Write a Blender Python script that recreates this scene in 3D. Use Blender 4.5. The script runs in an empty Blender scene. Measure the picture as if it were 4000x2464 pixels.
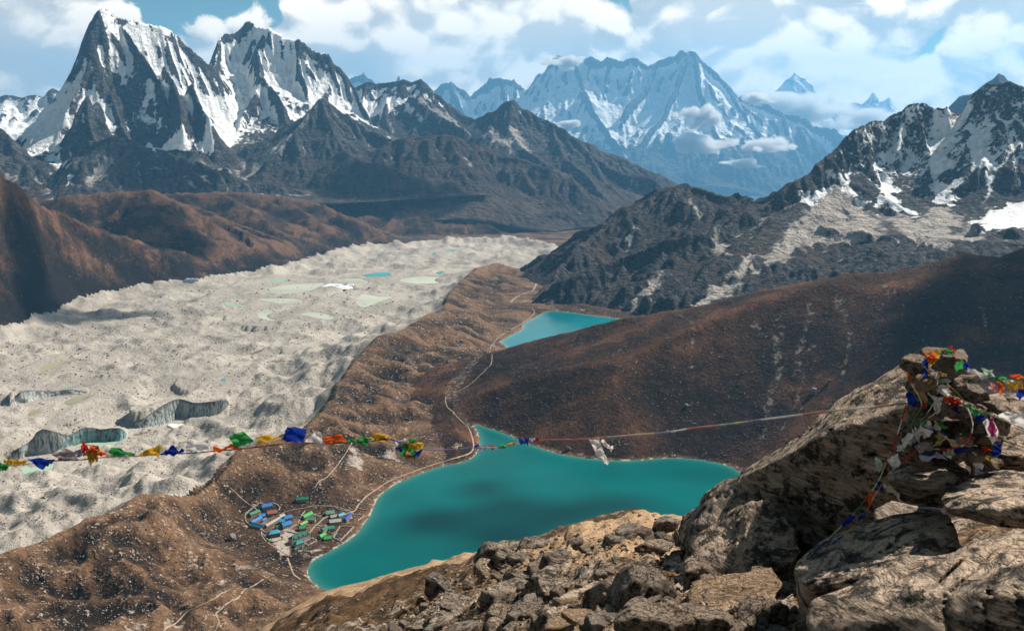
import bpy, bmesh, math, random
import numpy as np
from mathutils import Vector, Matrix

# ------------------------------------------------------------------ camera, sky, sun, exposure
SC = bpy.context.scene
COL = SC.collection
R = math.radians
FOC, PITCH, CX, CY = 3889.0, R(11.0), 2000.0, 1232.0      # photo is 4000 x 2464, 35 mm lens on 36 mm film
CP, SP = math.cos(PITCH), math.sin(PITCH)

cam_d = bpy.data.cameras.new('camera')
cam_d.lens = 35.0; cam_d.sensor_width = 36.0
cam_d.clip_start = 0.1; cam_d.clip_end = 200000.0
cam_d.dof.use_dof = True; cam_d.dof.focus_distance = 90.0; cam_d.dof.aperture_fstop = 4.5
cam = bpy.data.objects.new('camera', cam_d); COL.objects.link(cam)
cam.location = (0, 0, 0); cam.rotation_euler = (R(90) - PITCH, 0, 0)
SC.camera = cam

SUN_AZ, SUN_EL = R(54), R(42)                              # azimuth to the right of the view axis
SUN = Vector((math.sin(SUN_AZ) * math.cos(SUN_EL), math.cos(SUN_AZ) * math.cos(SUN_EL), math.sin(SUN_EL)))
sun_d = bpy.data.lights.new('sun', 'SUN'); sun_d.energy = 5.0; sun_d.angle = R(0.53); sun_d.color = (1.0, 0.91, 0.79)
sun = bpy.data.objects.new('sun', sun_d); COL.objects.link(sun)
sun.rotation_euler = SUN.to_track_quat('Z', 'Y').to_euler()

SC.view_settings.view_transform = 'Standard'
SC.view_settings.look = 'None'
SC.view_settings.exposure = 0.78
SC.view_settings.gamma = 1.0
SC.view_settings.use_curve_mapping = False
SC.cycles.use_denoising = True
SC.cycles.max_bounces = 5
SC.cycles.diffuse_bounces = 1
SC.cycles.glossy_bounces = 2
SC.cycles.transmission_bounces = 3
SC.cycles.volume_bounces = 2
SC.cycles.volume_step_rate = 1.0
SC.cycles.volume_max_steps = 128
SC.cycles.transparent_max_bounces = 8


class NT:
    """small node-tree helper"""
    def __init__(s, tree):
        s.t = tree; s.n = tree.nodes; s.l = tree.links
    def new(s, kind, **kw):
        n = s.n.new(kind)
        for k, v in kw.items(): setattr(n, k, v)
        return n
    def link(s, a, b): s.l.new(a, b)
    def put(s, sock, v):
        if v is None: return
        if hasattr(v, 'is_output'): s.link(v, sock)
        elif isinstance(v, (tuple, list)) and len(v) == 3 and len(sock.default_value) == 4: sock.default_value = (*v, 1)
        else: sock.default_value = v
    def math(s, op, a, b=None, c=None, clamp=False):
        n = s.new('ShaderNodeMath', operation=op, use_clamp=clamp)
        for i, v in enumerate((a, b, c)): s.put(n.inputs[i], v)
        return n.outputs[0]
    def vmath(s, op, a, b=None):
        n = s.new('ShaderNodeVectorMath', operation=op)
        s.put(n.inputs[0], a)
        if b is not None:
            if op == 'SCALE': s.put(n.inputs['Scale'], b)
            else: s.put(n.inputs[1], b)
        return n.outputs['Value'] if op in ('DOT_PRODUCT', 'LENGTH', 'DISTANCE') else n.outputs[0]
    def mix(s, f, a, b, blend='MIX'):
        n = s.new('ShaderNodeMix', data_type='RGBA', blend_type=blend)
        s.put(n.inputs[0], f); s.put(n.inputs[6], a); s.put(n.inputs[7], b)
        return n.outputs[2]
    def ramp(s, v, lo, hi, a=0.0, b=1.0, smooth=True):
        n = s.new('ShaderNodeMapRange', interpolation_type='SMOOTHSTEP' if smooth else 'LINEAR')
        s.put(n.inputs[0], v); s.put(n.inputs[1], lo); s.put(n.inputs[2], hi); s.put(n.inputs[3], a); s.put(n.inputs[4], b)
        return n.outputs[0]
    def noise(s, vec, scale, detail=4.0, rough=0.55, dist=0.0, out=0, lac=2.0):
        n = s.new('ShaderNodeTexNoise')
        s.put(n.inputs['Vector'], vec); n.inputs['Scale'].default_value = scale; n.inputs['Detail'].default_value = detail
        n.inputs['Roughness'].default_value = rough; n.inputs['Distortion'].default_value = dist; n.inputs['Lacunarity'].default_value = lac
        return n.outputs[out]
    def voronoi(s, vec, scale, feature='F1', out='Distance', rnd=1.0):
        n = s.new('ShaderNodeTexVoronoi', feature=feature)
        s.put(n.inputs['Vector'], vec); n.inputs['Scale'].default_value = scale; n.inputs['Randomness'].default_value = rnd
        return n.outputs[out]
    def mapping(s, vec, scale=(1, 1, 1), rot=(0, 0, 0), loc=(0, 0, 0)):
        n = s.new('ShaderNodeMapping'); s.put(n.inputs[0], vec)
        n.inputs['Location'].default_value = loc; n.inputs['Rotation'].default_value = rot; n.inputs['Scale'].default_value = scale
        return n.outputs[0]
    def attr(s, name, out='Fac'):
        n = s.new('ShaderNodeAttribute', attribute_name=name); return n.outputs[out]
    def bump(s, h, dist, strength=1.0, normal=None):
        n = s.new('ShaderNodeBump'); s.put(n.inputs['Height'], h)
        n.inputs['Distance'].default_value = dist; n.inputs['Strength'].default_value = strength
        if normal is not None: s.link(normal, n.inputs['Normal'])
        return n.outputs[0]


# world: Nishita sky with fair-weather cumulus laid out by direction over the whole dome
world = bpy.data.worlds.new('World'); SC.world = world; world.use_nodes = True
world.cycles.sampling_method = 'MANUAL'; world.cycles.sample_map_resolution = 128
W = NT(world.node_tree); W.n.clear()
sky = W.new('ShaderNodeTexSky', sky_type='NISHITA', sun_disc=False)
sky.sun_elevation = SUN_EL; sky.sun_rotation = SUN_AZ; sky.altitude = 5300; sky.air_density = 1.0; sky.dust_density = 0.3; sky.ozone_density = 1.5
tc = W.new('ShaderNodeTexCoord')
ndir = W.vmath('NORMALIZE', tc.outputs['Generated'])
sepd = W.new('ShaderNodeSeparateXYZ'); W.link(ndir, sepd.inputs[0])


def pixdir(px, py):
    u, v = px - CX, CY - py
    d = Vector((u, FOC * CP + v * SP, -FOC * SP + v * CP)); d.normalize(); return d


def cloud_field(vec):
    v = W.mapping(vec, scale=(1, 1, 1.45), loc=CLOUD_LOC)
    v = W.vmath('ADD', v, W.vmath('SCALE', W.vmath('SUBTRACT', W.noise(v, 9.0, 2.0, 0.5, 0, 1), (0.5, 0.5, 0.5)), 0.10))
    big = W.noise(v, 4.0, 1.0, 0.5)
    c1 = W.voronoi(v, 10.0); c2 = W.voronoi(v, 25.0)
    fine = W.noise(v, 30.0, 8.0, 0.68)
    a = W.math('MULTIPLY', big, 1.05)
    a = W.math('SUBTRACT', a, W.math('MULTIPLY', W.math('POWER', c1, 1.6), 0.40))
    a = W.math('SUBTRACT', a, W.math('MULTIPLY', W.math('POWER', c2, 1.6), 0.24))
    a = W.math('ADD', a, W.math('MULTIPLY', fine, 0.26))
    return a


CLOUD_LOC = (3.1, 0.7, 1.9)
CLOUD_BUMPS = [  # px, py, angular radius, weight  (clearings negative, banks positive)
    (260, -60, 0.12, -0.40), (700, -10, 0.05, -0.12), (40, 150, 0.06, 0.29), (980, 20, 0.04, -0.30), (2430, 50, 0.10, -0.40), (2330, 150, 0.05, -0.10), (3600, 60, 0.11, -0.16),
    (3980, 60, 0.07, 0.25), (1350, 200, 0.20, 0.31), (3000, 140, 0.13, 0.33), (120, 280, 0.11, 0.47), (3300, 330, 0.15, 0.41), (1900, 120, 0.14, 0.31), (2550, 300, 0.10, 0.29), (3900, 130, 0.05, 0.32), (2150, 250, 0.08, 0.32)]
dens = cloud_field(ndir)
SUNP = (SUN.x, SUN.y, SUN.z)
toward = W.vmath('NORMALIZE', W.vmath('ADD', ndir, (SUN.x * 0.012, SUN.y * 0.012, SUN.z * 0.026)))
dens2 = cloud_field(toward)
bias = None
for (px, py, rad, wgt) in CLOUD_BUMPS:
    d = pixdir(px, py)
    dd = W.vmath('DISTANCE', ndir, (d.x, d.y, d.z))
    g = W.math('MULTIPLY', W.ramp(dd, 0.0, rad * 1.6, 1.0, 0.0), wgt)
    bias = g if bias is None else W.math('ADD', bias, g)
bias = W.math('ADD', bias, W.ramp(sepd.outputs[2], 0.10, 0.55, 0.01, -0.22))       # clouds stand over the ranges, thinning overhead
total = W.math('ADD', dens, bias)
cover = W.ramp(total, 0.415, 0.468)
thick = W.ramp(total, 0.50, 0.95)
shade = W.ramp(W.math('SUBTRACT', dens, dens2), -0.085, 0.085)             # sunlit side of each billow
lit = W.mix(shade, (0.46, 0.43, 0.38), (1.30, 1.10, 0.86))
ccol = W.mix(W.math('MULTIPLY', thick, 0.30), lit, (0.90, 0.82, 0.71))
skyc = W.mix(1.0, sky.outputs[0], (0.92, 1.0, 0.64), 'MULTIPLY')
bg_sky = W.new('ShaderNodeBackground'); W.link(skyc, bg_sky.inputs[0]); bg_sky.inputs[1].default_value = 0.05
bg_cl = W.new('ShaderNodeBackground'); W.link(ccol, bg_cl.inputs[0]); bg_cl.inputs[1].default_value = 0.90
mx = W.new('ShaderNodeMixShader'); W.link(cover, mx.inputs[0]); W.link(bg_sky.outputs[0], mx.inputs[1]); W.link(bg_cl.outputs[0], mx.inputs[2])
wo = W.new('ShaderNodeOutputWorld'); W.link(mx.outputs[0], wo.inputs[0])

# ------------------------------------------------------------------ geometry helpers
def ray(px, py):
    """photo pixel -> horizontal unit direction (x, y) and slope dz per metre of horizontal distance"""
    u, v = px - CX, CY - py
    h = FOC * CP + v * SP; z = -FOC * SP + v * CP
    n = math.hypot(u, h)
    return u / n, h / n, z / n


def at_dist(px, py, D):
    a, b, s = ray(px, py); return (a * D, b * D, s * D)


def at_z(px, py, z):
    a, b, s = ray(px, py); D = z / s; return (a * D, b * D, z)


_ang = np.random.RandomState(7).rand(65536).astype(np.float32) * 2 * np.pi
GRX, GRY = np.cos(_ang).astype(np.float32), np.sin(_ang).astype(np.float32)


def perlin(x, y, seed=0):
    x = np.asarray(x, np.float32) + np.float32((seed * 17.31) % 251); y = np.asarray(y, np.float32) + np.float32((seed * 9.77) % 241)
    xi = np.floor(x); yi = np.floor(y)
    xf = x - xi; yf = y - yi
    x0 = (xi.astype(np.int32) & 255) << 8; y0 = yi.astype(np.int32) & 255
    x1 = (x0 + 256) & 65535; y1 = (y0 + 1) & 255
    u = xf * xf * xf * (xf * (xf * 6 - 15) + 10); v = yf * yf * yf * (yf * (yf * 6 - 15) + 10)
    k = x0 | y0; a = GRX.take(k) * xf + GRY.take(k) * yf
    k = x1 | y0; b = GRX.take(k) * (xf - 1) + GRY.take(k) * yf
    k = x0 | y1; c = GRX.take(k) * xf + GRY.take(k) * (yf - 1)
    k = x1 | y1; d = GRX.take(k) * (xf - 1) + GRY.take(k) * (yf - 1)
    a += (b - a) * u; c += (d - c) * u
    return 1.5 * (a + (c - a) * v)


def fbm(x, y, octs=5, seed=0, gain=0.5, lac=2.03):
    s = 0; a = 1.0; t = 0
    for i in range(octs):
        s = s + a * perlin(x, y, seed + i * 3); t += a
        x = x * lac; y = y * lac; a *= gain
    return s / t


def ridged(x, y, octs=5, seed=0, gain=0.5, lac=2.07):
    s = 0; a = 1.0; t = 0; w = 1.0
    for i in range(octs):
        n = 1 - np.abs(perlin(x, y, seed + i * 5)); n = n * n * w
        s = s + a * n; t += a; w = np.clip(n * 1.6, 0, 1)
        x = x * lac; y = y * lac; a *= gain
    return s / t


def sstep(a, b, x):
    t = np.clip((x - a) / (b - a), 0, 1); return t * t * (3 - 2 * t)


def seg_near(X, Y, p0, p1):
    dx, dy = p1[0] - p0[0], p1[1] - p0[1]
    L2 = dx * dx + dy * dy + 1e-9
    t = np.clip(((X - p0[0]) * dx + (Y - p0[1]) * dy) / L2, 0, 1)
    ex = X - (p0[0] + t * dx); ey = Y - (p0[1] + t * dy)
    return t, np.sqrt(ex * ex + ey * ey)


def poly_sd(X, Y, pts, reach=1e9):
    """signed distance to a closed polygon (negative inside); beyond `reach` of its box returns +reach"""
    P = [(float(p[0]), float(p[1])) for p in pts]; PA = np.array(P)
    out = np.full(X.shape, reach, np.float32)
    lo = PA.min(0) - reach; hi = PA.max(0) + reach
    m = (X >= lo[0]) & (X <= hi[0]) & (Y >= lo[1]) & (Y <= hi[1])
    if not m.any(): return out
    x, y = X[m], Y[m]
    d = np.full(x.shape, 1e18, np.float32); ins = np.zeros(x.shape, bool)
    n = len(P)
    for i in range(n):
        a, b = P[i], P[(i + 1) % n]
        d = np.minimum(d, seg_near(x, y, a, b)[1])
        c = (a[1] > y) != (b[1] > y)
        if c.any():
            xx = (b[0] - a[0]) * (y - a[1]) / ((b[1] - a[1]) or 1e-9) + a[0]
            ins ^= c & (x < xx)
    out[m] = np.where(ins, -d, d)
    return out


def line_d(X, Y, pts, reach=1e9):
    P = [(float(p[0]), float(p[1])) for p in pts]
    d = np.full(X.shape, reach, np.float32)
    for a, b in zip(P[:-1], P[1:]):
        lo = (min(a[0], b[0]) - reach, min(a[1], b[1]) - reach); hi = (max(a[0], b[0]) + reach, max(a[1], b[1]) + reach)
        m = (X >= lo[0]) & (X <= hi[0]) & (Y >= lo[1]) & (Y <= hi[1])
        if m.any(): d[m] = np.minimum(d[m], seg_near(X[m], Y[m], a, b)[1])
    return d


def smooth_poly(pts, n=3, closed=True):
    """Catmull-Rom refinement of a 2D/3D point list"""
    P = [np.array(p, float) for p in pts]; out = []
    N = len(P); rng = range(N) if closed else range(N - 1)
    for i in rng:
        p0 = P[(i - 1) % N] if closed or i > 0 else P[i]
        p1 = P[i]; p2 = P[(i + 1) % N]
        p3 = P[(i + 2) % N] if closed or i + 2 < N else p2
        for k in range(n):
            t = k / n
            out.append(0.5 * ((2 * p1) + (p2 - p0) * t + (2 * p0 - 5 * p1 + 4 * p2 - p3) * t * t + (3 * p1 - p0 - 3 * p2 + p3) * t ** 3))
    if not closed: out.append(P[-1])
    return out


def tag(o, label=None, cat=None, group=None, kind=None):
    if label: o['label'] = label
    if cat: o['category'] = cat
    if group: o['group'] = group
    if kind: o['kind'] = kind
    return o


def link(o, parent=None):
    COL.objects.link(o)
    if parent is not None: o.parent = parent
    return o


def np_mesh(name, V, F, mat=None, smooth=True, attrs=None):
    """mesh from numpy vertices (n,3) and faces (m,3|4)"""
    me = bpy.data.meshes.new(name)
    V = np.ascontiguousarray(V, np.float32); F = np.ascontiguousarray(F, np.int32)
    k = F.shape[1]
    me.vertices.add(len(V)); me.vertices.foreach_set('co', V.ravel())
    me.loops.add(F.size); me.loops.foreach_set('vertex_index', F.ravel())
    me.polygons.add(len(F)); me.polygons.foreach_set('loop_start', np.arange(0, F.size, k, dtype=np.int32))
    me.polygons.foreach_set('loop_total', np.full(len(F), k, np.int32))
    me.polygons.foreach_set('use_smooth', np.full(len(F), bool(smooth)))
    me.update(calc_edges=True)
    for an, av in (attrs or {}).items():
        a = me.attributes.new(an, 'FLOAT', 'POINT'); a.data.foreach_set('value', np.ascontiguousarray(av, np.float32).ravel())
    if mat is not None: me.materials.append(mat)
    return me


def grid_faces(ny, nx):
    i = np.arange(ny * nx, dtype=np.int32).reshape(ny, nx)
    return np.stack([i[:-1, :-1], i[:-1, 1:], i[1:, 1:], i[1:, :-1]], -1).reshape(-1, 4)


def sub_mesh(name, V, F, keep, mat, attrs):
    f = F[keep]
    used = np.zeros(len(V), bool); used[f.ravel()] = True
    remap = np.cumsum(used) - 1
    return np_mesh(name, V[used], remap[f], mat, True, {k: a.ravel()[used] for k, a in attrs.items()})


def obj(name, me, parent=None):
    return link(bpy.data.objects.new(name, me), parent)
# ------------------------------------------------------------------ surface materials
def new_mat(name):
    m = bpy.data.materials.new(name); m.use_nodes = True
    t = NT(m.node_tree); t.n.clear()
    out = t.new('ShaderNodeOutputMaterial'); b = t.new('ShaderNodeBsdfPrincipled')
    t.link(b.outputs[0], out.inputs[0])
    return m, t, b


def position(t):
    return t.new('ShaderNodeNewGeometry').outputs['Position']


def mat_mountain(name, px, rock_a, rock_b, scree, veg_a, veg_b, snow=(0.90, 0.92, 0.94), bump=1.0):
    """rock, scree, brown alpine turf and snow; px = metres covered by one picture element at that range"""
    m, t, b = new_mat(name)
    p = position(t)
    n1 = t.noise(p, 1 / (45 * px), 5, 0.6, 0.4); n2 = t.noise(p, 1 / (11 * px), 5, 0.65, 0.3); n3 = t.noise(p, 1 / (3.2 * px), 3, 0.7)
    strata = t.noise(t.mapping(p, (1, 1, 3.2), (0.35, 0.25, 0)), 1 / (16 * px), 5, 0.65, 0.8)
    rock = t.mix(t.ramp(n1, 0.35, 0.68), rock_a, rock_b)
    rock = t.mix(t.ramp(strata, 0.40, 0.62), rock, t.mix(0.55, rock, (0.0, 0.0, 0.0)))
    rock = t.mix(t.ramp(n3, 0.30, 0.75), t.mix(0.45, rock, (0, 0, 0)), t.mix(0.14, rock, scree))
    veg = t.mix(t.ramp(n1, 0.36, 0.66), veg_a, veg_b)
    veg = t.mix(t.ramp(n2, 0.42, 0.62), t.mix(0.45, veg, (0.01, 0.008, 0.006)), veg)
    veg = t.mix(t.ramp(n3, 0.62, 0.78, 0, 0.6), veg, scree)
    col = t.mix(t.ramp(t.math('ADD', t.attr('veg'), t.math('MULTIPLY', t.math('SUBTRACT', n2, 0.5), 0.9)), 0.38, 0.62), rock, veg)
    sc = t.mix(t.ramp(n2, 0.35, 0.7), t.mix(0.35, scree, rock_a), scree)
    sc = t.mix(t.ramp(n3, 0.25, 0.55, 0.5, 0.0), sc, rock_a)
    col = t.mix(t.ramp(t.math('ADD', t.attr('scree'), t.math('MULTIPLY', t.math('SUBTRACT', n2, 0.5), 0.8)), 0.38, 0.66), col, sc)
    sf = t.math('ADD', t.attr('snow'), t.math('MULTIPLY', t.math('SUBTRACT', t.math('ADD', t.math('MULTIPLY', n2, 0.5), t.math('MULTIPLY', n3, 0.5)), 0.5), 1.5))
    sf = t.ramp(sf, 0.44, 0.58)
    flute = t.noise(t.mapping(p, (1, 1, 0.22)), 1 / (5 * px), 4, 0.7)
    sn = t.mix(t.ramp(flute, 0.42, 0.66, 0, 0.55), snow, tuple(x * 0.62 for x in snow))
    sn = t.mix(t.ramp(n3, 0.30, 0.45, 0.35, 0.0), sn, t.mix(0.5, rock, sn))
    col = t.mix(sf, col, sn)
    t.put(b.inputs['Base Color'], col)
    t.put(b.inputs['Roughness'], t.ramp(sf, 0, 1, 0.92, 0.6)); b.inputs['Specular IOR Level'].default_value = 0.12
    h = t.math('ADD', t.math('MULTIPLY', n2, 6.0 * px), t.math('ADD', t.math('MULTIPLY', n3, 2.0 * px), t.math('ADD', t.math('MULTIPLY', strata, 7 * px), t.math('MULTIPLY', flute, 3 * px))))
    h = t.math('MULTIPLY', h, t.ramp(sf, 0, 1, 1.0, 0.45))
    t.link(t.bump(h, bump, 0.9), b.inputs['Normal'])
    return m


def mat_turf(name, px=1.8, veg=((0.175, 0.104, 0.060), (0.074, 0.043, 0.025), (0.017, 0.012, 0.009)), rock=(0.42, 0.355, 0.30), speck=0.60):
    """brown alpine turf, dark dwarf scrub, pale stones; attributes: pale (gravel), dark (scrub plus painted hollow shade)"""
    m, t, b = new_mat(name)
    p = position(t)
    n0 = t.noise(p, 1 / 210.0, 5, 0.6, 0.5); n1 = t.noise(p, 1 / 46.0, 5, 0.62, 0.6); n2 = t.noise(p, 1 / 12.0, 4, 0.65, 0.3); n3 = t.noise(p, 1 / (2.6 * px), 3, 0.75)
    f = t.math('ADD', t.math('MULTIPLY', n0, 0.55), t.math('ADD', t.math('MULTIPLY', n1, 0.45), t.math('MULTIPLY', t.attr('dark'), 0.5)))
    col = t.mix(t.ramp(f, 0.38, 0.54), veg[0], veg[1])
    col = t.mix(t.ramp(t.math('ADD', f, t.math('MULTIPLY', t.math('SUBTRACT', n2, 0.5), 0.6)), 0.52, 0.66), col, veg[2])
    col = t.mix(t.ramp(n3, 0.3, 0.6, 0.55, 0.0), col, (0.012, 0.009, 0.007))
    sp = t.math('ADD', t.math('MULTIPLY', n3, 0.62), t.math('MULTIPLY', n2, 0.38))
    sp = t.math('ADD', sp, t.math('MULTIPLY', t.ramp(n1, 0.55, 0.75), 0.07))
    st = t.ramp(sp, speck - 0.04, speck + 0.03, 0, 0.85)
    col = t.mix(st, col, rock)
    gr = t.mix(n3, t.mix(0.4, rock, (0.06, 0.05, 0.045)), t.mix(0.5, rock, (0.55, 0.50, 0.45)))
    col = t.mix(t.ramp(t.math('ADD', t.attr('pale'), t.math('MULTIPLY', t.math('SUBTRACT', n2, 0.5), 1.1)), 0.36, 0.66), col, gr)
    t.put(b.inputs['Base Color'], col); b.inputs['Roughness'].default_value = 0.95; b.inputs['Specular IOR Level'].default_value = 0.08
    h = t.math('ADD', t.math('MULTIPLY', n1, 5.0), t.math('ADD', t.math('MULTIPLY', n2, 4.5), t.math('MULTIPLY', n3, 1.6 * px)))
    t.link(t.bump(h, 1.0, 0.85), b.inputs['Normal'])
    return m


def mat_glacier():
    m, t, b = new_mat('glacier_rubble')
    p = position(t)
    n0 = t.noise(p, 1 / 260.0, 5, 0.6, 0.6); n1 = t.noise(p, 1 / 60.0, 5, 0.65, 0.8); n2 = t.noise(p, 1 / 14.0, 4, 0.65); n3 = t.noise(p, 1 / 5.0, 3, 0.75)
    col = t.mix(t.ramp(n0, 0.36, 0.64), (0.43, 0.392, 0.345), (0.31, 0.282, 0.25))
    col = t.mix(t.ramp(n1, 0.55, 0.75), col, (0.27, 0.24, 0.215))
    flow = t.noise(t.mapping(p, (1, 0.16, 1), (0, 0, 0.22)), 1 / 70.0, 5, 0.62, 0.5)
    col = t.mix(t.ramp(flow, 0.50, 0.64, 0, 0.55), col, (0.22, 0.20, 0.18))
    col = t.mix(t.ramp(flow, 0.30, 0.42, 0.45, 0.0), col, (0.50, 0.455, 0.40))
    col = t.mix(t.ramp(t.noise(p, 1 / 95.0, 4, 0.6, 0.5), 0.66, 0.72, 0, 0.8), col, (0.15, 0.10, 0.065))
    col = t.mix(t.ramp(n3, 0.30, 0.46, 0.7, 0.0), col, (0.16, 0.145, 0.13))
    col = t.mix(t.ramp(n3, 0.58, 0.70, 0.0, 0.8), col, (0.50, 0.455, 0.40))
    col = t.mix(t.ramp(t.attr('pale'), 0.2, 0.8, 0, 0.75), col, (0.36, 0.32, 0.28))
    t.put(b.inputs['Base Color'], col); b.inputs['Roughness'].default_value = 0.95; b.inputs['Specular IOR Level'].default_value = 0.08
    h = t.math('ADD', t.math('MULTIPLY', n1, 6.5), t.math('ADD', t.math('MULTIPLY', n2, 5.0), t.math('MULTIPLY', n3, 2.6)))
    t.link(t.bump(h, 1.0, 0.9), b.inputs['Normal'])
    return m


def mat_water(name, col, rough=0.12, ripple=0.25, spec=0.5, shore=None):
    m, t, b = new_mat(name)
    p = position(t)
    c = t.mix(t.ramp(t.noise(p, 1 / 240.0, 3, 0.5, 0.5), 0.35, 0.65), col, tuple(x * 0.74 for x in col))
    if shore is not None:
        c = t.mix(t.attr('shore'), c, shore)
    t.put(b.inputs['Base Color'], c); b.inputs['Roughness'].default_value = rough; b.inputs['IOR'].default_value = 1.33; b.inputs['Specular IOR Level'].default_value = spec
    h = t.noise(t.mapping(p, (1, 0.55, 1), (0, 0, 0.5)), 1 / 3.0, 5, 0.7)
    t.link(t.bump(h, ripple, 0.6), b.inputs['Normal'])
    return m


# ------------------------------------------------------------------ ridge-network relief
def ridge_h(X, Y, pts, s_far, s_near, conc=1e9, gully=None, wav=120.0, seed=0, arcs=None):
    """height of slopes falling away from a ridge polyline (x, y, z); far side lies to the left of its direction.
    gully = amplitude of spurs and gullies running down the slope"""
    pts = [tuple(float(c) for c in p) for p in pts]
    best = np.full(X.shape, -1e9, np.float32); bw = np.zeros(X.shape, np.float32); bd = np.zeros(X.shape, np.float32)
    arc = 0.0
    for a, b in zip(pts[:-1], pts[1:]):
        L = math.hypot(b[0] - a[0], b[1] - a[1])
        t, d = seg_near(X, Y, a, b)
        if s_far == s_near: s = s_far
        else:
            side = (b[0] - a[0]) * (Y - a[1]) - (b[1] - a[1]) * (X - a[0])
            s = s_near + (s_far - s_near) * sstep(-0.25, 0.25, side / (L * (d + 1.0)))
        drop = s * d
        if conc < 1e8: drop = drop / (1 + drop / conc)
        h = a[2] + (b[2] - a[2]) * t - drop
        if gully:
            up = h > best
            bw = np.where(up, arc + t * L, bw); bd = np.where(up, d, bd)
        best = np.maximum(best, h)
        arc += L
    if arcs is not None: arcs['arc'] = bw; arcs['d'] = bd
    if gully:
        w = bw / wav + 0.0012 * bd
        g = np.abs(perlin(w, bd / (wav * 4.5), seed)) * 1.6 + 0.5 * np.abs(perlin(w * 2.7, bd / (wav * 2.5), seed + 5)) - 0.55
        best = best - gully * g * sstep(0, wav * 1.3, bd)
    return best


def px_ridge(rows):
    """rows of (px, py, distance) -> world points"""
    return [at_dist(*r) for r in rows]


def px_level(rows):
    """rows of (px, py, z) -> world points"""
    return [at_z(*r) for r in rows]


# ------------------------------------------------------------------ lakes and glacier outline
Z_L1, Z_L2, Z_L3 = -590.0, -645.0, -667.0
LAKE1 = smooth_poly([at_z(x, y, Z_L1)[:2] for x, y in [
    (1272, 2300), (1240, 2284), (1213, 2258), (1203, 2222), (1215, 2200), (1235, 2182), (1282, 2158), (1350, 2118), (1374, 2102), (1410, 2066), (1424, 2044), (1450, 2008), (1483, 1938),
    (1564, 1882), (1711, 1825), (1825, 1800), (1874, 1750), (1870, 1695), (1854, 1659), (1898, 1670), (1971, 1694), (2053, 1730), (2167, 1768), (2281, 1789), (2444, 1800), (2607, 1789),
    (2737, 1796), (2835, 1817), (2884, 1841), (2945, 1885), (2940, 1970), (2800, 2080), (2450, 2200), (2000, 2270), (1650, 2310), (1430, 2325)]], 3)
LAKE2 = smooth_poly([at_z(x, y, Z_L2)[:2] for x, y in [
    (1999, 1364), (1975, 1350), (1959, 1334), (1984, 1316), (2041, 1286), (2045, 1268), (2090, 1240), (2143, 1216), (2212, 1219), (2315, 1232), (2429, 1247), (2560, 1262), (2600, 1290), (2450, 1330), (2200, 1365), (2080, 1372)]], 3)
LAKE3 = smooth_poly([at_z(x, y, Z_L3)[:2] for x, y in [(2084, 1098), (2120, 1092), (2172, 1084), (2200, 1092), (2170, 1108), (2140, 1116), (2108, 1112)]], 3)


def z_glacier(D):
    return np.interp(D, [0, 1300, 2500, 4000, 5500, 7000, 12000], [-612, -618, -638, -662, -688, -705, -760])


def on_glacier(px, py):
    D = 2500.0
    a, b, s = ray(px, py)
    for _ in range(30): D = 0.5 * D + 0.5 * float(z_glacier(D)) / s
    return (a * D, b * D, s * D)


CREST = px_level([(-500, 2300, -470), (-200, 2215, -480), (0, 2158, -488), (91, 2132, -490), (211, 2068, -490), (342, 2012, -492), (485, 1966, -494), (565, 1924, -496), (713, 1864, -500), (793, 1830, -504),
                  (890, 1784, -508), (976, 1741, -514), (1112, 1698, -522), (1200, 1668, -528), (1262, 1600, -532), (1330, 1490, -538), (1403, 1390, -545), (1488, 1305, -550), (1540, 1297, -560), (1591, 1280, -562), (1619, 1254, -562),
                  (1676, 1224, -575), (1740, 1204, -588), (1745, 1157, -596), (1802, 1096, -602), (1865, 1042, -612), (1939, 1024, -622), (2010, 1040, -640), (2085, 1048, -655), (2160, 1052, -668)])
SPURS = [px_level(r) for r in [
    [(565, 1926, -498), (700, 2010, -535), (820, 2100, -572)], [(300, 2040, -495), (480, 2160, -530), (640, 2280, -562)], [(793, 1832, -506), (880, 1900, -540), (960, 1975, -575)],
    [(60, 2150, -492), (250, 2290, -520), (420, 2400, -548)], [(890, 1786, -510), (1000, 1860, -540), (1080, 1905, -566)],
    [(1112, 1699, -524), (1250, 1740, -530), (1380, 1800, -552), (1480, 1860, -580)], [(1200, 1668, -530), (1420, 1700, -548), (1600, 1740, -574)],
    [(1310, 1500, -542), (1480, 1590, -562), (1660, 1690, -588)], [(1403, 1390, -548), (1500, 1480, -575), (1560, 1530, -600)],
    [(1488, 1305, -552), (1560, 1345, -570), (1650, 1418, -602)], [(1619, 1254, -565), (1720, 1280, -580), (1800, 1302, -596), (1860, 1330, -622)],
    [(1676, 1225, -577), (1800, 1228, -590), (1920, 1262, -622)], [(1745, 1160, -598), (1860, 1190, -612), (1960, 1235, -638)],
    [(1802, 1097, -604), (1900, 1140, -624), (1980, 1180, -645)], [(1865, 1042, -614), (1920, 1070, -628), (2000, 1100, -655)], [(1939, 1025, -624), (2020, 1060, -645)]]]
LEFT_EDGE = [on_glacier(*p) for p in [(-700, 1560), (-300, 1400), (0, 1312), (150, 1255), (330, 1180), (560, 1128), (736, 1112), (900, 1082), (1100, 1052), (1250, 1008), (1400, 972), (1600, 954), (1800, 940), (2000, 938), (2130, 960), (2200, 1000), (2200, 1040)]]
GL_POLY = [p[:2] for p in CREST] + [p[:2] for p in LEFT_EDGE[::-1]]

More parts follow.
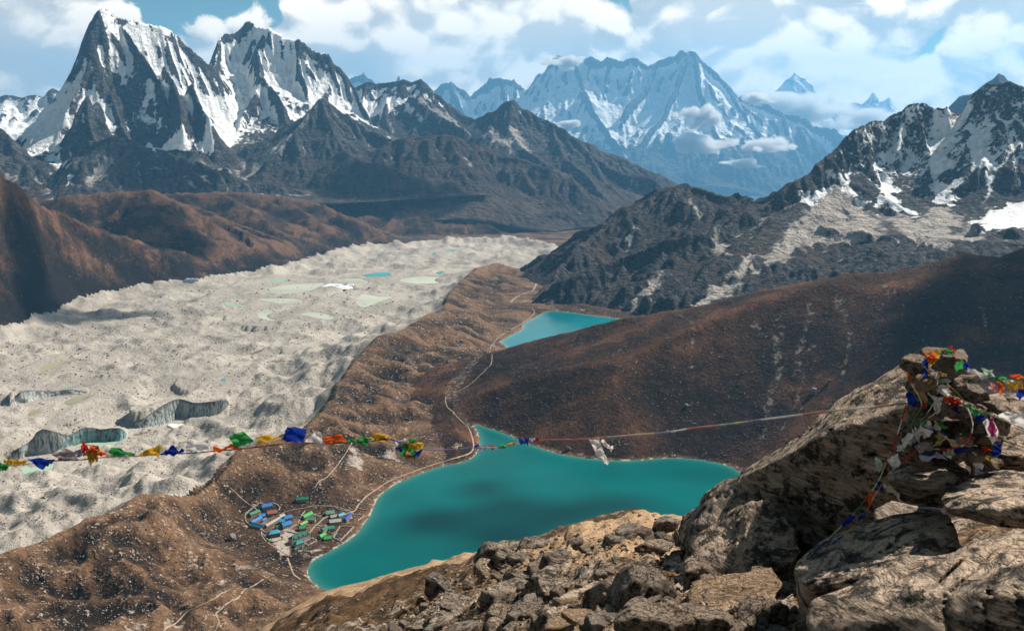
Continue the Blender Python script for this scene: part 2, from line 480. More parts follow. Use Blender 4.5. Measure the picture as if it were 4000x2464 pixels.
# ice cliffs: top edge and foot, as photo pixels
CLIFFS = [
    dict(label='tall teal ice cliff curving above a mint meltwater pond on the glacier', teal=0.8, top=[(216, 1700), (260, 1699), (293, 1688), (319, 1673), (359, 1670), (396, 1675), (440, 1671), (473, 1673), (495, 1692)],
         foot=[(214, 1766), (257, 1748), (290, 1737), (320, 1729), (359, 1723), (400, 1720), (440, 1719), (468, 1718), (492, 1706)]),
    dict(label='whitish streaked ice wall beside the teal cliff on the glacier', teal=0.15, top=[(-40, 1830), (22, 1778), (84, 1743), (125, 1714), (139, 1692), (165, 1677), (198, 1681), (235, 1692), (262, 1699)],
         foot=[(-40, 1840), (22, 1800), (66, 1794), (110, 1777), (130, 1773), (160, 1773), (190, 1771), (206, 1769), (216, 1765)]),
    dict(label='long grey ice cliff with dark streaks above a pale green pond', teal=0.25, top=[(506, 1655), (532, 1646), (565, 1630), (601, 1606), (650, 1574), (700, 1558), (766, 1573), (847, 1565), (888, 1564), (897, 1590)],
         foot=[(508, 1660), (545, 1669), (576, 1668), (620, 1659), (660, 1648), (700, 1630), (760, 1634), (806, 1636), (845, 1624), (896, 1594)]),
    dict(label='dark grey ice pit wall on the glacier just behind the moraine crest', teal=0.05, top=[(137, 2040), (154, 2003), (188, 1969), (171, 1929), (211, 1916), (274, 1938), (342, 1950), (422, 1954), (439, 1970)],
         foot=[(137, 2050), (170, 2042), (205, 2030), (225, 2010), (240, 1998), (274, 2012), (342, 1998), (422, 1978), (441, 1973)]),
    dict(label='low dark ice cliff near the photo\'s left edge on the glacier', teal=0.1, top=[(40, 1570), (60, 1548), (86, 1527), (131, 1523), (200, 1528), (274, 1521), (342, 1530)],
         foot=[(36, 1588), (75, 1576), (114, 1571), (150, 1560), (200, 1548), (274, 1541), (343, 1535)]),
]
for c in CLIFFS:
    c['f3'] = []; c['t3'] = []
    for (tp, fp) in zip(c['top'], c['foot']):
        f = on_glacier(*fp); D = math.hypot(f[0], f[1])
        c['f3'].append(f); c['t3'].append(at_dist(tp[0], tp[1], D + 5))
# ponds: colour, outline pixels, label
PONDS = [
    ('mint', [(214, 1767), (260, 1747), (312, 1729), (385, 1720), (468, 1717), (445, 1738), (415, 1760), (370, 1780), (300, 1785), (230, 1782)], 'mint green meltwater pond under the teal ice cliff'),
    ('mint', [(84, 1838), (115, 1815), (190, 1812), (207, 1822), (180, 1845), (140, 1857), (100, 1852)], 'small mint pond below the blue prayer flag near the photo\'s left edge'),
    ('olive', [(480, 1836), (532, 1824), (587, 1816), (671, 1815), (660, 1835), (605, 1848), (572, 1866), (513, 1884), (458, 1894), (407, 1900), (422, 1887), (469, 1872), (513, 1863), (550, 1856), (500, 1850)], 'olive coloured pond on the glacier beside the moraine crest'),
    ('mint', [(716, 1672), (762, 1655), (792, 1643), (843, 1643), (869, 1658), (891, 1668), (904, 1680), (902, 1694), (855, 1698), (780, 1690)], 'pale green pond in front of the long grey ice cliff'),
    ('mint', [(290, 2022), (342, 2003), (420, 1984), (436, 1980), (410, 1998), (350, 2020), (310, 2030)], 'sliver of mint water in the dark ice pit'),
    ('mint', [(873, 1174), (935, 1139), (1027, 1104), (1106, 1086), (1120, 1092), (1072, 1117), (998, 1134), (935, 1153)], 'long pale green pond nearest the brown hill foot'),
    ('milk', [(1027, 1137), (1084, 1119), (1186, 1109), (1266, 1106), (1240, 1125), (1169, 1143), (1084, 1147)], 'milky green pond between hummocks, beside the white ice patch'),
    ('mint', [(876, 1186), (912, 1178), (1004, 1187), (975, 1197), (901, 1197)], 'thin mint pond west of the milky ponds'),
    ('milk', [(1009, 1169), (1112, 1166), (1181, 1175), (1155, 1204), (1110, 1192), (1060, 1180)], 'milky pond with an inlet in the middle of the glacier'),
    ('milk', [(1009, 1240), (1020, 1213), (1141, 1204), (1232, 1215), (1180, 1228), (1141, 1237), (1066, 1252)], 'broad whitish pond, the largest on the glacier'),
    ('milk', [(1170, 1226), (1243, 1221), (1306, 1240), (1277, 1248), (1215, 1237)], 'small whitish pond trailing from the broad pond'),
    ('milk', [(1335, 1094), (1390, 1088), (1437, 1099), (1420, 1113), (1360, 1110)], 'pale pond near the turquoise one'),
    ('teal', [(1412, 1078), (1454, 1067), (1517, 1065), (1524, 1080), (1488, 1079), (1450, 1081)], 'turquoise meltwater pond on the far glacier'),
    ('milk', [(1560, 1094), (1600, 1086), (1650, 1079), (1733, 1083), (1815, 1066), (1800, 1084), (1745, 1094), (1699, 1107), (1619, 1107)], 'wide milky pond next to the moraine'),
    ('milk', [(1391, 1180), (1414, 1150), (1475, 1158), (1536, 1161), (1480, 1180), (1425, 1200)], 'triangular milky pond in mid glacier'),
    ('teal', [(1742, 980), (1760, 976), (1776, 980), (1770, 988), (1748, 987)], 'turquoise pond at the glacier head'),
    ('teal', [(1702, 1066), (1730, 1059), (1722, 1072)], 'tiny turquoise pond near the moraine hump'),
    ('teal', [(1686, 991), (1700, 988), (1702, 995), (1690, 996)], 'tiny turquoise pond at the glacier head'),
    ('mint', [(1252, 1357), (1277, 1345), (1313, 1350), (1300, 1366), (1266, 1366)], 'oval mint pond alone on grey rubble'),
    ('teal', [(1195, 1512), (1228, 1505), (1217, 1528), (1197, 1535)], 'bright turquoise pond at the foot of the moraine'),
    ('teal', [(862, 1482), (880, 1476), (878, 1487), (864, 1489)], 'tiny teal pond in the middle of the grey rubble'),
    ('mint', [(243, 1508), (262, 1502), (282, 1503), (276, 1511), (252, 1513)], 'tiny mint pond above the low dark ice cliff'),
    ('olive', [(150, 1443), (194, 1418), (296, 1407), (240, 1422), (196, 1443)], 'olive pond against the far glacier edge'),
    ('olive', [(110, 1625), (118, 1604), (160, 1600), (140, 1618)], 'small olive pool left of a mint one'),
    ('olive', [(250, 1570), (300, 1548), (350, 1540), (330, 1556), (270, 1580)], 'olive strip of water under the low dark ice cliff'),
]
for k, (kind_, pts, lab) in enumerate(PONDS):
    c = np.mean([on_glacier(*p) for p in pts], 0); z = float(c[2]) - 1.0
    ol = np.array(smooth_poly([at_z(x, y, z)[:2] for x, y in pts], 7)); cc = ol.mean(0); sz = np.ptp(ol, 0).min()
    wob = 1 + np.clip(0.16 + 0.0 * sz, 0, 0.2) * fbm(ol[:, 0] / (sz * 0.30), ol[:, 1] / (sz * 0.30), 4, 77 + k)
    PONDS[k] = (kind_, [tuple(cc + (p - cc) * w_) for p, w_ in zip(ol, wob)], lab, z)

HILL_A = px_ridge([(-900, 520, 4100), (-400, 575, 4000), (0, 664, 3900), (143, 699, 3900), (257, 751, 3950), (399, 829, 4000), (513, 926, 4050), (627, 1017, 4080), (736, 1093, 4120)])
HILL_A2 = [px_ridge(r) for r in [[(143, 699, 3900), (180, 900, 3650), (260, 1080, 3480)], [(399, 829, 4000), (440, 960, 3870), (520, 1080, 3800)], [(0, 664, 3900), (-40, 880, 3560), (20, 1120, 3330)]]]
HILL_B = px_ridge([(100, 800, 5500), (268, 760, 5350), (400, 752, 5320), (513, 744, 5300), (599, 744, 5250), (713, 795, 5150), (830, 868, 5000), (941, 938, 4900), (1084, 1040, 4750)])
HILL_C = px_ridge([(500, 770, 6500), (640, 754, 6400), (798, 752, 6300), (912, 749, 6250), (1084, 761, 6200), (1226, 789, 6100), (1400, 863, 5900), (1520, 918, 5750), (1612, 952, 5600)])
HILL_C2 = [px_ridge(r) for r in [[(860, 752, 6260), (1000, 830, 5700), (1130, 930, 5350), (1250, 1000, 5150)], [(1084, 761, 6200), (1240, 860, 5800), (1380, 960, 5400)]]]
HILL_D = px_ridge([(1100, 800, 7300), (1243, 795, 7200), (1414, 788, 7100), (1585, 802, 7000), (1756, 830, 6900), (1870, 858, 6800), (1960, 900, 6650), (2040, 940, 6500)])
HILL_R = px_ridge([(1786, 1602, 2020), (1820, 1555, 2080), (1890, 1475, 2180), (2007, 1371, 2300), (2155, 1308, 2290), (2300, 1274, 2270), (2429, 1246, 2250), (2600, 1217, 2250), (2743, 1189, 2250), (2902, 1157, 2250), (3113, 1103, 2230), (3341, 1061, 2200), (3512, 1055, 2200),
                  (3626, 1026, 2220), (3775, 986, 2250), (3855, 1001, 2270), (3906, 1004, 2280), (4000, 966, 2300), (4300, 880, 2400), (4800, 760, 2600)])


def sheet(X, Y):
    """valley sheet: returns stacked candidate heights [floor+glacier, moraine, hill R, A, B, C, D] and helper fields"""
    D = np.hypot(X, Y)
    wx = X + 14 * fbm(X / 130, Y / 130, 3, 31); wy = Y + 14 * fbm(X / 130, Y / 130, 3, 32)
    d1 = poly_sd(X, Y, LAKE1, 500); d2 = poly_sd(X, Y, LAKE2, 400); d3 = poly_sd(X, Y, LAKE3, 200)
    lake_d = np.minimum(np.minimum(d1, d2), d3)
    z = np.interp(D, [0, 1050, 1250, 1950, 2350, 2800, 3500, 4200, 6000, 9000], [-520, -560, -580, -586, -610, -640, -643, -664, -720, -800])
    rough = 5 * fbm(X / 70, Y / 70, 4, 1) + 1.6 * fbm(X / 14, Y / 14, 3, 2) + 7 * np.maximum(0, fbm(X / 160, Y / 160, 3, 3))
    village = np.exp(-(((X + 345) / 120) ** 2 + ((Y - 1350) / 130) ** 2) ** 2)
    z = z + rough * (1 - 0.92 * village)
    for d, zl in ((d1, Z_L1), (d2, Z_L2), (d3, Z_L3)):
        bank = zl + 0.4 + np.where(d > 0, 0.10 * d + 0.0006 * d * d, 0)
        w = sstep(20, 170, d)
        z = np.where(d < 200, np.where(d > 0, np.maximum(bank * (1 - w) + z * w, zl + 0.3), zl - 1.5 + 0.15 * np.maximum(d, -120)), z)
    gsd = poly_sd(X, Y, GL_POLY)
    inside = gsd < 0
    far_ = sstep(5200, 1500, D)
    g = z_glacier(D) + 27 * ridged(wx / 260, wy / 260, 3, 11) + 10 * (ridged(wx / 95, wy / 95, 3, 13) - 0.4) + (0.35 + 0.65 * far_) * (4 * fbm(X / 45, Y / 45, 3, 12) + 1.6 * far_ * ridged(X / 22, Y / 22, 2, 14)) - 20
    ledge = line_d(X, Y, LEFT_EDGE, 260)
    g = g + np.where(ledge < 150, 34 * np.clip(1 - ledge / 95, 0, 1) ** 1.3 * (0.8 + 0.9 * fbm(X / 90, Y / 90, 3, 15)), 0)
    outside_l = (~inside) & (ledge < 60) & (line_d(X, Y, CREST, 300) > 120)
    pale = np.zeros(X.shape)
    for c in CLIFFS:
        dl = line_d(X, Y, c['t3'], 130); m = dl < 128
        if m.any():
            d = dl[m]; xm, ym = X[m], Y[m]
            behind = poly_sd(xm, ym, [(p[0] * 1.0, p[1] * 1.0) for p in c['t3']] + [(p[0] * 1.12, p[1] * 1.12) for p in c['t3'][::-1]], 150) < 0
            zt = ridge_h(xm, ym, c['t3'], 0.16, 0.16)
            zf = float(np.mean([p[2] for p in c['f3']]))
            gm = g[m]
            up = np.maximum(gm * sstep(40, 125, d) + (zt + 2.0 * fbm(xm / 12, ym / 12, 3, 16) * sstep(2, 12, d)) * (1 - sstep(40, 125, d)), zt - 30)
            low = np.maximum(np.minimum(gm, zf + 1.5 + 0.05 * d + 0.0016 * d * d + 2.0 * fbm(xm / 15, ym / 15, 3, 19) * sstep(8, 30, d)), zf - 2)
            g[m] = np.where(behind, up, low)
    for (kd, pts, lab, zp) in PONDS:
        d = poly_sd(X, Y, pts, 120)
        m = d < 110
        if m.any():
            dm = d[m]; w = sstep(0, 80, dm)
            cD = float(np.mean([math.hypot(p[0], p[1]) for p in pts])); front = sstep(60, -60, D[m] - cD)
            g[m] = np.where(dm < 0, zp - 1.5, np.minimum(g[m], zp + 0.3 + (0.28 - 0.24 * front) * dm + 0.0025 * dm * dm))
            g[m] = np.where(dm >= 0, np.maximum(g[m], zp + np.minimum(0.5, 0.08 * dm)), g[m])
            pale[m] = np.maximum(pale[m], np.where(dm > 0, np.exp(-dm / 14), 0))
    base = np.where(inside, g, z)
    base = np.where(outside_l, np.minimum(g, np.maximum(z_glacier(D) + 14, z)), base)
    arcs = {}
    mo = ridge_h(wx, wy, CREST, 0.85, 0.34, 400, 17, 95, 21, arcs)
    near_c = line_d(X, Y, CREST, 400)
    for i, sp in enumerate(SPURS):
        mo = np.maximum(mo, ridge_h(wx, wy, sp, 0.42, 0.42, 300, 3, 60, 40 + i))
    mo = mo + 8 * fbm(X / 55, Y / 55, 4, 22) + 34 * (ridged(wx / 150, wy / 150, 4, 23) - 0.5) * sstep(0, 60, near_c) + 11 * (ridged(wx / 44, wy / 44, 3, 25) - 0.45) * sstep(0, 30, near_c) + 1.8 * fbm(X / 12, Y / 12, 3, 24)
    for _ in range(3):
        mo[1:-1] = 0.25 * mo[:-2] + 0.5 * mo[1:-1] + 0.25 * mo[2:]; mo[:, 1:-1] = 0.25 * mo[:, :-2] + 0.5 * mo[:, 1:-1] + 0.25 * mo[:, 2:]
    mo = mo + 2.2 * fbm(X / 14, Y / 14, 3, 26)
    mo = np.where(lake_d < 200, np.minimum(mo, np.where(lake_d > 0, mo * sstep(0, 130, lake_d) + base * (1 - sstep(0, 130, lake_d)), -1e9)), mo)
    mo = mo * (1 - village) + np.minimum(mo, base - 3) * village
    hr = ridge_h(X + 6 * fbm(X / 90, Y / 90, 3, 33), Y, HILL_R, 0.55, 0.30, 1e9, 5, 210, 51)
    hr = hr + 7 * fbm(X / 200, Y / 200, 4, 52) + 2.2 * fbm(X / 34, Y / 34, 4, 53) + 0.8 * fbm(X / 8, Y / 8, 2, 54)
    hr = np.where(d1 < 480, np.where(d1 > 0, np.minimum(hr, Z_L1 + 0.55 * np.maximum(0, d1 - 6) + 4 * fbm(X / 60, Y / 60, 3, 56) * sstep(5, 80, d1)), -1e9), hr)
    hr = np.where(d2 < 300, np.minimum(hr, Z_L2 - 12 + 0.9 * np.maximum(0, d2)), hr)
    wa = 30 * fbm(X / 260, Y / 260, 4, 61); wb = 30 * fbm(X / 260, Y / 260, 4, 62)
    def hill(main, subs, sf, sn, gl, wav, seed, crag=14):
        h = ridge_h(X + wa, Y + wb, main, sf, sn, 1500, gl, wav, seed)
        for i, sb in enumerate(subs): h = np.maximum(h, ridge_h(X + wa, Y + wb, sb, sn * 0.9, sn * 0.9, 1500, gl * 0.6, wav * 0.7, seed + 3 + i))
        return h + 12 * fbm(X / 120, Y / 120, 5, seed + 7) + crag * (ridged((X + wb) / 85, (Y + wa) / 85, 4, seed + 8) - 0.45)
    ha = hill(HILL_A, HILL_A2, 0.6, 0.72, 30, 170, 71, 26)
    hb = hill(HILL_B, [], 0.6, 0.52, 52, 230, 81, 13)
    hc = hill(HILL_C, HILL_C2, 0.6, 0.46, 60, 260, 91, 13)
    hd = hill(HILL_D, [], 0.6, 0.42, 48, 260, 101, 12)
    wf = sstep(-15, 190, np.where(inside, -ledge, ledge))
    hills = [np.where(inside, -1e9, base - 1 + (h - base) * wf) for h in (ha, hb, hc, hd)]
    hr = np.where(inside, -1e9, hr)
    return np.stack([base, mo, hr] + hills), dict(lake_d=lake_d, inside=inside, D=D, pale=pale, village=village, near_c=near_c, gsd=gsd, arcs=arcs, outside_l=outside_l)


# ------------------------------------------------------------------ valley sheet mesh, split by landform
M_TURF = mat_turf('moraine_turf')
M_HILL = mat_turf('hill_turf', 2.3, ((0.150, 0.068, 0.034), (0.062, 0.030, 0.017), (0.020, 0.012, 0.009)), (0.26, 0.215, 0.18), 0.63)
M_FARHILL = mat_turf('far_hill_turf', 5.0, ((0.138, 0.076, 0.045), (0.048, 0.029, 0.020), (0.012, 0.010, 0.010)), (0.24, 0.20, 0.17), 0.66)
M_GLAC = mat_glacier()

NA, ND = 940, 500
az = np.linspace(R(-35), R(35), NA)
dist = np.exp(np.linspace(math.log(930), math.log(8200), ND))
AZ, DI = np.meshgrid(az, dist)
GX, GY = (np.sin(AZ) * DI).astype(np.float32), (np.cos(AZ) * DI).astype(np.float32)
stack, F_ = sheet(GX, GY)
GZ = stack.max(0); WHICH = stack.argmax(0)


def hit(px, py, lo=935.0, hi=8000.0):
    """where the sight line of a photo pixel meets the valley sheet"""
    a, b, s = ray(px, py)
    c = (math.atan2(a, b) - az[0]) / (az[1] - az[0]); i = int(c); f = c - i
    col = GZ[:, i] * (1 - f) + GZ[:, i + 1] * f
    diff = np.where((dist >= lo) & (dist <= hi), col - s * dist, -1.0)
    k = int(np.argmax(diff >= 0))
    if diff[k] < 0: return (a * hi, b * hi, s * hi)
    w = 1.0 if k == 0 or diff[k - 1] >= 0 else diff[k] / (diff[k] - min(diff[k - 1], -1e-6))
    D = dist[k] if k == 0 else dist[k] - (dist[k] - dist[k - 1]) * w
    return (a * D, b * D, s * D)


def ground(x, y):
    """height of the built valley sheet under a point"""
    A = math.atan2(x, y); D = math.hypot(x, y)
    c = (A - az[0]) / (az[1] - az[0]); r = (math.log(D) - math.log(dist[0])) / (math.log(dist[1]) - math.log(dist[0]))
    i, j = int(c), int(r); f, g = c - i, r - j
    return float((GZ[j, i] * (1 - f) + GZ[j, i + 1] * f) * (1 - g) + (GZ[j + 1, i] * (1 - f) + GZ[j + 1, i + 1] * f) * g)


lab = np.where(WHICH == 0, np.where(F_['inside'] | F_['outside_l'], 0, 1), WHICH + 1)      # 0 glacier 1 floor 2 moraine 3 hill R 4.. hills
lab = np.where((lab == 2) & F_['inside'] & (F_['gsd'] < -14), 0, lab)
lab = np.where(lab == 2, 1, lab)
shore = np.exp(-np.maximum(F_['lake_d'], 0) / 7.0)
pale = np.maximum(F_['pale'], 0.8 * shore * (0.75 + 0.6 * fbm(GX / 25, GY / 25, 3, 220)))
ac, ad = F_['arcs']['arc'], F_['arcs']['d']
streak = fbm(ac / 16, ad / 110, 4, 221); streak2 = fbm(ac / 40, ad / 160, 4, 223)
mor = (lab == 1) | (lab == 2)
pale = np.maximum(pale, np.where(mor, 0.62 * sstep(0.10, 0.42, streak) * sstep(-0.1, 0.25, fbm(GX / 120, GY / 120, 3, 222)) * sstep(12, 60, ad), 0) * (1 - F_['village']))
dark = 0.55 * fbm(GX / 170, GY / 170, 4, 201) + np.where(mor, 0.5 * streak2, 0) + np.where(lab == 3, 0.16, 0.0) + np.where(lab == 4, 0.14, 0.0) - 0.25 * shore
def blur2(q):
    q = q.copy(); q[1:-1] = 0.25 * q[:-2] + 0.5 * q[1:-1] + 0.25 * q[2:]; q[:, 1:-1] = 0.25 * q[:, :-2] + 0.5 * q[:, 1:-1] + 0.25 * q[:, 2:]; return q


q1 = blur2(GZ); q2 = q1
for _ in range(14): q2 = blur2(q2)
hollow = np.clip((q2 - q1) / (0.0045 * DI), -1.5, 1.5)          # gully scrub and dry crest grass, plus hollow shade painted into the colour
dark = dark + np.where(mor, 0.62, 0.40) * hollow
PALE_POLY = []       # gravel flats, river bed, slides: (polygon pixels, strength)
for pts, st in [([(1745, 1590), (1730, 1540), (1800, 1500), (1880, 1430), (1930, 1400), (1905, 1450), (1830, 1530), (1800, 1560), (1790, 1620), (1830, 1650), (1860, 1665), (1840, 1672), (1780, 1640)], 0.42),
                ([(1120, 2078), (1154, 2093), (1138, 2106), (1126, 2116), (1128, 2160), (1110, 2172), (1085, 2162), (1060, 2135), (1066, 2122), (1100, 2110)], 0.72), ([(1140, 2172), (1180, 2150), (1240, 2130), (1300, 2110), (1250, 2160), (1180, 2178)], 0.45), ([(955, 2062), (985, 2058), (990, 2075), (965, 2080)], 0.7), ([(850, 2370), (900, 2310), (1000, 2260), (1060, 2240), (1000, 2290), (920, 2340), (870, 2400)], 0.42)]:
    PALE_POLY.append(([at_z(x, y, -586)[:2] for x, y in pts], st))
for pts, st in PALE_POLY:
    d = poly_sd(GX, GY, pts, 40)
    pale = np.maximum(pale, st * sstep(12, -6, d + 8 * fbm(GX / 18, GY / 18, 3, 205)))
# pale slide tracks running down the dark hill
SLIDES = [[(3035, 1245, 10), (3040, 1340, 12), (3045, 1450, 12), (3010, 1560, 10), (3000, 1650, 5), (2960, 1760, 4)], [(3165, 1180, 9), (3150, 1290, 8), (3110, 1400, 6), (3140, 1470, 6), (3110, 1580, 3), (3040, 1700, 3)],
          [(3275, 1170, 12), (3300, 1260, 7), (3320, 1330, 5), (3290, 1480, 4)], [(2700, 1250, 8), (2705, 1340, 4), (2700, 1440, 3)], [(2950, 1270, 12), (2970, 1310, 8)], [(3830, 1190, 4), (3850, 1280, 4), (3860, 1330, 3)], [(3440, 1110, 9), (3480, 1150, 10)], [(3190, 1340, 5), (3110, 1400, 5), (3105, 1470, 4)]]
for sl in SLIDES:
    pts = [hit(x, y, 1500, 2600) for x, y, w in sl]
    for (a, b), (qa, qb) in zip(zip(pts[:-1], pts[1:]), zip(sl[:-1], sl[1:])):
        t, d = seg_near(GX, GY, a, b); wdt = (qa[2] + (qb[2] - qa[2]) * t)
        pale = np.where(d < 40, np.maximum(pale, 0.43 * sstep(1.8, 0.0, (d + 7 * np.abs(fbm(GX / 9, GY / 40, 3, 210)) + 4 * fbm(GX / 30, GY / 30, 2, 211)) / (2.0 * wdt))), pale)
V = np.stack([GX, GY, GZ], -1).reshape(-1, 3)
FC = grid_faces(ND, NA)
flab = lab.reshape(ND, NA)[:-1, :-1].ravel()
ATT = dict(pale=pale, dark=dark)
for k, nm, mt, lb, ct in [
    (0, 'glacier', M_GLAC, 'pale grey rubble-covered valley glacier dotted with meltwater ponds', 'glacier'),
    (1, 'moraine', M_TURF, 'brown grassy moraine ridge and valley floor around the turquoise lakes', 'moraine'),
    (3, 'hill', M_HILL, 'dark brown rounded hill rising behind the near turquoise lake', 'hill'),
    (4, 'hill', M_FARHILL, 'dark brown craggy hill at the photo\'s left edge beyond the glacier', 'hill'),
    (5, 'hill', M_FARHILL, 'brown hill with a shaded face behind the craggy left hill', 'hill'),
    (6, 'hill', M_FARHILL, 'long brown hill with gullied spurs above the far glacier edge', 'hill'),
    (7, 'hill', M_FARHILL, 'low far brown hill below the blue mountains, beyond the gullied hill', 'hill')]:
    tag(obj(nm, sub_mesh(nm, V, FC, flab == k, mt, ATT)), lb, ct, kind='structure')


def fill_poly(name, pts, z, mat, attrs=None):
    bm = bmesh.new()
    vs = [bm.verts.new((p[0], p[1], z)) for p in pts]
    f = bm.faces.new(vs); bmesh.ops.triangulate(bm, faces=[f])
    if f.normal.z < 0: bmesh.ops.reverse_faces(bm, faces=bm.faces[:])
    bm.normal_update()
    if sum(fc.normal.z for fc in bm.faces) < 0: bmesh.ops.reverse_faces(bm, faces=bm.faces[:])
    me = bpy.data.meshes.new(name); bm.to_mesh(me); bm.free(); me.materials.append(mat)
    return me


M_LAKE = mat_water('lake_water', (0.0, 0.115, 0.115), 0.2, 0.2, 0.10, (0.05, 0.19, 0.16))
M_LAKE2 = mat_water('far_lake_water', (0.0, 0.17, 0.21), 0.2, 0.15, 0.10, (0.10, 0.26, 0.22))
M_LAKE3 = mat_water('pale_lake_water', (0.25, 0.36, 0.40), 0.2, 0.2, 0.4)
POND_MAT = dict(mint=mat_water('mint_water', (0.34, 0.50, 0.37), 0.25, 0.1, 0.3), milk=mat_water('milky_water', (0.50, 0.53, 0.42), 0.3, 0.1, 0.3),
                olive=mat_water('olive_water', (0.36, 0.34, 0.22), 0.3, 0.1, 0.3), teal=mat_water('teal_water', (0.03, 0.36, 0.38), 0.25, 0.1, 0.3))


def water_sheet(name, poly, z, mat, cell):
    """lake surface as a fine grid clipped to the shore band, with a shallow-water attribute"""
    P = np.array(poly); lo = P.min(0) - cell; hi = P.max(0) + cell
    xs = np.arange(lo[0], hi[0], cell); ys = np.arange(lo[1], hi[1], cell)
    X, Y = np.meshgrid(xs, ys); d = poly_sd(X, Y, poly, 60)
    Vv = np.stack([X, Y, np.full(X.shape, z)], -1).reshape(-1, 3)
    Ff = grid_faces(*X.shape); dm = d.ravel()[Ff].min(1)
    return sub_mesh(name, Vv, Ff, dm < 8, mat, dict(shore=0.85 * np.exp(np.minimum(d, 0) / 6.0)))


tag(obj('lake', water_sheet('lake', LAKE1, Z_L1, M_LAKE, 8)), 'large turquoise lake beside the village with cloud shadows', 'lake', kind='structure')
tag(obj('lake', water_sheet('lake', LAKE2, Z_L2, M_LAKE2, 9)), 'smaller bright turquoise lake behind the dark brown hill', 'lake', kind='structure')
tag(obj('lake', water_sheet('lake', LAKE3, Z_L3, M_LAKE3, 9)), 'tiny pale lake at the foot of the dark cliffs', 'lake', kind='structure')
for kd, pts, lb, zp in PONDS:
    tag(obj('pond', fill_poly('pond', pts, zp, POND_MAT[kd])), lb, 'pond', kind='structure')
# ------------------------------------------------------------------ mountains: ridge networks + noise + rain erosion on local grids
def blur(a):
    b = a.copy()
    b[1:-1] = 0.25 * a[:-2] + 0.5 * a[1:-1] + 0.25 * a[2:]
    c = b.copy()
    c[:, 1:-1] = 0.25 * b[:, :-2] + 0.5 * b[:, 1:-1] + 0.25 * b[:, 2:]
    return c


def erode(h, cell, n=30000, steps=40, batches=3, seed=1, cap=3.0, ero=0.25, dep=0.25):
    """vectorised rain-drop erosion: carves gullies, leaves fans"""
    h = (h / cell).astype(np.float32); ny, nx = h.shape
    rng = np.random.RandomState(seed)
    for bt in range(batches):
        x = rng.rand(n).astype(np.float32) * (nx - 3) + 1; y = rng.rand(n).astype(np.float32) * (ny - 3) + 1
        dx = np.zeros(n, np.float32); dy = np.zeros(n, np.float32); vel = np.ones(n, np.float32); wat = np.ones(n, np.float32); sed = np.zeros(n, np.float32)
        for st in range(steps):
            ix = x.astype(np.int32); iy = y.astype(np.int32); fx = x - ix; fy = y - iy
            k = iy * nx + ix; hf = h.ravel()
            a = hf[k]; b = hf[k + 1]; c = hf[k + nx]; d = hf[k + nx + 1]
            gx = (b - a) * (1 - fy) + (d - c) * fy; gy = (c - a) * (1 - fx) + (d - b) * fx
            ho = a * (1 - fx) * (1 - fy) + b * fx * (1 - fy) + c * (1 - fx) * fy + d * fx * fy
            dx = dx * 0.08 - gx * 0.92; dy = dy * 0.08 - gy * 0.92
            L = np.sqrt(dx * dx + dy * dy) + 1e-6; dx /= L; dy /= L
            x2 = np.clip(x + dx, 1, nx - 2.01); y2 = np.clip(y + dy, 1, ny - 2.01)
            jx = x2.astype(np.int32); jy = y2.astype(np.int32); ex = x2 - jx; ey = y2 - jy; q = jy * nx + jx
            hn = hf[q] * (1 - ex) * (1 - ey) + hf[q + 1] * ex * (1 - ey) + hf[q + nx] * (1 - ex) * ey + hf[q + nx + 1] * ex * ey
            dh = hn - ho
            c_ = np.maximum(-dh, 0.02) * vel * wat * cap
            amt = np.where(dh > 0, np.minimum(dh, sed), np.where(sed > c_, (sed - c_) * dep, -np.minimum((c_ - sed) * ero, np.maximum(-dh, 0) * 0.5)))
            amt = amt.astype(np.float32); sed -= amt
            delta = np.bincount(np.concatenate([k, k + 1, k + nx, k + nx + 1]), weights=np.concatenate([amt * (1 - fx) * (1 - fy), amt * fx * (1 - fy), amt * (1 - fx) * fy, amt * fx * fy]), minlength=nx * ny)
            h = h + blur(np.clip(delta, -0.35, 0.35).reshape(ny, nx).astype(np.float32))
            vel = np.sqrt(np.maximum(vel * vel - dh * 1.0, 0.02)); vel = np.minimum(vel, 3.0); wat *= 0.97
            x, y = x2, y2
    return h * cell


def prof_drop(d, prof):
    xs = [p[0] for p in prof]; ys = [p[1] for p in prof]
    s = (ys[-1] - ys[-2]) / (xs[-1] - xs[-2])
    return np.interp(d, xs, ys).astype(np.float32) + s * np.maximum(0, d - xs[-1]).astype(np.float32)


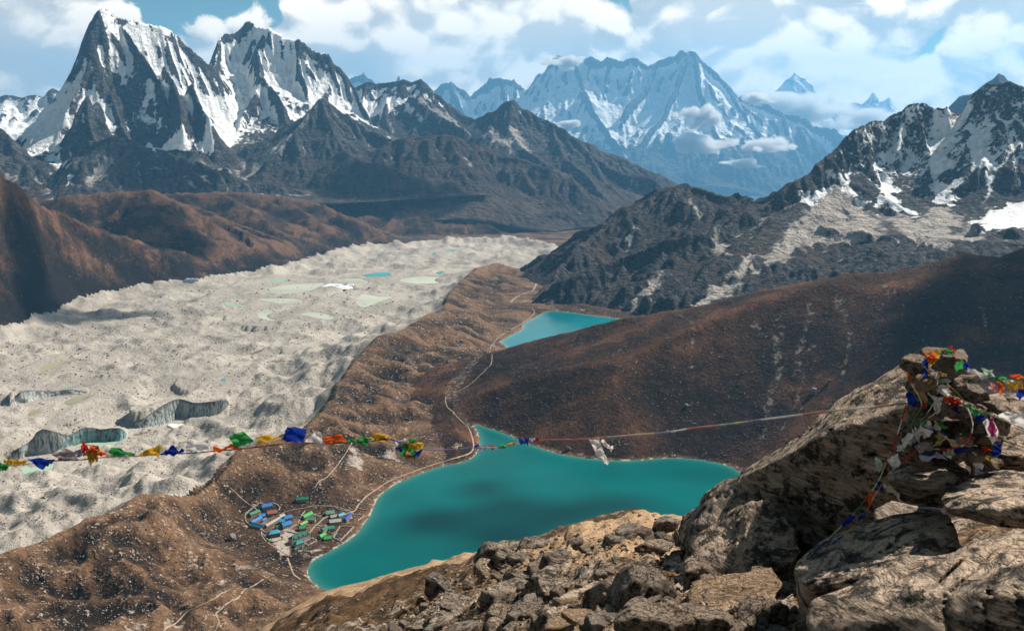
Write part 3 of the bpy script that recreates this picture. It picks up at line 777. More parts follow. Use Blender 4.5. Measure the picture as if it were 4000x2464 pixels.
class Patch:
    def __init__(s, px0, px1, D0, D1, cell, floor, seed, warp=(0, 1)):
        s.cell, s.seed = cell, seed
        pm = 0.5 * (px0 + px1); a, b, _ = ray(pm, 480); s.fx, s.fy = a, b
        t0 = math.atan((px0 - 2000) / 3960) - math.atan2(a, b); t1 = math.atan((px1 - 2000) / 3960) - math.atan2(a, b)
        s.u0, s.u1, s.w0, s.w1 = math.tan(t0) * D1, math.tan(t1) * D1, D0, D1
        s.us = np.arange(s.u0, s.u1, cell, dtype=np.float32); s.ws = np.arange(D0, D1, cell, dtype=np.float32)
        U, Wd = np.meshgrid(s.us, s.ws)
        s.X = U * s.fy + Wd * s.fx; s.Y = -U * s.fx + Wd * s.fy
        s.D = np.hypot(s.X, s.Y)
        wa, wl = warp
        s.wx = s.X + wa * fbm(s.X / wl, s.Y / wl, 4, seed + 1); s.wy = s.Y + wa * fbm(s.X / wl, s.Y / wl, 4, seed + 2)
        s.floor = floor
        s.groups = [np.full(s.X.shape, -1e9, np.float32)]
        s.groups[0] = (floor(s.D) if callable(floor) else np.full(s.X.shape, floor)).astype(np.float32)

    def ridge(s, g, rows, near, far=None, spur=(0, 100), z=None, lift=None):
        """rows of (px, py, distance); near/far = profiles [(distance, drop)...]; spur = amplitude and spacing of ribs"""
        pts = [tuple(float(c) for c in (r if lift == 'xyz' else at_dist(*r))) for r in rows]
        far = far or near
        while len(s.groups) <= g: s.groups.append(np.full(s.X.shape, -1e9, np.float32))
        X, Y = s.wx, s.wy
        best = np.full(X.shape, -1e9, np.float32); bw = np.zeros(X.shape, np.float32); bd = bw.copy(); arc = 0.0
        for a, b in zip(pts[:-1], pts[1:]):
            L = math.hypot(b[0] - a[0], b[1] - a[1])
            t, d = seg_near(X, Y, a, b)
            drop = prof_drop(d, near)
            if far is not near:
                side = (b[0] - a[0]) * (Y - a[1]) - (b[1] - a[1]) * (X - a[0])
                k = sstep(-0.2, 0.2, side / (L * (d + 1.0)))
                drop = drop * (1 - k) + prof_drop(d, far) * k
            h = a[2] + (b[2] - a[2]) * t - drop
            up = h > best
            bw = np.where(up, arc + t * L, bw); bd = np.where(up, d, bd); best = np.maximum(best, h); arc += L
        if spur[0]:
            wv = spur[1]; w = bw / wv + 0.0008 * bd * 100 / wv
            gl = np.abs(perlin(w, bd / (wv * 5), s.seed + 31)) * 1.5 + 0.55 * np.abs(perlin(w * 2.6, bd / (wv * 3), s.seed + 33)) + 0.25 * np.abs(perlin(w * 6.1, bd / (wv * 2), s.seed + 35)) - 0.5
            best = best - spur[0] * gl * sstep(0, wv * 0.9, bd)
        s.groups[g] = np.maximum(s.groups[g], best)

    def limit(s, g, rows, slope):
        """let a group's slopes fall away outside this ground outline, rows of (px, distance)"""
        d = poly_sd(s.X, s.Y, [at_dist(x, 480, D)[:2] for x, D in rows])
        s.groups[g] = s.groups[g] - slope * np.maximum(0, d)

    def finish(s, rough, rlen, ero_n=30000, steps=40, batches=3, cap=3.0, ero=0.25, crag=0.0, crest_keep=True):
        st = np.stack(s.groups)
        st = np.stack([g + 0.0 for g in st])
        s.which = st.argmax(0); h = st.max(0)
        s.above = h - s.groups[0]
        sl = h
        for _ in range(4): sl = blur(sl)
        amp = (sstep(0, 60, s.above) * 0.8 + 0.2) * (0.25 + 0.75 * sstep(0.28, 0.62, s.slope_of(sl)))
        h = h + amp * rough * ((ridged(s.wx / rlen, s.wy / rlen, 6, s.seed + 3) - 0.42) * 1.4 + 0.6 * fbm(s.X / (rlen * 0.35), s.Y / (rlen * 0.35), 4, s.seed + 4))
        h = erode(h, s.cell, ero_n, steps, batches, s.seed, cap, ero)
        if crag:
            h = h + crag * amp * (ridged(s.X / (7 * s.cell), s.Y / (7 * s.cell), 3, s.seed + 6) - 0.4) * sstep(0.5, 1.2, s.slope_of(h))
        s.Z = h.astype(np.float32)
        s.slope = s.slope_of(s.Z)
        sm = s.Z
        for _ in range(3): sm = blur(sm)
        for _ in range(3): sm2 = blur(sm) if _ == 0 else blur(sm2)
        b2 = sm
        for _ in range(10): b2 = blur(b2)
        s.hollow = (b2 - sm) / s.cell                      # > 0 in gullies, < 0 on ribs
        s.n1 = fbm(s.X / (30 * s.cell), s.Y / (30 * s.cell), 5, s.seed + 8); s.n2 = fbm(s.X / (7 * s.cell), s.Y / (7 * s.cell), 4, s.seed + 9)
        s.snow = np.zeros(s.Z.shape, np.float32); s.scree = s.snow.copy(); s.veg = s.snow.copy()
        return s

    def slope_of(s, h):
        gy, gx = np.gradient(h, s.cell); return np.sqrt(gx * gx + gy * gy)

    def hit(s, px, py):
        a, b, m = ray(px, py)
        D = np.arange(s.w0 + 2 * s.cell, s.w1 - 2 * s.cell, s.cell * 0.5) / max(a * s.fx + b * s.fy, 0.3)
        X, Y = a * D, b * D
        U = X * s.fy - Y * s.fx; Wd = X * s.fx + Y * s.fy
        i = ((U - s.u0) / s.cell).astype(int); j = ((Wd - s.w0) / s.cell).astype(int)
        ok = (i >= 0) & (i < s.Z.shape[1]) & (j >= 0) & (j < s.Z.shape[0])
        z = np.where(ok, s.Z[np.clip(j, 0, s.Z.shape[0] - 1), np.clip(i, 0, s.Z.shape[1] - 1)], -1e9)
        k = int(np.argmax(z >= m * D))
        if z[k] < m * D[k]: k = int(np.argmax(z - m * D))
        return (X[k], Y[k], z[k])

    def paint(s, field, pix, val, soft=4.0, jag=3.0):
        """lay a patch of snow, scree or turf over the ground whose outline is seen at these photo pixels"""
        pts = [s.hit(x, y) for x, y in pix]
        sf, jg = soft * s.cell, jag * s.cell
        d = poly_sd(s.X, s.Y, pts, 8 * sf) + jg * s.n2 * 2
        w = sstep(sf, -sf, d)
        f = getattr(s, field); setattr(s, field, (f * (1 - w) + val * w).astype(np.float32))

    def fan(s, apex, pix, val=0.78):
        """scree fan with streaks running down from its apex"""
        a = s.hit(*apex); d = poly_sd(s.X, s.Y, [s.hit(x, y) for x, y in pix], 40 * s.cell) + 6 * s.cell * s.n2
        th = np.arctan2(s.X - a[0], s.Y - a[1]); r = np.hypot(s.X - a[0], s.Y - a[1])
        st = val + 0.75 * fbm(th * 9, r / 260, 4, s.seed + 71)
        w = sstep(5 * s.cell, -5 * s.cell, d)
        s.scree = np.clip(s.scree * (1 - w) + st * w, 0, 1).astype(np.float32); s.snow = s.snow * (1 - w); s.veg = s.veg * (1 - w)

    def emit(s, specs, cut=25.0):
        """specs: {group: (name, material, label, category)}"""
        V = np.stack([s.X, s.Y, s.Z], -1).reshape(-1, 3)
        F = grid_faces(*s.Z.shape)
        fl = (s.floor(s.D) if callable(s.floor) else np.full(s.Z.shape, s.floor)) - cut
        keep = (s.Z > fl).ravel()[F].any(1)
        w = s.which[:-1, :-1].ravel()
        A = dict(snow=s.snow, scree=s.scree, veg=s.veg)
        for g, (nm, mt, lb, ct, members) in specs.items():
            k = keep & np.isin(w, members)
            if k.any(): tag(obj(nm, sub_mesh(nm, V, F, k, mt, A)), lb, ct, kind='structure')


ROCK_SCREE = (0.33, 0.295, 0.265)
# ---- dark rocky mountain on the right of the valley
M_RIGHT = mat_mountain('dark_mountain_rock', 4.8, (0.026, 0.029, 0.035), (0.056, 0.053, 0.055), (0.48, 0.43, 0.385), (0.085, 0.058, 0.044), (0.046, 0.037, 0.035))
P = Patch(1950, 4350, 3150, 5250, 6.6, -770.0, 300, (10, 120))
cliff = [(0, 0), (90, 150), (520, 475), (1050, 550), (1500, 720)]
P.ridge(1, [(2965, 804, 4000), (3033, 756, 4060), (3147, 690, 4160), (3227, 610, 4270)], [(0, 0), (100, 80), (360, 165), (760, 280), (1300, 480)], [(0, 0), (500, 450), (1500, 900)], (16, 120))
P.ridge(1, [(3227, 610, 4270), (3330, 519, 4400), (3398, 466, 4500), (3455, 463, 4560), (3490, 440, 4600), (3535, 415, 4620), (3580, 398, 4640), (3615, 392, 4650), (3672, 415, 4650), (3701, 406, 4650), (3735, 445, 4700), (3763, 445, 4700),
               (3803, 369, 4660), (3840, 345, 4630), (3872, 326, 4620), (3940, 318, 4620), (4000, 329, 4620), (4150, 300, 4720), (4500, 350, 4900)], cliff, [(0, 0), (400, 560), (1500, 1200)], (34, 170))
butt = [(0, 0), (50, 95), (140, 190), (400, 330)]
for rows in [[(3398, 468, 4500), (3385, 600, 4370), (3400, 720, 4270), (3430, 795, 4200)], [(3535, 417, 4620), (3505, 560, 4460), (3530, 700, 4330), (3575, 830, 4220)], [(3590, 470, 4560), (3640, 600, 4440), (3620, 740, 4320)],
             [(3763, 450, 4700), (3740, 560, 4540), (3765, 740, 4370), (3850, 850, 4260)], [(3872, 330, 4620), (3900, 540, 4450), (3960, 700, 4330), (3975, 790, 4280)], [(3300, 545, 4370), (3290, 640, 4290), (3330, 715, 4230)], [(4060, 330, 4650), (4080, 560, 4450), (4120, 780, 4280)],
             [(3455, 465, 4560), (3450, 560, 4480), (3470, 650, 4400)], [(3820, 500, 4520), (3830, 640, 4400), (3800, 760, 4330)]]:
    P.ridge(1, rows, butt, butt, (10, 60))
P.limit(1, [(2400, 3500), (2800, 3150), (4600, 3000), (4600, 6000), (2900, 6000), (2600, 4600), (2450, 4000)], 0.9)
dome = [(0, 0), (200, 90), (700, 400), (1400, 600)]
P.ridge(2, [(2053, 1188, 3580), (2178, 1054, 3900), (2270, 945, 4150), (2384, 866, 4350), (2500, 790, 4450), (2600, 733, 4500), (2680, 714, 4500), (2771, 737, 4450), (2897, 774, 4350), (2942, 763, 4320), (2965, 790, 4300)], dome, [(0, 0), (150, 300), (1400, 1800)], (12, 130))
low = [(0, 0), (60, 55), (330, 215), (700, 330)]
P.ridge(3, [(2070, 1180, 3560), (2200, 1100, 3560), (2330, 1040, 3620), (2450, 985, 3680), (2600, 928, 3720), (2748, 903, 3740), (2850, 868, 3840), (2965, 804, 4000)], low, [(0, 0), (60, 60), (600, 700)], (20, 90))
for rows in [[(2600, 928, 3720), (2580, 1040, 3600), (2520, 1130, 3510)], [(2748, 903, 3740), (2790, 1000, 3640), (2770, 1090, 3560)], [(2450, 985, 3680), (2400, 1080, 3570), (2330, 1170, 3480)], [(2850, 868, 3840), (2880, 960, 3730)], [(2300, 1050, 3600), (2230, 1130, 3520)]]:
    P.ridge(3, rows, [(0, 0), (40, 50), (200, 150), (500, 300)], None, (6, 50))
P.finish(30, 240, 40000, 45, 3, 3.0, 0.22, 6.0)
rocky = sstep(0.55, 0.95, P.slope)
zrel = P.Z
P.veg = np.clip(sstep(0.60, 0.35, P.slope) * sstep(-300, -440, zrel) * 0.7 + 0.3 * P.n1 + np.where(P.which == 2, 0.35, 0), 0, 1)
P.scree = np.clip(sstep(0.50, 0.30, P.slope) * sstep(-560, -400, zrel) * 0.36 + 0.2 * P.n1 + 0.35 * np.clip(P.hollow, -1, 1.5) * sstep(0.95, 0.5, P.slope), 0, 1) * np.where(P.which == 2, 0.3, 1)
P.snow = np.clip(sstep(-520, -60, zrel) * (0.50 + 0.6 * np.clip(P.hollow * 1.1, -0.6, 1.4) * sstep(1.5, 0.7, P.slope) + 0.22 * P.n1), 0, 1) * np.where(P.which == 2, 0.35, 1)
# scree fans, snow couloirs and the snow apron as the photograph shows them
for ap, poly in [((3262, 690), [(3262, 692), (3330, 760), (3410, 850), (3470, 930), (3330, 965), (3160, 950), (3060, 960), (3130, 860), (3190, 780)]), ((3110, 870), [(3100, 870), (3130, 880), (3110, 960), (3050, 1040), (2960, 1070), (2990, 1010), (3060, 930)]), ((3690, 720), [(3660, 780), (3740, 850), (3830, 930), (3700, 975), (3580, 960), (3500, 880), (3450, 800), (3500, 815), (3580, 870)]),
                 ((2800, 890), [(2790, 890), (2830, 940), (2855, 1010), (2830, 1040), (2800, 960), (2775, 920)]), ((2930, 990), [(2920, 990), (2945, 1010), (2890, 1120), (2790, 1180), (2680, 1215), (2760, 1130), (2860, 1070)]), ((2700, 780), [(2690, 780), (2745, 825), (2790, 870), (2740, 860), (2700, 820)]), ((2590, 1050), [(2570, 1050), (2610, 1055), (2570, 1160), (2480, 1230), (2440, 1220), (2530, 1120)]), ((2480, 890), [(2470, 880), (2490, 890), (2470, 960), (2440, 1000), (2445, 950)])]:
    P.fan(ap, poly)
for poly in [[(3660, 470), (3760, 480), (3700, 600), (3680, 720), (3740, 700), (3720, 800), (3650, 790), (3645, 650), (3650, 560)], [(3235, 690), (3290, 700), (3400, 790), (3440, 815), (3420, 825), (3330, 760), (3270, 715)], [(3440, 690), (3490, 720), (3520, 810), (3480, 830), (3450, 770)],
             [(3800, 870), (3900, 810), (4000, 790), (4100, 780), (4100, 900), (3900, 900), (3840, 905)], [(3790, 500), (3830, 540), (3880, 640), (3870, 760), (3840, 700), (3800, 600)], [(3500, 520), (3530, 560), (3490, 630), (3480, 600)], [(3130, 780), (3225, 745), (3240, 760), (3160, 800)], [(3510, 800), (3560, 820), (3600, 835), (3580, 850), (3520, 830)]]:
    P.paint('snow', poly, 0.86, 4, 5)
P.emit({1: ('mountain', M_RIGHT, 'dark craggy mountain with snow couloirs and pale scree fans beyond the brown hill', 'mountain', [0, 1]),
        2: ('hill', M_RIGHT, 'rounded brown rocky summit behind the dark cliffs', 'hill', [2]), 3: ('cliff', M_RIGHT, 'dark cliffs with pale scree chutes above the smaller turquoise lake', 'cliff', [3])}, -25)
PATCH_R = P

# ---- blue spire peeping over the right mountain
M_BLUE = mat_mountain('far_blue_rock', 9, (0.045, 0.05, 0.055), (0.07, 0.07, 0.075), ROCK_SCREE, (0.06, 0.05, 0.05), (0.05, 0.05, 0.05))
P = Patch(3500, 4250, 10300, 12400, 26, -300, 320, (20, 200))
P.ridge(1, [(3560, 520, 11000), (3706, 405, 11000), (3760, 372, 11000), (3798, 348, 11000), (3850, 310, 11000), (3900, 271, 11000), (3929, 280, 11050), (3946, 320, 11100), (4010, 400, 11100)], [(0, 0), (300, 330), (1000, 800)], None, (50, 300))
P.finish(50, 500, 6000, 30, 2)
P.snow = np.clip(0.18 + 0.3 * np.clip(P.hollow, -1, 1), 0, 1)
P.emit({1: ('mountain', M_BLUE, 'hazy blue rock spire peeping over the dark craggy mountain', 'mountain', [0, 1])}, -100)

# ---- two great snow peaks on the left
ROCK_SCREE = (0.43, 0.395, 0.36)
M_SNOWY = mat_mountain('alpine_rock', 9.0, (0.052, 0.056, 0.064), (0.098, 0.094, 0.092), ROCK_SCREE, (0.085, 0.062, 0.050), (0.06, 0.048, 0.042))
P = Patch(-300, 1500, 6750, 10250, 10.8, lambda D: np.interp(D, [6700, 7400, 8000, 10600], [-560, -470, -420, -300]), 340, (26, 260))
face = [(0, 0), (330, 800), (750, 1150), (1700, 1420)]
lface = [(0, 0), (60, 90), (300, 420), (700, 760), (1500, 1100)]
P.ridge(1, [(100, 520, 8700), (160, 470, 8650), (194, 433, 8620), (211, 382, 8650), (251, 346, 8620), (274, 272, 8600), (285, 220, 8600), (331, 146, 8600), (348, 72, 8600), (365, 44, 8600), (388, 24, 8600), (422, 32, 8650), (456, 55, 8700), (530, 72, 8760), (570, 89, 8800), (662, 118, 8860), (684, 141, 8900), (713, 175, 8930), (758, 215, 8960), (800, 243, 9000), (835, 266, 9040)],
        face, [(0, 0), (330, 850), (1500, 1600)], (34, 330))
rib = [(0, 0), (60, 125), (250, 460), (700, 950)]
for rows in [[(388, 26, 8600), (352, 130, 8500), (345, 230, 8400), (305, 340, 8270), (250, 420, 8150)], [(456, 57, 8700), (540, 180, 8480), (600, 270, 8340), (640, 350, 8200)], [(640, 250, 8560), (673, 318, 8230), (700, 420, 8060), (715, 520, 7920)], [(740, 330, 8350), (790, 420, 8150), (822, 470, 8040)],
             [(342, 371, 7960), (345, 470, 7830), (400, 627, 7640)], [(342, 371, 7960), (290, 470, 7830), (265, 560, 7740)], [(420, 330, 8330), (470, 440, 8100), (500, 540, 7860)]]:
    P.ridge(1, rows, rib, None, (22, 90))
P.ridge(3, [(430, 530, 7560), (456, 545, 7540), (520, 570, 7500), (593, 580, 7460), (660, 612, 7400), (741, 642, 7340), (827, 682, 7290), (970, 705, 7230), (1100, 730, 7180)], [(0, 0), (200, 150), (600, 380)], [(0, 0), (250, 60), (700, 300)], (30, 150))
P.ridge(3, [(0, 640, 7700), (90, 600, 7760), (180, 640, 7640), (250, 690, 7500), (330, 720, 7400)], [(0, 0), (150, 80), (500, 250)], None, (16, 120))
P.ridge(3, [(-300, 470, 8000), (-120, 470, 8000), (0, 495, 8000), (40, 530, 7950), (70, 600, 7880)], [(0, 0), (200, 240), (600, 420)], None, (20, 100))
tface = [(0, 0), (300, 520), (800, 860), (1700, 1150)]
P.ridge(2, [(835, 266, 9200), (844, 226, 9500), (855, 198, 9700), (861, 158, 9800), (878, 132, 9850), (924, 123, 9900), (970, 82, 9950), (985, 100, 9930), (1000, 108, 9860), (1027, 109, 9820), (1066, 129, 9800), (1112, 152, 9780), (1152, 161, 9760), (1169, 155, 9750), (1198, 186, 9740), (1240, 205, 9730), (1283, 220, 9720), (1300, 249, 9710), (1340, 277, 9700), (1357, 312, 9690), (1380, 342, 9650), (1430, 420, 9500)],
        tface, [(0, 0), (330, 700), (1500, 1400)], (28, 300))
for rows in [[(1000, 200, 9650), (1027, 319, 9300), (1090, 380, 9100), (1120, 480, 8850), (1000, 590, 8500)], [(1169, 157, 9750), (1165, 270, 9560), (1200, 370, 9380)], [(1283, 262, 9680), (1290, 340, 9540), (1250, 430, 9350)], [(1027, 319, 9300), (960, 430, 9000), (930, 520, 8750)]]:
    P.ridge(2, rows, rib, None, (20, 90))
P.finish(56, 520, 26000, 40, 2, 2.4, 0.15, 9.0)
alt = P.Z
steep = P.slope
P.snow = np.clip(sstep(-330, 300, alt + 160 * P.n1) * (0.74 + 0.45 * np.clip(P.hollow, -0.7, 1.2) + 0.45 * P.n1 + 0.30 * P.n2 - 0.22 * sstep(1.1, 2.4, steep)) + 0.30 * sstep(0.75, 0.4, steep) * sstep(-420, -250, alt), 0, 1)
P.veg = np.clip(sstep(-300, -420, alt) * sstep(0.9, 0.4, steep) + 0.3 * P.n1, 0, 1)
P.scree = np.clip(sstep(-180, -330, alt) * (0.35 + 0.7 * np.clip(P.hollow, -1, 1.2)) * sstep(0.95, 0.5, steep), 0, 1)
for poly, v in [([(800, 360), (870, 420), (950, 360), (1020, 360), (960, 430), (940, 520), (900, 560), (830, 570), (790, 615), (750, 600), (780, 540), (830, 470), (810, 420)], 1.0), ([(90, 470), (180, 430), (280, 400), (260, 520), (230, 590), (120, 600), (60, 540)], 0.95),
                ([(580, 560), (680, 540), (780, 560), (740, 585), (600, 580)], 0.95), ([(388, 35), (460, 65), (570, 100), (690, 150), (640, 190), (560, 160), (480, 110), (400, 70)], 0.9), ([(860, 170), (1000, 112), (1100, 150), (1160, 165), (1080, 190), (960, 180), (870, 210)], 1.0), ([(130, 605), (230, 595), (280, 660), (275, 720), (240, 660), (180, 620)], 0.8),
                ([(545, 300), (600, 330), (580, 420), (550, 440), (540, 370)], 0.8), ([(540, 440), (620, 460), (660, 510), (600, 500), (540, 480)], 0.7)]:
    P.paint('snow', poly, v, 4, 4)
for poly, v in [([(330, 110), (372, 60), (352, 200), (360, 260), (330, 270)], 0.1), ([(560, 270), (640, 300), (540, 420), (470, 480), (400, 360), (350, 300), (440, 290)], 0.28), ([(673, 320), (780, 420), (820, 470), (740, 540), (680, 500), (640, 420)], 0.08), ([(342, 371), (400, 450), (430, 600), (330, 640), (270, 600), (290, 460)], 0.25)]:
    P.paint('snow', poly, v, 5, 5)
for poly in [[(330, 700), (430, 620), (450, 640), (400, 700), (330, 730)], [(930, 690), (1000, 610), (1060, 640), (1120, 690), (1060, 715)], [(600, 590), (780, 620), (900, 680), (830, 670), (700, 620)]]:
    P.paint('scree', poly, 0.9, 5); P.paint('veg', poly, 0, 5)
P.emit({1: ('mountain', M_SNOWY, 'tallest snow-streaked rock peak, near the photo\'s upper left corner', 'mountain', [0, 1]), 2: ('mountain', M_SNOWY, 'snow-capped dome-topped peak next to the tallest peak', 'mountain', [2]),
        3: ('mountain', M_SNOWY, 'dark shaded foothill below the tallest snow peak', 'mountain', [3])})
PATCH_S = P

# ---- brown and blue ranges in the middle distance
M_MID = mat_mountain('mid_range_rock', 9.0, (0.036, 0.041, 0.050), (0.066, 0.064, 0.066), ROCK_SCREE, (0.086, 0.060, 0.048), (0.050, 0.040, 0.038))
P = Patch(900, 2720, 6750, 10750, 11, lambda D: np.interp(D, [6700, 7400, 9000, 11200], [-760, -740, -700, -560]), 360, (26, 260))
mid = [(0, 0), (120, 120), (500, 420), (1100, 720), (2000, 950)]
soft_ = [(0, 0), (120, 70), (500, 350), (1200, 760), (2000, 1200)]
P.ridge(1, [(1040, 640, 7750), (1083, 590, 7850), (1150, 510, 8020), (1209, 437, 8200), (1255, 386, 8320), (1300, 420, 8330), (1385, 471, 8280), (1440, 505, 8220), (1528, 542, 8120)], mid, None, (24, 300))
for rows in [[(1255, 388, 8320), (1290, 500, 8020), (1370, 620, 7700), (1480, 730, 7380)], [(1150, 510, 8020), (1180, 640, 7660), (1230, 740, 7350)], [(1385, 473, 8280), (1430, 580, 7950), (1470, 640, 7780)]]:
    P.ridge(1, rows, [(0, 0), (60, 55), (400, 280), (900, 520)], None, (16, 110))
P.ridge(2, [(1330, 400, 10500), (1385, 340, 10500), (1431, 323, 10500), (1480, 325, 10480), (1528, 317, 10450), (1574, 309, 10420), (1610, 322, 10410), (1642, 309, 10400), (1688, 363, 10300), (1756, 403, 10200), (1813, 448, 10100), (1870, 468, 10000), (1940, 540, 9700)], mid, None, (26, 300))
for rows in [[(1597, 371, 10200), (1700, 440, 9800), (1820, 510, 9400), (1935, 565, 9100)], [(1528, 319, 10450), (1500, 420, 10050), (1520, 500, 9700)], [(1431, 325, 10500), (1410, 420, 10100)]]:
    P.ridge(2, rows, rib, None, (16, 100))
P.ridge(3, [(1840, 490, 9500), (1870, 466, 9500), (1927, 437, 9480), (1956, 414, 9460), (2001, 391, 9450), (2024, 420, 9430), (2064, 431, 9400), (2098, 454, 9350), (2155, 483, 9280), (2212, 505, 9200), (2298, 591, 9050), (2366, 642, 8900), (2441, 677, 8750), (2537, 694, 8650), (2583, 728, 8550), (2640, 790, 8400)], mid, None, (24, 300))
for rows in [[(2001, 393, 9450), (1990, 500, 9100), (2060, 590, 8750), (2180, 670, 8400)], [(2155, 483, 9280), (2190, 590, 8850), (2290, 690, 8450), (2380, 790, 8100)], [(1927, 437, 9480), (1900, 520, 9150), (1960, 600, 8800)], [(2298, 591, 9050), (2350, 690, 8650), (2430, 770, 8300)]]:
    P.ridge(3, rows, [(0, 0), (60, 50), (400, 260), (900, 480)], None, (14, 110))
P.ridge(4, [(1528, 548, 7920), (1640, 530, 7900), (1756, 528, 7900), (1850, 560, 7860), (1927, 597, 7800), (2041, 620, 7720), (2155, 660, 7600), (2240, 720, 7480), (2300, 790, 7360), (2330, 860, 7250)], soft_, None, (26, 200))
P.ridge(4, [(1756, 530, 7900), (1800, 640, 7560), (1900, 740, 7280), (2050, 830, 7050)], [(0, 0), (80, 40), (400, 200), (900, 400)], None, (14, 130))
P.ridge(5, [(1345, 585, 7600), (1414, 631, 7450), (1528, 654, 7350), (1642, 705, 7230), (1756, 756, 7120), (1870, 819, 7000), (1960, 870, 6900)], soft_, None, (20, 180))
P.finish(38, 420, 32000, 42, 2, 2.6, 0.18, 6.0)
alt = P.Z
P.snow = np.clip(sstep(-260, 380, alt + 90 * P.n1) * (0.46 + 0.75 * np.clip(P.hollow, -0.6, 1.2) + 0.25 * P.n2) * np.where(np.isin(P.which, [4, 5]), 0.2, 1), 0, 1)
P.veg = np.clip(sstep(-120, -420, alt + 120 * P.n1) * sstep(1.0, 0.5, P.slope) + np.where(np.isin(P.which, [4, 5]), 0.6, 0) - 0.35 * np.clip(P.hollow, -1, 1), 0, 1)
P.scree = np.clip((0.18 + 0.7 * np.clip(P.hollow, -1, 1.2)) * sstep(1.0, 0.6, P.slope) * sstep(-620, -250, alt) + 0.15 * P.n1, 0, 1)
for poly in [[(1597, 372), (1680, 410), (1780, 470), (1935, 563), (1920, 570), (1780, 500), (1670, 440)], [(1210, 440), (1180, 500), (1100, 590), (1020, 660), (960, 700), (1000, 640), (1100, 540)], [(1990, 490), (2040, 520), (2080, 600), (2000, 600), (1960, 560)], [(1910, 500), (1950, 520), (1980, 585), (1930, 560)]]:
    P.paint('scree', poly, 0.9, 5); P.paint('snow', poly, 0.05, 5); P.paint('veg', poly, 0, 5)
for poly in [[(1380, 400), (1410, 395), (1480, 415), (1560, 385), (1560, 405), (1490, 450), (1420, 480), (1390, 450)], [(1585, 425), (1615, 412), (1605, 428), (1588, 433)]]:
    P.paint('snow', poly, 0.95, 4)
P.emit({1: ('mountain', M_MID, 'dark blue-brown peak with a pale scree gully below the dome-topped snow peak', 'mountain', [0, 1]), 2: ('mountain', M_MID, 'jagged ridge with a tilted snowfield and long scree ramp', 'mountain', [2]), 3: ('mountain', M_MID, 'dark pointed peak whose ridge falls into the hazy gorge', 'mountain', [3]),
        4: ('hill', M_MID, 'broad brown shoulder below the jagged ridge', 'hill', [4]), 5: ('hill', M_MID, 'brown spur with a pale crest in front of the broad shoulder', 'hill', [5])}, -20)
PATCH_M = P

# ---- far snow range in the haze
M_FAR = mat_mountain('far_snow_rock', 36, (0.060, 0.066, 0.072), (0.095, 0.095, 0.098), ROCK_SCREE, (0.07, 0.065, 0.06), (0.055, 0.055, 0.055))
FD = 33000.0
P = Patch(1280, 3450, 27500, 34200, 38, lambda D: np.interp(D, [27000, 36500], [-3300, -2600]), 380, (90, 900))
fr = [(0, 0), (250, 420), (1500, 1700), (3300, 3000), (5000, 5600)]
P.ridge(1, [(1250, 400, FD), (1340, 330, FD), (1363, 317, FD), (1425, 275, FD), (1482, 317, FD), (1520, 308, FD), (1557, 286, FD), (1600, 312, FD), (1654, 312, FD), (1694, 346, FD), (1722, 323, FD), (1756, 323, FD), (1785, 352, FD), (1842, 372, FD), (1870, 363, FD), (1916, 320, FD), (1960, 316, FD), (2007, 317, FD), (2019, 340, FD), (2070, 340, FD)], fr, None, (90, 1300))
P.ridge(2, [(2070, 340, FD), (2121, 300, FD), (2150, 243, FD), (2184, 215, FD), (2241, 215, FD), (2270, 238, FD), (2304, 220, FD), (2355, 249, FD), (2384, 235, FD), (2435, 249, FD)], fr, None, (110, 1400))
P.ridge(3, [(2435, 249, FD), (2486, 226, FD), (2532, 266, FD), (2566, 255, FD), (2612, 226, FD), (2663, 200, FD), (2690, 200, FD), (2708, 204, FD), (2754, 241, FD), (2811, 284, FD), (2834, 298, FD), (2885, 352, FD), (2942, 369, FD), (2999, 392, FD), (3056, 426, FD), (3113, 457, FD), (3199, 489, FD), (3273, 492, FD), (3313, 523, FD), (3420, 600, FD)], fr, None, (110, 1400))
fr2 = [(0, 0), (200, 320), (900, 1000), (2500, 1900)]
for g, rows in [(2, [(2241, 217, FD), (2280, 330, 32000), (2320, 440, 31000), (2260, 520, 30300)]), (2, [(2121, 302, FD), (2140, 420, 31800), (2160, 480, 31200)]), (2, [(2270, 345, 31700), (2330, 430, 30900), (2400, 560, 29800), (2480, 660, 28900)]), (3, [(2690, 204, FD), (2640, 350, 31700), (2560, 480, 30500), (2480, 600, 29400)]), (3, [(2708, 206, FD), (2740, 360, 31600), (2800, 520, 30300), (2860, 640, 29200)]),
                (3, [(2834, 300, FD), (2900, 430, 31800), (3000, 560, 30600)]), (3, [(2566, 257, FD), (2520, 350, 32000), (2440, 440, 31000)]), (1, [(1756, 325, FD), (1800, 420, 31900), (1830, 470, 31300)]), (1, [(1960, 318, FD), (1980, 420, 31800), (2060, 500, 30800)]), (3, [(3056, 426, FD), (3100, 560, 31400), (3140, 640, 30500)])]:
    P.ridge(g, rows, fr2, None, (70, 600))
P.finish(280, 2800, 50000, 45, 3, 3.0, 0.22, 18.0)
alt = P.Z
P.snow = np.clip(sstep(-1900, 500, alt + 300 * P.n1) * (0.84 + 0.62 * np.clip(P.hollow, -0.7, 1.2) + 0.25 * P.n2 - 0.15 * sstep(1.2, 2.2, P.slope)), 0, 1)
P.veg = np.clip(sstep(-900, -1900, alt), 0, 1)
P.scree = np.clip(0.3 * P.hollow * sstep(-2300, -900, alt), 0, 1)
P.emit({1: ('mountain', M_FAR, 'low hazy snow ridge in the far middle of the skyline', 'mountain', [0, 1]), 2: ('mountain', M_FAR, 'far hazy snow mountain with its summit in cloud', 'mountain', [2]), 3: ('mountain', M_FAR, 'far hazy pyramid snow peak with cloud puffs on its flank', 'mountain', [3])}, 100)

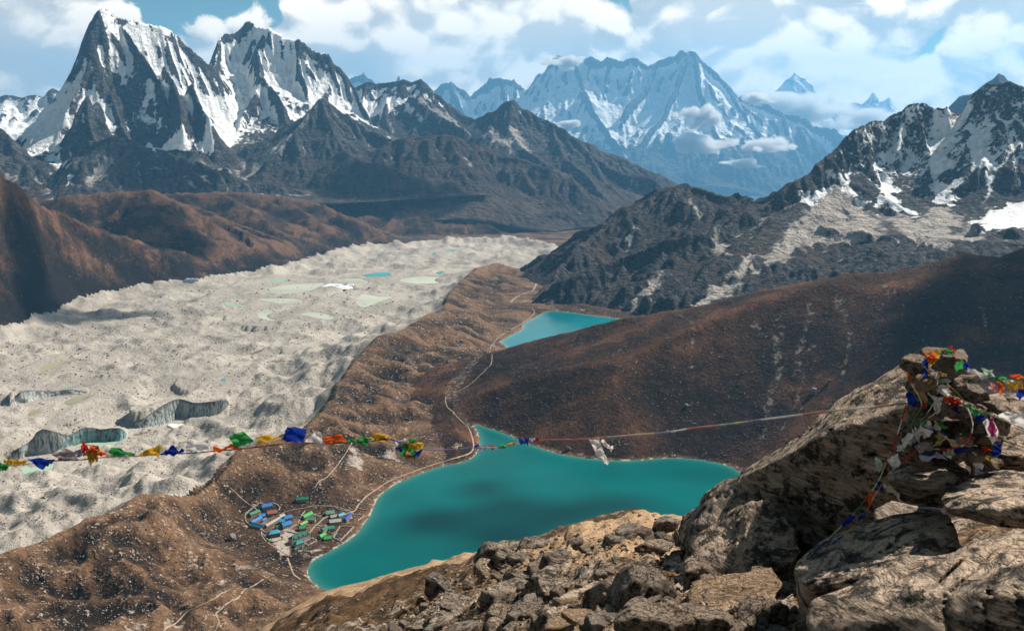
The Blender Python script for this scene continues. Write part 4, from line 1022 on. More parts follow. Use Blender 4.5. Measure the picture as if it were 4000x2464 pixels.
M_FAR2 = mat_mountain('farther_snow_rock', 46, (0.07, 0.075, 0.08), (0.1, 0.1, 0.1), ROCK_SCREE, (0.07, 0.065, 0.06), (0.055, 0.055, 0.055))
P = Patch(2900, 3620, 49000, 54000, 72, -800, 400, (120, 1200))
for g, rows in [(1, [(2960, 420, 52000), (3030, 345, 52000), (3079, 303, 52000), (3107, 272, 52000), (3135, 300, 52000), (3160, 315, 52000), (3187, 345, 52000), (3230, 430, 52000)]), (2, [(3290, 440, 52000), (3330, 388, 52000), (3360, 400, 52000), (3385, 385, 52000), (3410, 358, 52000), (3440, 390, 52000), (3478, 375, 52000), (3520, 440, 52000)])]:
    P.ridge(g, rows, fr, None, (200, 1100))
P.finish(200, 1800, 8000, 30, 2, 3.0, 0.22, 20)
P.snow = np.clip(0.85 + 0.4 * np.clip(P.hollow, -0.7, 1.2) + 0.35 * P.n2, 0, 1)
P.emit({1: ('mountain', M_FAR2, 'very faint snow peak showing through cloud right of the pyramid peak', 'mountain', [0, 1]), 2: ('mountain', M_FAR2, 'faint pair of snow tips in cloud before the dark mountain', 'mountain', [2])}, -100)

P = Patch(-350, 420, 13000, 15600, 22, -350, 420, (40, 400))
P.ridge(1, [(-300, 390, 14000), (-100, 360, 14000), (0, 371, 14000), (20, 364, 14000), (86, 376, 14000), (131, 369, 14000), (171, 371, 14000), (205, 340, 14000), (240, 358, 14000), (330, 420, 14000)], [(0, 0), (150, 150), (1000, 620), (2000, 900)], None, (50, 260))
P.finish(60, 500, 8000, 30, 2)
P.snow = np.clip(0.72 + 0.4 * P.n2 + 0.3 * P.hollow, 0, 1)
P.emit({1: ('mountain', M_SNOWY, 'bright snow ridge peeping out at the photo\'s left edge', 'mountain', [0, 1])})

# ---- ground sheet under everything, out to the horizon
gm = mat_turf('valley_ground', 20.0)
AZ2, DI2 = np.meshgrid(np.linspace(-math.pi, math.pi, 97), np.exp(np.linspace(math.log(700), math.log(60000), 60)))
gz2 = np.interp(DI2, [0, 930, 7000, 9000, 20000, 60000], [-640, -680, -830, -900, -3000, -3700])
tag(obj('ground', np_mesh('ground', np.stack([np.sin(AZ2) * DI2, np.cos(AZ2) * DI2, gz2], -1).reshape(-1, 3), grid_faces(*AZ2.shape), gm, True, dict(pale=0 * gz2, dark=0 * gz2))), 'brown valley bottom lying under the hills and far mountains', 'ground', kind='structure')

# ---- the air: one closed box of thin blue haze round the camera and the whole scene
def build_haze():
    x, y0, y1, z0, z1 = 26000.0, -3000.0, 57000.0, -3701.0, 3460.0
    bm = bmesh.new(); bmesh.ops.create_cube(bm, size=1.0)
    for v in bm.verts: v.co = Vector((v.co.x * 2 * x, y0 + (v.co.y + 0.5) * (y1 - y0), z0 + (v.co.z + 0.5) * (z1 - z0)))
    me = bpy.data.meshes.new('haze'); bm.to_mesh(me); bm.free()
    m = bpy.data.materials.new('haze'); m.use_nodes = True; t = NT(m.node_tree); t.n.clear()
    o = t.new('ShaderNodeOutputMaterial'); v = t.new('ShaderNodeVolumePrincipled')
    v.inputs['Color'].default_value = (*HAZE_COL, 1); v.inputs['Density'].default_value = HAZE_DENS; v.inputs['Anisotropy'].default_value = 0.3
    t.link(v.outputs[0], o.inputs['Volume']); me.materials.append(m)
    tag(obj('haze', me), 'thin blue mountain haze over the far ranges', 'haze', kind='stuff')


HAZE_COL, HAZE_DENS = (0.20, 0.55, 0.95), 2.4e-5
build_haze()
# ------------------------------------------------------------------ foreground: the summit slope, outcrops and boulders
def perlin3(p, seed=0):
    x, y, z = (p[:, 0] + seed * 7.13).astype(np.float32), (p[:, 1] + seed * 3.71).astype(np.float32), (p[:, 2] + seed * 5.39).astype(np.float32)
    xi, yi, zi = np.floor(x), np.floor(y), np.floor(z)
    fx, fy, fz = x - xi, y - yi, z - zi
    xi, yi, zi = xi.astype(np.int64), yi.astype(np.int64), zi.astype(np.int64)
    def f(t): return t * t * t * (t * (t * 6 - 15) + 10)
    u, v, w = f(fx), f(fy), f(fz)
    def g(a, b, c):
        k = ((xi + a) * 73856093 ^ (yi + b) * 19349663 ^ (zi + c) * 83492791) & 65535
        ax = GRX.take(k); ay = GRY.take(k); az_ = GRX.take((k * 31 + 17) & 65535)
        return ax * (fx - a) + ay * (fy - b) + az_ * (fz - c)
    def mix(a, b, t): return a + (b - a) * t
    return mix(mix(mix(g(0, 0, 0), g(1, 0, 0), u), mix(g(0, 1, 0), g(1, 1, 0), u), v), mix(mix(g(0, 0, 1), g(1, 0, 1), u), mix(g(0, 1, 1), g(1, 1, 1), u), v), w)


def fbm3(p, octs=4, seed=0, gain=0.5):
    s = 0; a = 1.0
    for i in range(octs):
        s = s + a * perlin3(p, seed + i * 3); p = p * 2.03; a *= gain
    return s


def mat_rock(name, base=(0.40, 0.315, 0.25), warm=(0.42, 0.25, 0.13), lichen=0.5, scale=1.0, crust=(0.030, 0.028, 0.026)):
    """foliated gneiss: pinkish tan bands, black crust lichen, pale and orange spots"""
    m, t, b = new_mat(name)
    p = t.new('ShaderNodeTexCoord').outputs['Object']
    q = t.mapping(p, (1, 1, 3.4), (0.45, -0.30, 0.2))
    band = t.noise(q, 3.2 * scale, 6, 0.65, 1.2); big = t.noise(p, 0.9 * scale, 4, 0.6, 0.5); mid = t.noise(p, 5.0 * scale, 5, 0.65, 0.4); fine = t.noise(p, 34.0 * scale, 4, 0.75); fleck = t.noise(q, 60.0 * scale, 3, 0.8)
    col = t.mix(t.ramp(band, 0.38, 0.62), base, tuple(c * 0.62 for c in base))
    col = t.mix(t.ramp(big, 0.54, 0.72, 0, 0.6), col, warm)
    col = t.mix(t.ramp(fleck, 0.52, 0.66, 0, 0.55), col, (0.62, 0.53, 0.46))
    col = t.mix(t.ramp(fine, 0.34, 0.46, 0.7, 0.0), col, (0.06, 0.05, 0.042))
    cr = t.math('ADD', t.math('MULTIPLY', mid, 0.6), t.math('MULTIPLY', band, 0.4))
    cr = t.math('ADD', cr, t.math('MULTIPLY', t.math('SUBTRACT', fine, 0.5), 0.32))
    cr = t.math('ADD', cr, t.math('MULTIPLY', t.math('SUBTRACT', big, 0.5), 0.35))
    col = t.mix(t.ramp(cr, 0.62 - 0.18 * lichen, 0.70 - 0.18 * lichen, 0, 0.93), col, crust)
    ck = t.voronoi(t.vmath('ADD', q, t.vmath('SCALE', t.noise(p, 2.0 * scale, 3, 0.6, 0, 1), 0.5)), 1.5 * scale, 'DISTANCE_TO_EDGE')
    crack = t.math('MULTIPLY', t.ramp(ck, 0.0, 0.022, 1.0, 0.0), t.ramp(mid, 0.50, 0.62))
    col = t.mix(t.math('MULTIPLY', crack, 0.75), col, (0.02, 0.018, 0.016))
    lay = t.noise(t.mapping(p, (0.5, 0.5, 8.0), (0.45, -0.30, 0.2)), 3.0 * scale, 5, 0.6, 0.6)
    seam = t.ramp(t.math('ABSOLUTE', t.math('SUBTRACT', lay, 0.5)), 0.0, 0.035, 1.0, 0.0)
    seam = t.math('MULTIPLY', seam, t.ramp(big, 0.35, 0.6, 0.35, 1.0))
    col = t.mix(t.math('MULTIPLY', seam, 0.8), col, (0.03, 0.026, 0.023))
    yl = t.math('ADD', t.noise(p, 9.0 * scale, 4, 0.6, 0.3), t.math('MULTIPLY', t.math('SUBTRACT', fine, 0.5), 0.25))
    col = t.mix(t.ramp(yl, 0.67, 0.71, 0, 0.8), col, (0.30, 0.27, 0.08))
    og = t.noise(t.mapping(p, loc=(7, 3, 1)), 4.0 * scale, 5, 0.7, 0.3)
    col = t.mix(t.ramp(og, 0.68, 0.73, 0, 0.85), col, (0.30, 0.12, 0.025))
    t.put(b.inputs['Base Color'], col); b.inputs['Roughness'].default_value = 0.88; b.inputs['Specular IOR Level'].default_value = 0.18
    h = t.math('ADD', t.math('MULTIPLY', band, 0.17 / scale), t.math('ADD', t.math('MULTIPLY', mid, 0.08 / scale), t.math('ADD', t.math('MULTIPLY', fine, 0.024 / scale), t.math('MULTIPLY', fleck, 0.006 / scale))))
    h = t.math('ADD', h, t.math('MULTIPLY', lay, 0.22 / scale))
    h = t.math('SUBTRACT', h, t.math('MULTIPLY', t.math('MAXIMUM', crack, seam), 0.05 / scale))
    t.link(t.bump(h, 1.0, 0.9), b.inputs['Normal'])
    return m


ROCK_A = mat_rock('tan_gneiss', (0.56, 0.42, 0.31), (0.50, 0.30, 0.165), lichen=0.78)
ROCK_B = mat_rock('dark_gneiss', (0.44, 0.345, 0.27), lichen=0.72, crust=(0.022, 0.021, 0.020))
ROCK_C = mat_rock('orange_gneiss', (0.54, 0.36, 0.22), (0.52, 0.26, 0.09), lichen=0.22)
ROCK_D = mat_rock('dark_slope_rock', (0.34, 0.27, 0.21), lichen=0.75, scale=0.45)
ROCK_P = mat_rock('pale_rock', (0.48, 0.40, 0.33), lichen=0.15, scale=0.8)

_ICO = {}


def ico(n):
    if n not in _ICO:
        bm = bmesh.new(); bmesh.ops.create_icosphere(bm, subdivisions=n, radius=1.0)
        _ICO[n] = (np.array([v.co[:] for v in bm.verts], np.float32), np.array([[v.index for v in f.verts] for f in bm.faces], np.int32)); bm.free()
    return _ICO[n]


def carve(planes_n, planes_d, ext, n, size, seed, dip=(0.35, 0.25, 0.9), strata=0.03, lump=0.06, soft=60.0, ledge_w=0.13):
    """faceted block: a star-shaped cut by planes, roughened and layered along its foliation"""
    V, F = ico(n)
    d = V * np.asarray(ext, np.float32); d /= np.linalg.norm(d, axis=1)[:, None]
    c = d @ np.asarray(planes_n, np.float32).T
    q = np.where(c > 1e-3, np.asarray(planes_d, np.float32)[None] / np.maximum(c, 1e-3), 1e6)
    rmin = q.min(1)
    r = rmin * (1 - 0.02) - np.log(np.exp(-soft * (q / rmin[:, None] - 1)).sum(1)) / soft * rmin * 0.6      # edges worn a little
    p = d * r[:, None]
    r2 = lump * size * fbm3(p / (0.55 * size), 4, seed) + 0.30 * lump * size * fbm3(p / (0.12 * size), 4, seed + 9)
    dn = np.asarray(dip, np.float32); dn = dn / np.linalg.norm(dn)
    w = (p @ dn) / (ledge_w) + 1.3 * fbm3(p / (0.6 * size), 3, seed + 4)
    fr = w - np.floor(w); hsh = np.sin(np.floor(w) * 12.9898 + seed) * 0.5 + 0.5
    led = (hsh - 0.5) * 2 * sstep(0.0, 0.12, fr) * sstep(1.0, 0.88, fr) - 0.9 * (fr > 0.93)
    r2 = r2 + strata * led * (0.5 + fbm3(p / (0.3 * size), 2, seed + 6))
    return p + d * r2[:, None], F


def hull_rock(name, pts, mat, label, n=5, dip=(0.35, 0.2, 0.9), strata=0.035, lump=0.035, group=None, ledge_w=0.13, seed=0, cat='boulder'):
    """boulder whose corners are seen at photo pixels (px, py, distance)"""
    P3 = np.array([at_dist(*q) for q in pts]); c = P3.mean(0)
    bm = bmesh.new()
    for q in P3: bm.verts.new(q - c)
    bmesh.ops.convex_hull(bm, input=bm.verts[:]); bm.normal_update()
    N, D = [], []
    for f in bm.faces:
        if f.calc_area() < 1e-6: continue
        dd = f.normal.dot(f.verts[0].co); nn = f.normal if dd > 0 else -f.normal
        N.append(nn[:]); D.append(max(abs(dd), 0.02))
    bm.free()
    ext = np.ptp(P3, 0) * 0.5; size = float(ext.mean() * 2)
    V, F = carve(N, D, ext, n, size, seed + len(pts), dip, strata, lump, 60, ledge_w)
    me = np_mesh(name, V, F, mat, True)
    o = obj(name, me); o.location = c
    return tag(o, label, cat, group)


_VAR = {}


def rock_variant(k, mat, n=4, flat=0.62):
    key = (k, mat.name, n, flat)
    if key not in _VAR:
        rng = np.random.RandomState(900 + k)
        m = rng.randint(9, 15)
        N = rng.normal(size=(m, 3)); N /= np.linalg.norm(N, axis=1)[:, None]; N = np.vstack([N, [[0, 0, 1], [0, 0, -1], [1, 0, 0], [-1, 0, 0], [0, 1, 0], [0, -1, 0]]])
        D = rng.uniform(0.62, 0.95, m); D = np.concatenate([D, [flat, flat, 0.95, 0.95, 0.95, 0.95]])
        V, F = carve(N, D, (1, 1, 0.8), n, 1.6, 50 + k, rng.normal(size=3) * 0.3 + np.array([0, 0, 1]), 0.06, 0.06, 60, 0.17)
        _VAR[key] = np_mesh('rock', V, F, mat, True)
    return _VAR[key]


BRINK = [(-800, 3200, 320), (0, 2950, 300), (600, 2660, 280), (1000, 2470, 250), (1140, 2376, 240), (1254, 2312, 225), (1400, 2275, 190), (1614, 2214, 140), (1760, 2180, 110), (1870, 2151, 90), (1927, 2131, 80), (2087, 2096, 60), (2190, 2068, 52), (2269, 2036, 46), (2380, 2005, 42), (2486, 1990, 40), (2583, 2012, 34),
         (2640, 2012, 30), (2760, 2060, 22), (2900, 2085, 19), (3200, 2110, 17), (3500, 2060, 16), (3900, 1995, 15), (4200, 1960, 15), (5200, 1900, 15)]
_br_az = [math.atan2(*ray(x, y)[:2]) for x, y, D in BRINK]
_br_s = [-ray(x, y)[2] for x, y, D in BRINK]
_br_d = [math.log(D) for x, y, D in BRINK]


def slope_z(X, Y):
    A = np.arctan2(X, Y); D = np.hypot(X, Y)
    s = np.interp(A, _br_az, _br_s); Db = np.exp(np.interp(A, _br_az, _br_d))
    z = -s * D - np.interp(A, [R(8), R(16)], [1.7, 3.4]) * np.clip(1 - D / Db, 0, 1) ** 2
    L = Db * 0.5
    z = z - 0.42 * L * (np.sqrt(1 + (np.maximum(D - Db, 0) / L) ** 2) - 1)
    lg = np.log(np.maximum(D, 0.5))
    amp = D * (1 - 0.85 * sstep(0.6, 1.0, D / Db) * sstep(1.5, 1.0, D / Db))
    z = z + amp * (0.016 * fbm(A * 22, lg * 7, 4, 401) + 0.009 * sstep(90, 15, D) * ridged(A * 70, lg * 22, 3, 402) - 0.004) + 0.004 * D * sstep(150, 25, D) * fbm(A * 90, lg * 30, 3, 404)
    return z


def fg_hit(px, py, lo=2.5, hi=700.0):
    a, b, s = ray(px, py)
    D = np.exp(np.linspace(math.log(lo), math.log(hi), 500))
    h = slope_z(a * D, b * D); k = int(np.argmax(h >= s * D))
    if h[k] < s * D[k]: k = int(np.argmax(h - s * D))
    return (a * D[k], b * D[k], float(h[k]), float(D[k]))


def mat_slope():
    m, t, b = new_mat('summit_ground')
    p = position(t)
    n0 = t.noise(p, 1 / 14.0, 5, 0.6, 0.4); n1 = t.noise(p, 1 / 2.2, 5, 0.65, 0.4); n2 = t.noise(p, 2.6, 4, 0.7); n3 = t.noise(p, 11.0, 3, 0.75)
    tan = t.mix(t.ramp(n1, 0.35, 0.65), (0.42, 0.29, 0.18), (0.30, 0.19, 0.105))
    scrub = t.mix(t.ramp(n1, 0.4, 0.62), (0.105, 0.058, 0.026), (0.040, 0.024, 0.014))
    f = t.math('ADD', t.attr('scrub'), t.math('MULTIPLY', t.math('SUBTRACT', t.math('ADD', t.math('MULTIPLY', n1, 0.6), t.math('MULTIPLY', n2, 0.4)), 0.5), 1.4))
    col = t.mix(t.ramp(f, 0.40, 0.60), tan, scrub)
    st = t.math('ADD', t.attr('stone'), t.math('MULTIPLY', t.math('SUBTRACT', t.math('ADD', t.math('MULTIPLY', n1, 0.5), t.math('MULTIPLY', n2, 0.5)), 0.5), 1.6))
    rk = t.mix(t.ramp(n2, 0.42, 0.56), (0.035, 0.032, 0.03), (0.33, 0.265, 0.21))
    col = t.mix(t.ramp(st, 0.42, 0.58), col, rk)
    col = t.mix(t.ramp(t.noise(t.mapping(p, loc=(3, 9, 2)), 1 / 1.3, 5, 0.65), 0.62, 0.70, 0, 0.8), col, (0.30, 0.14, 0.028))
    col = t.mix(t.ramp(n3, 0.30, 0.48, 0.7, 0.0), col, (0.03, 0.026, 0.022))
    col = t.mix(t.ramp(n3, 0.58, 0.72, 0.0, 0.6), col, (0.55, 0.46, 0.37))
    t.put(b.inputs['Base Color'], col); b.inputs['Roughness'].default_value = 0.95; b.inputs['Specular IOR Level'].default_value = 0.08
    h = t.math('ADD', t.math('MULTIPLY', n1, 0.5), t.math('ADD', t.math('MULTIPLY', n2, 0.16), t.math('MULTIPLY', n3, 0.05)))
    t.link(t.bump(h, 1.0, 0.9), b.inputs['Normal'])
    return m


fa = np.linspace(R(-36), R(46), 420); fd = np.exp(np.linspace(math.log(1.2), math.log(1000), 300))
FA, FD_ = np.meshgrid(fa, fd); FX, FY = (np.sin(FA) * FD_).astype(np.float32), (np.cos(FA) * FD_).astype(np.float32)
FZ = slope_z(FX, FY)
scrub = 0.62 * sstep(90, 50, FD_) + 0.2 * fbm(FA * 40, np.log(FD_) * 12, 3, 412); stone = np.clip(0.55 - 0.006 * FD_, 0.0, 1) + 0.3 * fbm(FA * 30, np.log(FD_) * 8, 3, 410)


def fg_area(pix):
    return [fg_hit(x, y)[:2] for x, y in pix]


d_ = poly_sd(FX, FY, fg_area([(1050, 2464), (1180, 2400), (1420, 2325), (1650, 2262), (1850, 2200), (1900, 2230), (1800, 2300), (1600, 2400), (1500, 2464)]), 400)
scrub = np.maximum(scrub, sstep(12, -8, d_ + 8 * fbm(FX / 20, FY / 20, 3, 411)))
scrub = np.maximum(scrub, 0.25 * sstep(120, 240, FD_))
d_ = poly_sd(FX, FY, fg_area([(2150, 2110), (2280, 2045), (2480, 1996), (2640, 2016), (2620, 2060), (2450, 2120), (2250, 2170), (2130, 2170)]), 60)
stone = stone * (1 - 0.9 * sstep(2, -2, d_)); scrub = scrub * (1 - sstep(3, -2, d_))
tag(obj('summit_slope', np_mesh('summit_slope', np.stack([FX, FY, FZ], -1).reshape(-1, 3), grid_faces(*FX.shape), mat_slope(), True, dict(scrub=scrub, stone=stone))),
    'stony tan and brown slope falling from the viewpoint to the lake', 'slope', kind='structure')

# large outcrops on the right
hull_rock('outcrop', [(2885, 1840, 13.8), (2971, 1811, 13.8), (3068, 1749, 13.8), (3170, 1674, 13.8), (3284, 1590, 13.8), (3427, 1472, 13.8), (3524, 1413, 13.8), (3610, 1373, 13.8), (3760, 1430, 13.8), (2890, 1868, 12.6), (3040, 1806, 12.2), (3230, 1696, 11.8), (3440, 1626, 11.5), (3640, 1560, 11.5), (2905, 2060, 12.7), (3180, 2200, 11.9),
          (3420, 2090, 11.6), (3640, 1900, 11.8), (2950, 2050, 15), (3600, 1900, 16), (3760, 1500, 16), (3000, 1820, 15)], ROCK_A, 'long tilted rock slab with a lit top and shaded face, left of the cairn', 6, (0.50, -0.30, 0.80), 0.15, 0.045, None, 0.20, 3, 'outcrop')
hull_rock('outcrop', [(2640, 2016, 13.5), (2708, 1984, 13.3), (2788, 1904, 13.2), (2840, 1868, 13.2), (2895, 1858, 13.2), (2960, 1900, 12.6), (2640, 2130, 12.6), (2700, 2230, 12), (2960, 2180, 11.8), (2900, 2050, 11.9), (2700, 2060, 12.4), (2800, 2000, 15), (2950, 2000, 15), (2700, 2200, 14)], ROCK_B, 'dark layered outcrop below the low end of the long slab', 5, (0.5, -0.3, 0.8), 0.12, 0.06, None, 0.16, 11, 'outcrop')
hull_rock('outcrop', [(2700, 2100, 11.8), (2800, 2010, 12.0), (2920, 1940, 12.0), (3000, 1955, 11.7), (3110, 2080, 11.4), (3130, 2150, 11), (3060, 2230, 10.6), (2800, 2260, 10.8), (2700, 2210, 11.2), (2900, 2080, 11.2), (3000, 2300, 11.5), (2750, 2300, 12), (2950, 2000, 13.5)], ROCK_A, 'folded banded outcrop between the long slab and the loose boulders', 5, (0.45, -0.45, 0.75), 0.10, 0.07, None, 0.14, 17, 'outcrop')
hull_rock('boulder', [(3100, 2196, 8.9), (3170, 2165, 9.1), (3250, 2098, 9.4), (3330, 2056, 9.7), (3470, 2012, 9.9), (3684, 1986, 10.1), (3730, 2060, 9.3), (3725, 2160, 8.8), (3500, 2230, 8.2), (3200, 2290, 8.0), (3120, 2260, 8.3), (3120, 2420, 8.4), (3300, 2500, 8.2), (3740, 2350, 8.8), (3740, 2200, 10.5), (3250, 2260, 10.4)], ROCK_A,
          'broad pale slab sloping down below the stone cairn', 6, (0.30, -0.55, 0.8), 0.075, 0.04, None, 0.14, 23)
hull_rock('boulder', [(3700, 2160, 7.6), (3790, 2130, 7.7), (3900, 2112, 7.8), (4010, 2106, 7.8), (4200, 2110, 7.8), (3500, 2230, 7.3), (3300, 2290, 7.1), (3180, 2340, 6.9), (3150, 2400, 6.8), (3165, 2480, 6.6), (3200, 2640, 6.4), (3700, 2800, 6.2), (4250, 2800, 6.2), (4250, 2300, 6.6), (3800, 2300, 8.6), (3300, 2560, 8.0)], ROCK_A,
          'huge lichen-spotted boulder filling the bottom right corner', 6, (0.2, -0.6, 0.8), 0.10, 0.05, None, 0.18, 29)
hull_rock('boulder', [(3668, 1945, 9.0), (3700, 1912, 9.3), (3809, 1857, 9.9), (3900, 1838, 10.1), (4010, 1832, 10.2), (4200, 1840, 10.2), (4200, 2000, 8.8), (3990, 1975, 8.7), (3870, 2000, 8.6), (3690, 1985, 8.8), (3700, 2010, 8.9), (3930, 2062, 8.7), (4010, 2066, 8.7), (4200, 2070, 8.7), (4000, 2040, 10.2), (3760, 2010, 9.8)], ROCK_A,
          'flat-topped pale boulder at the right edge with a dark hollow beneath', 6, (0.1, -0.3, 0.95), 0.05, 0.03, None, 0.11, 31)
hull_rock('boulder', [(3455, 1851, 9.9), (3500, 1830, 10.1), (3640, 1800, 10.4), (3786, 1766, 10.8), (3806, 1792, 10.6), (3800, 1830, 10.3), (3712, 1882, 9.6), (3600, 1872, 9.5), (3470, 1872, 9.6), (3467, 1940, 9.7), (3560, 1972, 9.7), (3690, 1972, 9.7), (3806, 1860, 10.3), (3640, 1960, 10.8), (3790, 1900, 11)], ROCK_A,
          'squared block under the flag-draped cairn', 5, (0.2, -0.2, 0.95), 0.05, 0.03, None, 0.11, 37)
hull_rock('boulder', [(3840, 1556, 11.6), (3880, 1546, 11.6), (3969, 1533, 11.8), (4060, 1545, 11.8), (4060, 1640, 11), (3900, 1650, 10.9), (3860, 1630, 11), (3870, 1680, 11.2), (4060, 1690, 11.2), (3960, 1640, 12.6)], ROCK_A, 'layered rock behind the cairn at the right edge', 5, (0.2, -0.3, 0.9), 0.04, 0.03, None, 0.1, 41)
hull_rock('boulder', [(3860, 1660, 10.8), (3960, 1640, 10.9), (4070, 1640, 10.9), (4070, 1790, 10.2), (3930, 1800, 10.2), (3850, 1770, 10.3), (3900, 1840, 10.6), (4070, 1840, 10.6), (3960, 1760, 11.6)], ROCK_A, 'rounded pale rock between the cairn and the right edge', 5, (0.2, -0.3, 0.9), 0.03, 0.03, None, 0.1, 43)
hull_rock('boulder', [(3400, 1990, 10.6), (3480, 1950, 10.7), (3700, 1985, 10.6), (3700, 2060, 10.2), (3560, 2070, 10), (3400, 2060, 10.2), (3550, 2100, 10.6), (3560, 2040, 11.6)], ROCK_B, 'shaded dark rock wedged beneath the squared block', 4, (0.2, -0.2, 0.95), 0.03, 0.03, None, 0.11, 47)


def place_rock(px, py, w, h, mat, k, label, group=None, D=None, n=4, sink=0.52, rot=None, flat=0.62):
    """a loose rock sitting on the slope where photo pixel (px, py) shows its middle; w, h = its size in photo pixels"""
    rng = random.Random(px * 31 + py * 7 + k)
    x, y, z, d = fg_hit(px, py + h * 0.35) if D is None else (*at_dist(px, py, D), D)
    if D is not None and D < 0: return
    me = rock_variant(k % 9, mat, n, flat)
    sx = w * d / 3889 / 1.75; sz = h * d / 3889 / 1.45
    o = obj('rock', me)
    o.location = (x, y, z + sz * (0.62 - sink)) if D is None else (x, y, z)
    o.scale = (sx, (sx + sz) * 0.55, sz)
    o.rotation_euler = (rng.uniform(-.25, .25), rng.uniform(-.25, .25), rng.uniform(-.5, .5)) if rot is None else rot
    return tag(o, label, 'rock', group)


for (px, py, w, h, mt, k, lb, fl) in [
    (2355, 2305, 150, 170, ROCK_A, 0, 'pale upright boulder beside the split dark boulder', 0.9), (2460, 2280, 150, 190, ROCK_B, 1, 'tall dark split boulder in the bottom middle', 0.9), (2565, 2270, 130, 140, ROCK_B, 2, 'grey angular boulder leaning on the split dark boulder', 0.8),
    (2210, 2425, 210, 80, ROCK_C, 3, 'long orange slab lying at the bottom edge', 0.45), (2285, 2405, 190, 60, ROCK_C, 4, 'flat orange slab resting on the long orange slab', 0.4), (2170, 2362, 70, 60, ROCK_B, 5, 'small dark rock behind the orange slabs', 0.7), (2340, 2440, 80, 70, ROCK_P, 6, 'whitish stone next to the orange slabs', 0.8),
    (2500, 2410, 210, 130, ROCK_A, 7, 'grey lichen-blotched boulder below the split dark boulder', 0.7), (2640, 2400, 180, 140, ROCK_A, 8, 'pale rock between the grey boulder and the sandy slab', 0.7), (2860, 2300, 370, 110, ROCK_C, 1, 'broad sandy slab with a white patch', 0.4), (2730, 2230, 130, 110, ROCK_A, 2, 'pointed rock above the sandy slab', 0.9),
    (2980, 2250, 130, 100, ROCK_A, 3, 'rounded grey rock at the foot of the banded outcrop', 0.8), (3010, 2370, 130, 150, ROCK_B, 4, 'dark rock wedged beside the huge corner boulder', 0.8), (2930, 2400, 150, 130, ROCK_A, 5, 'blocky rock below the sandy slab', 0.8), (2780, 2420, 180, 110, ROCK_A, 6, 'tan rock on the bottom edge below the sandy slab', 0.6),
    (2830, 2200, 90, 100, ROCK_A, 0, 'wedge-shaped stone under the banded outcrop', 0.9), (3080, 2290, 110, 80, ROCK_A, 8, 'flat stone leaning on the huge corner boulder', 0.5), (1540, 2448, 60, 50, ROCK_P, 3, 'round whitish stone at the bottom edge', 0.9), (1580, 2445, 50, 44, ROCK_P, 4, 'tan round stone next to the whitish one', 0.9),
    (1640, 2450, 110, 60, ROCK_B, 5, 'dark rust-streaked stone at the bottom edge', 0.7), (1710, 2280, 100, 90, ROCK_D, 6, 'dark blocky boulder on the brown scrub slope', 0.9), (1900, 2160, 110, 110, ROCK_D, 7, 'jagged dark crag on the skyline above the lake', 1.0), (1980, 2170, 130, 70, ROCK_D, 8, 'dark crag next to the jagged one', 0.8),
    (2020, 2240, 130, 80, ROCK_D, 0, 'dark tilted slab in the middle of the slope', 0.6), (2080, 2120, 110, 60, ROCK_D, 1, 'dark rock cluster top on the skyline by the tan gravel', 0.7), (2470, 2070, 150, 70, ROCK_B, 2, 'dark rocks on the edge of the tan gravel', 0.7), (2400, 2100, 100, 60, ROCK_B, 3, 'low dark rock at the foot of the tan gravel', 0.6),
    (1950, 2330, 150, 90, ROCK_B, 4, 'dark hollowed rock in the lower middle slope', 0.8), (1790, 2370, 160, 80, ROCK_B, 6, 'dark broad rock on the lower slope', 0.6), (2150, 2290, 160, 70, ROCK_A, 5, 'grey flat rock ringed with orange lichen', 0.5), (2560, 2130, 150, 90, ROCK_A, 7, 'pale rock under the tan gravel shoulder', 0.7), (2600, 2050, 90, 60, ROCK_B, 1, 'dark angular rock beside the tan gravel shoulder', 0.8)]:
    place_rock(px, py, w, h, mt, k, lb, flat=fl)

def ledge(pix, mat, label, thick=1.0, strata=0.07, seed=0):
    """bedrock ledge standing out of the slope; pixels of its outline, seen face first lower edge"""
    hs = [fg_hit(x, y)[3] for x, y in pix]; Dm = float(np.median(hs)); pts = []
    ys = [y for x, y in pix]; y0, y1 = min(ys), max(ys)
    for (x, y) in pix:
        k = (y1 - y) / max(y1 - y0, 1); D = Dm - 0.4 * thick + 1.0 * thick * k
        pts += [(x, y, D), (x, y + 30, D + thick * 0.9)]
    pts += [(sum(x for x, y in pix) / len(pix), y1 + 90, Dm + 0.3 * thick)]
    return hull_rock('outcrop', pts, mat, label, 5, (0.45, -0.35, 0.8), strata * Dm / 13, 0.06, None, 0.13 * Dm / 13, seed, 'outcrop')


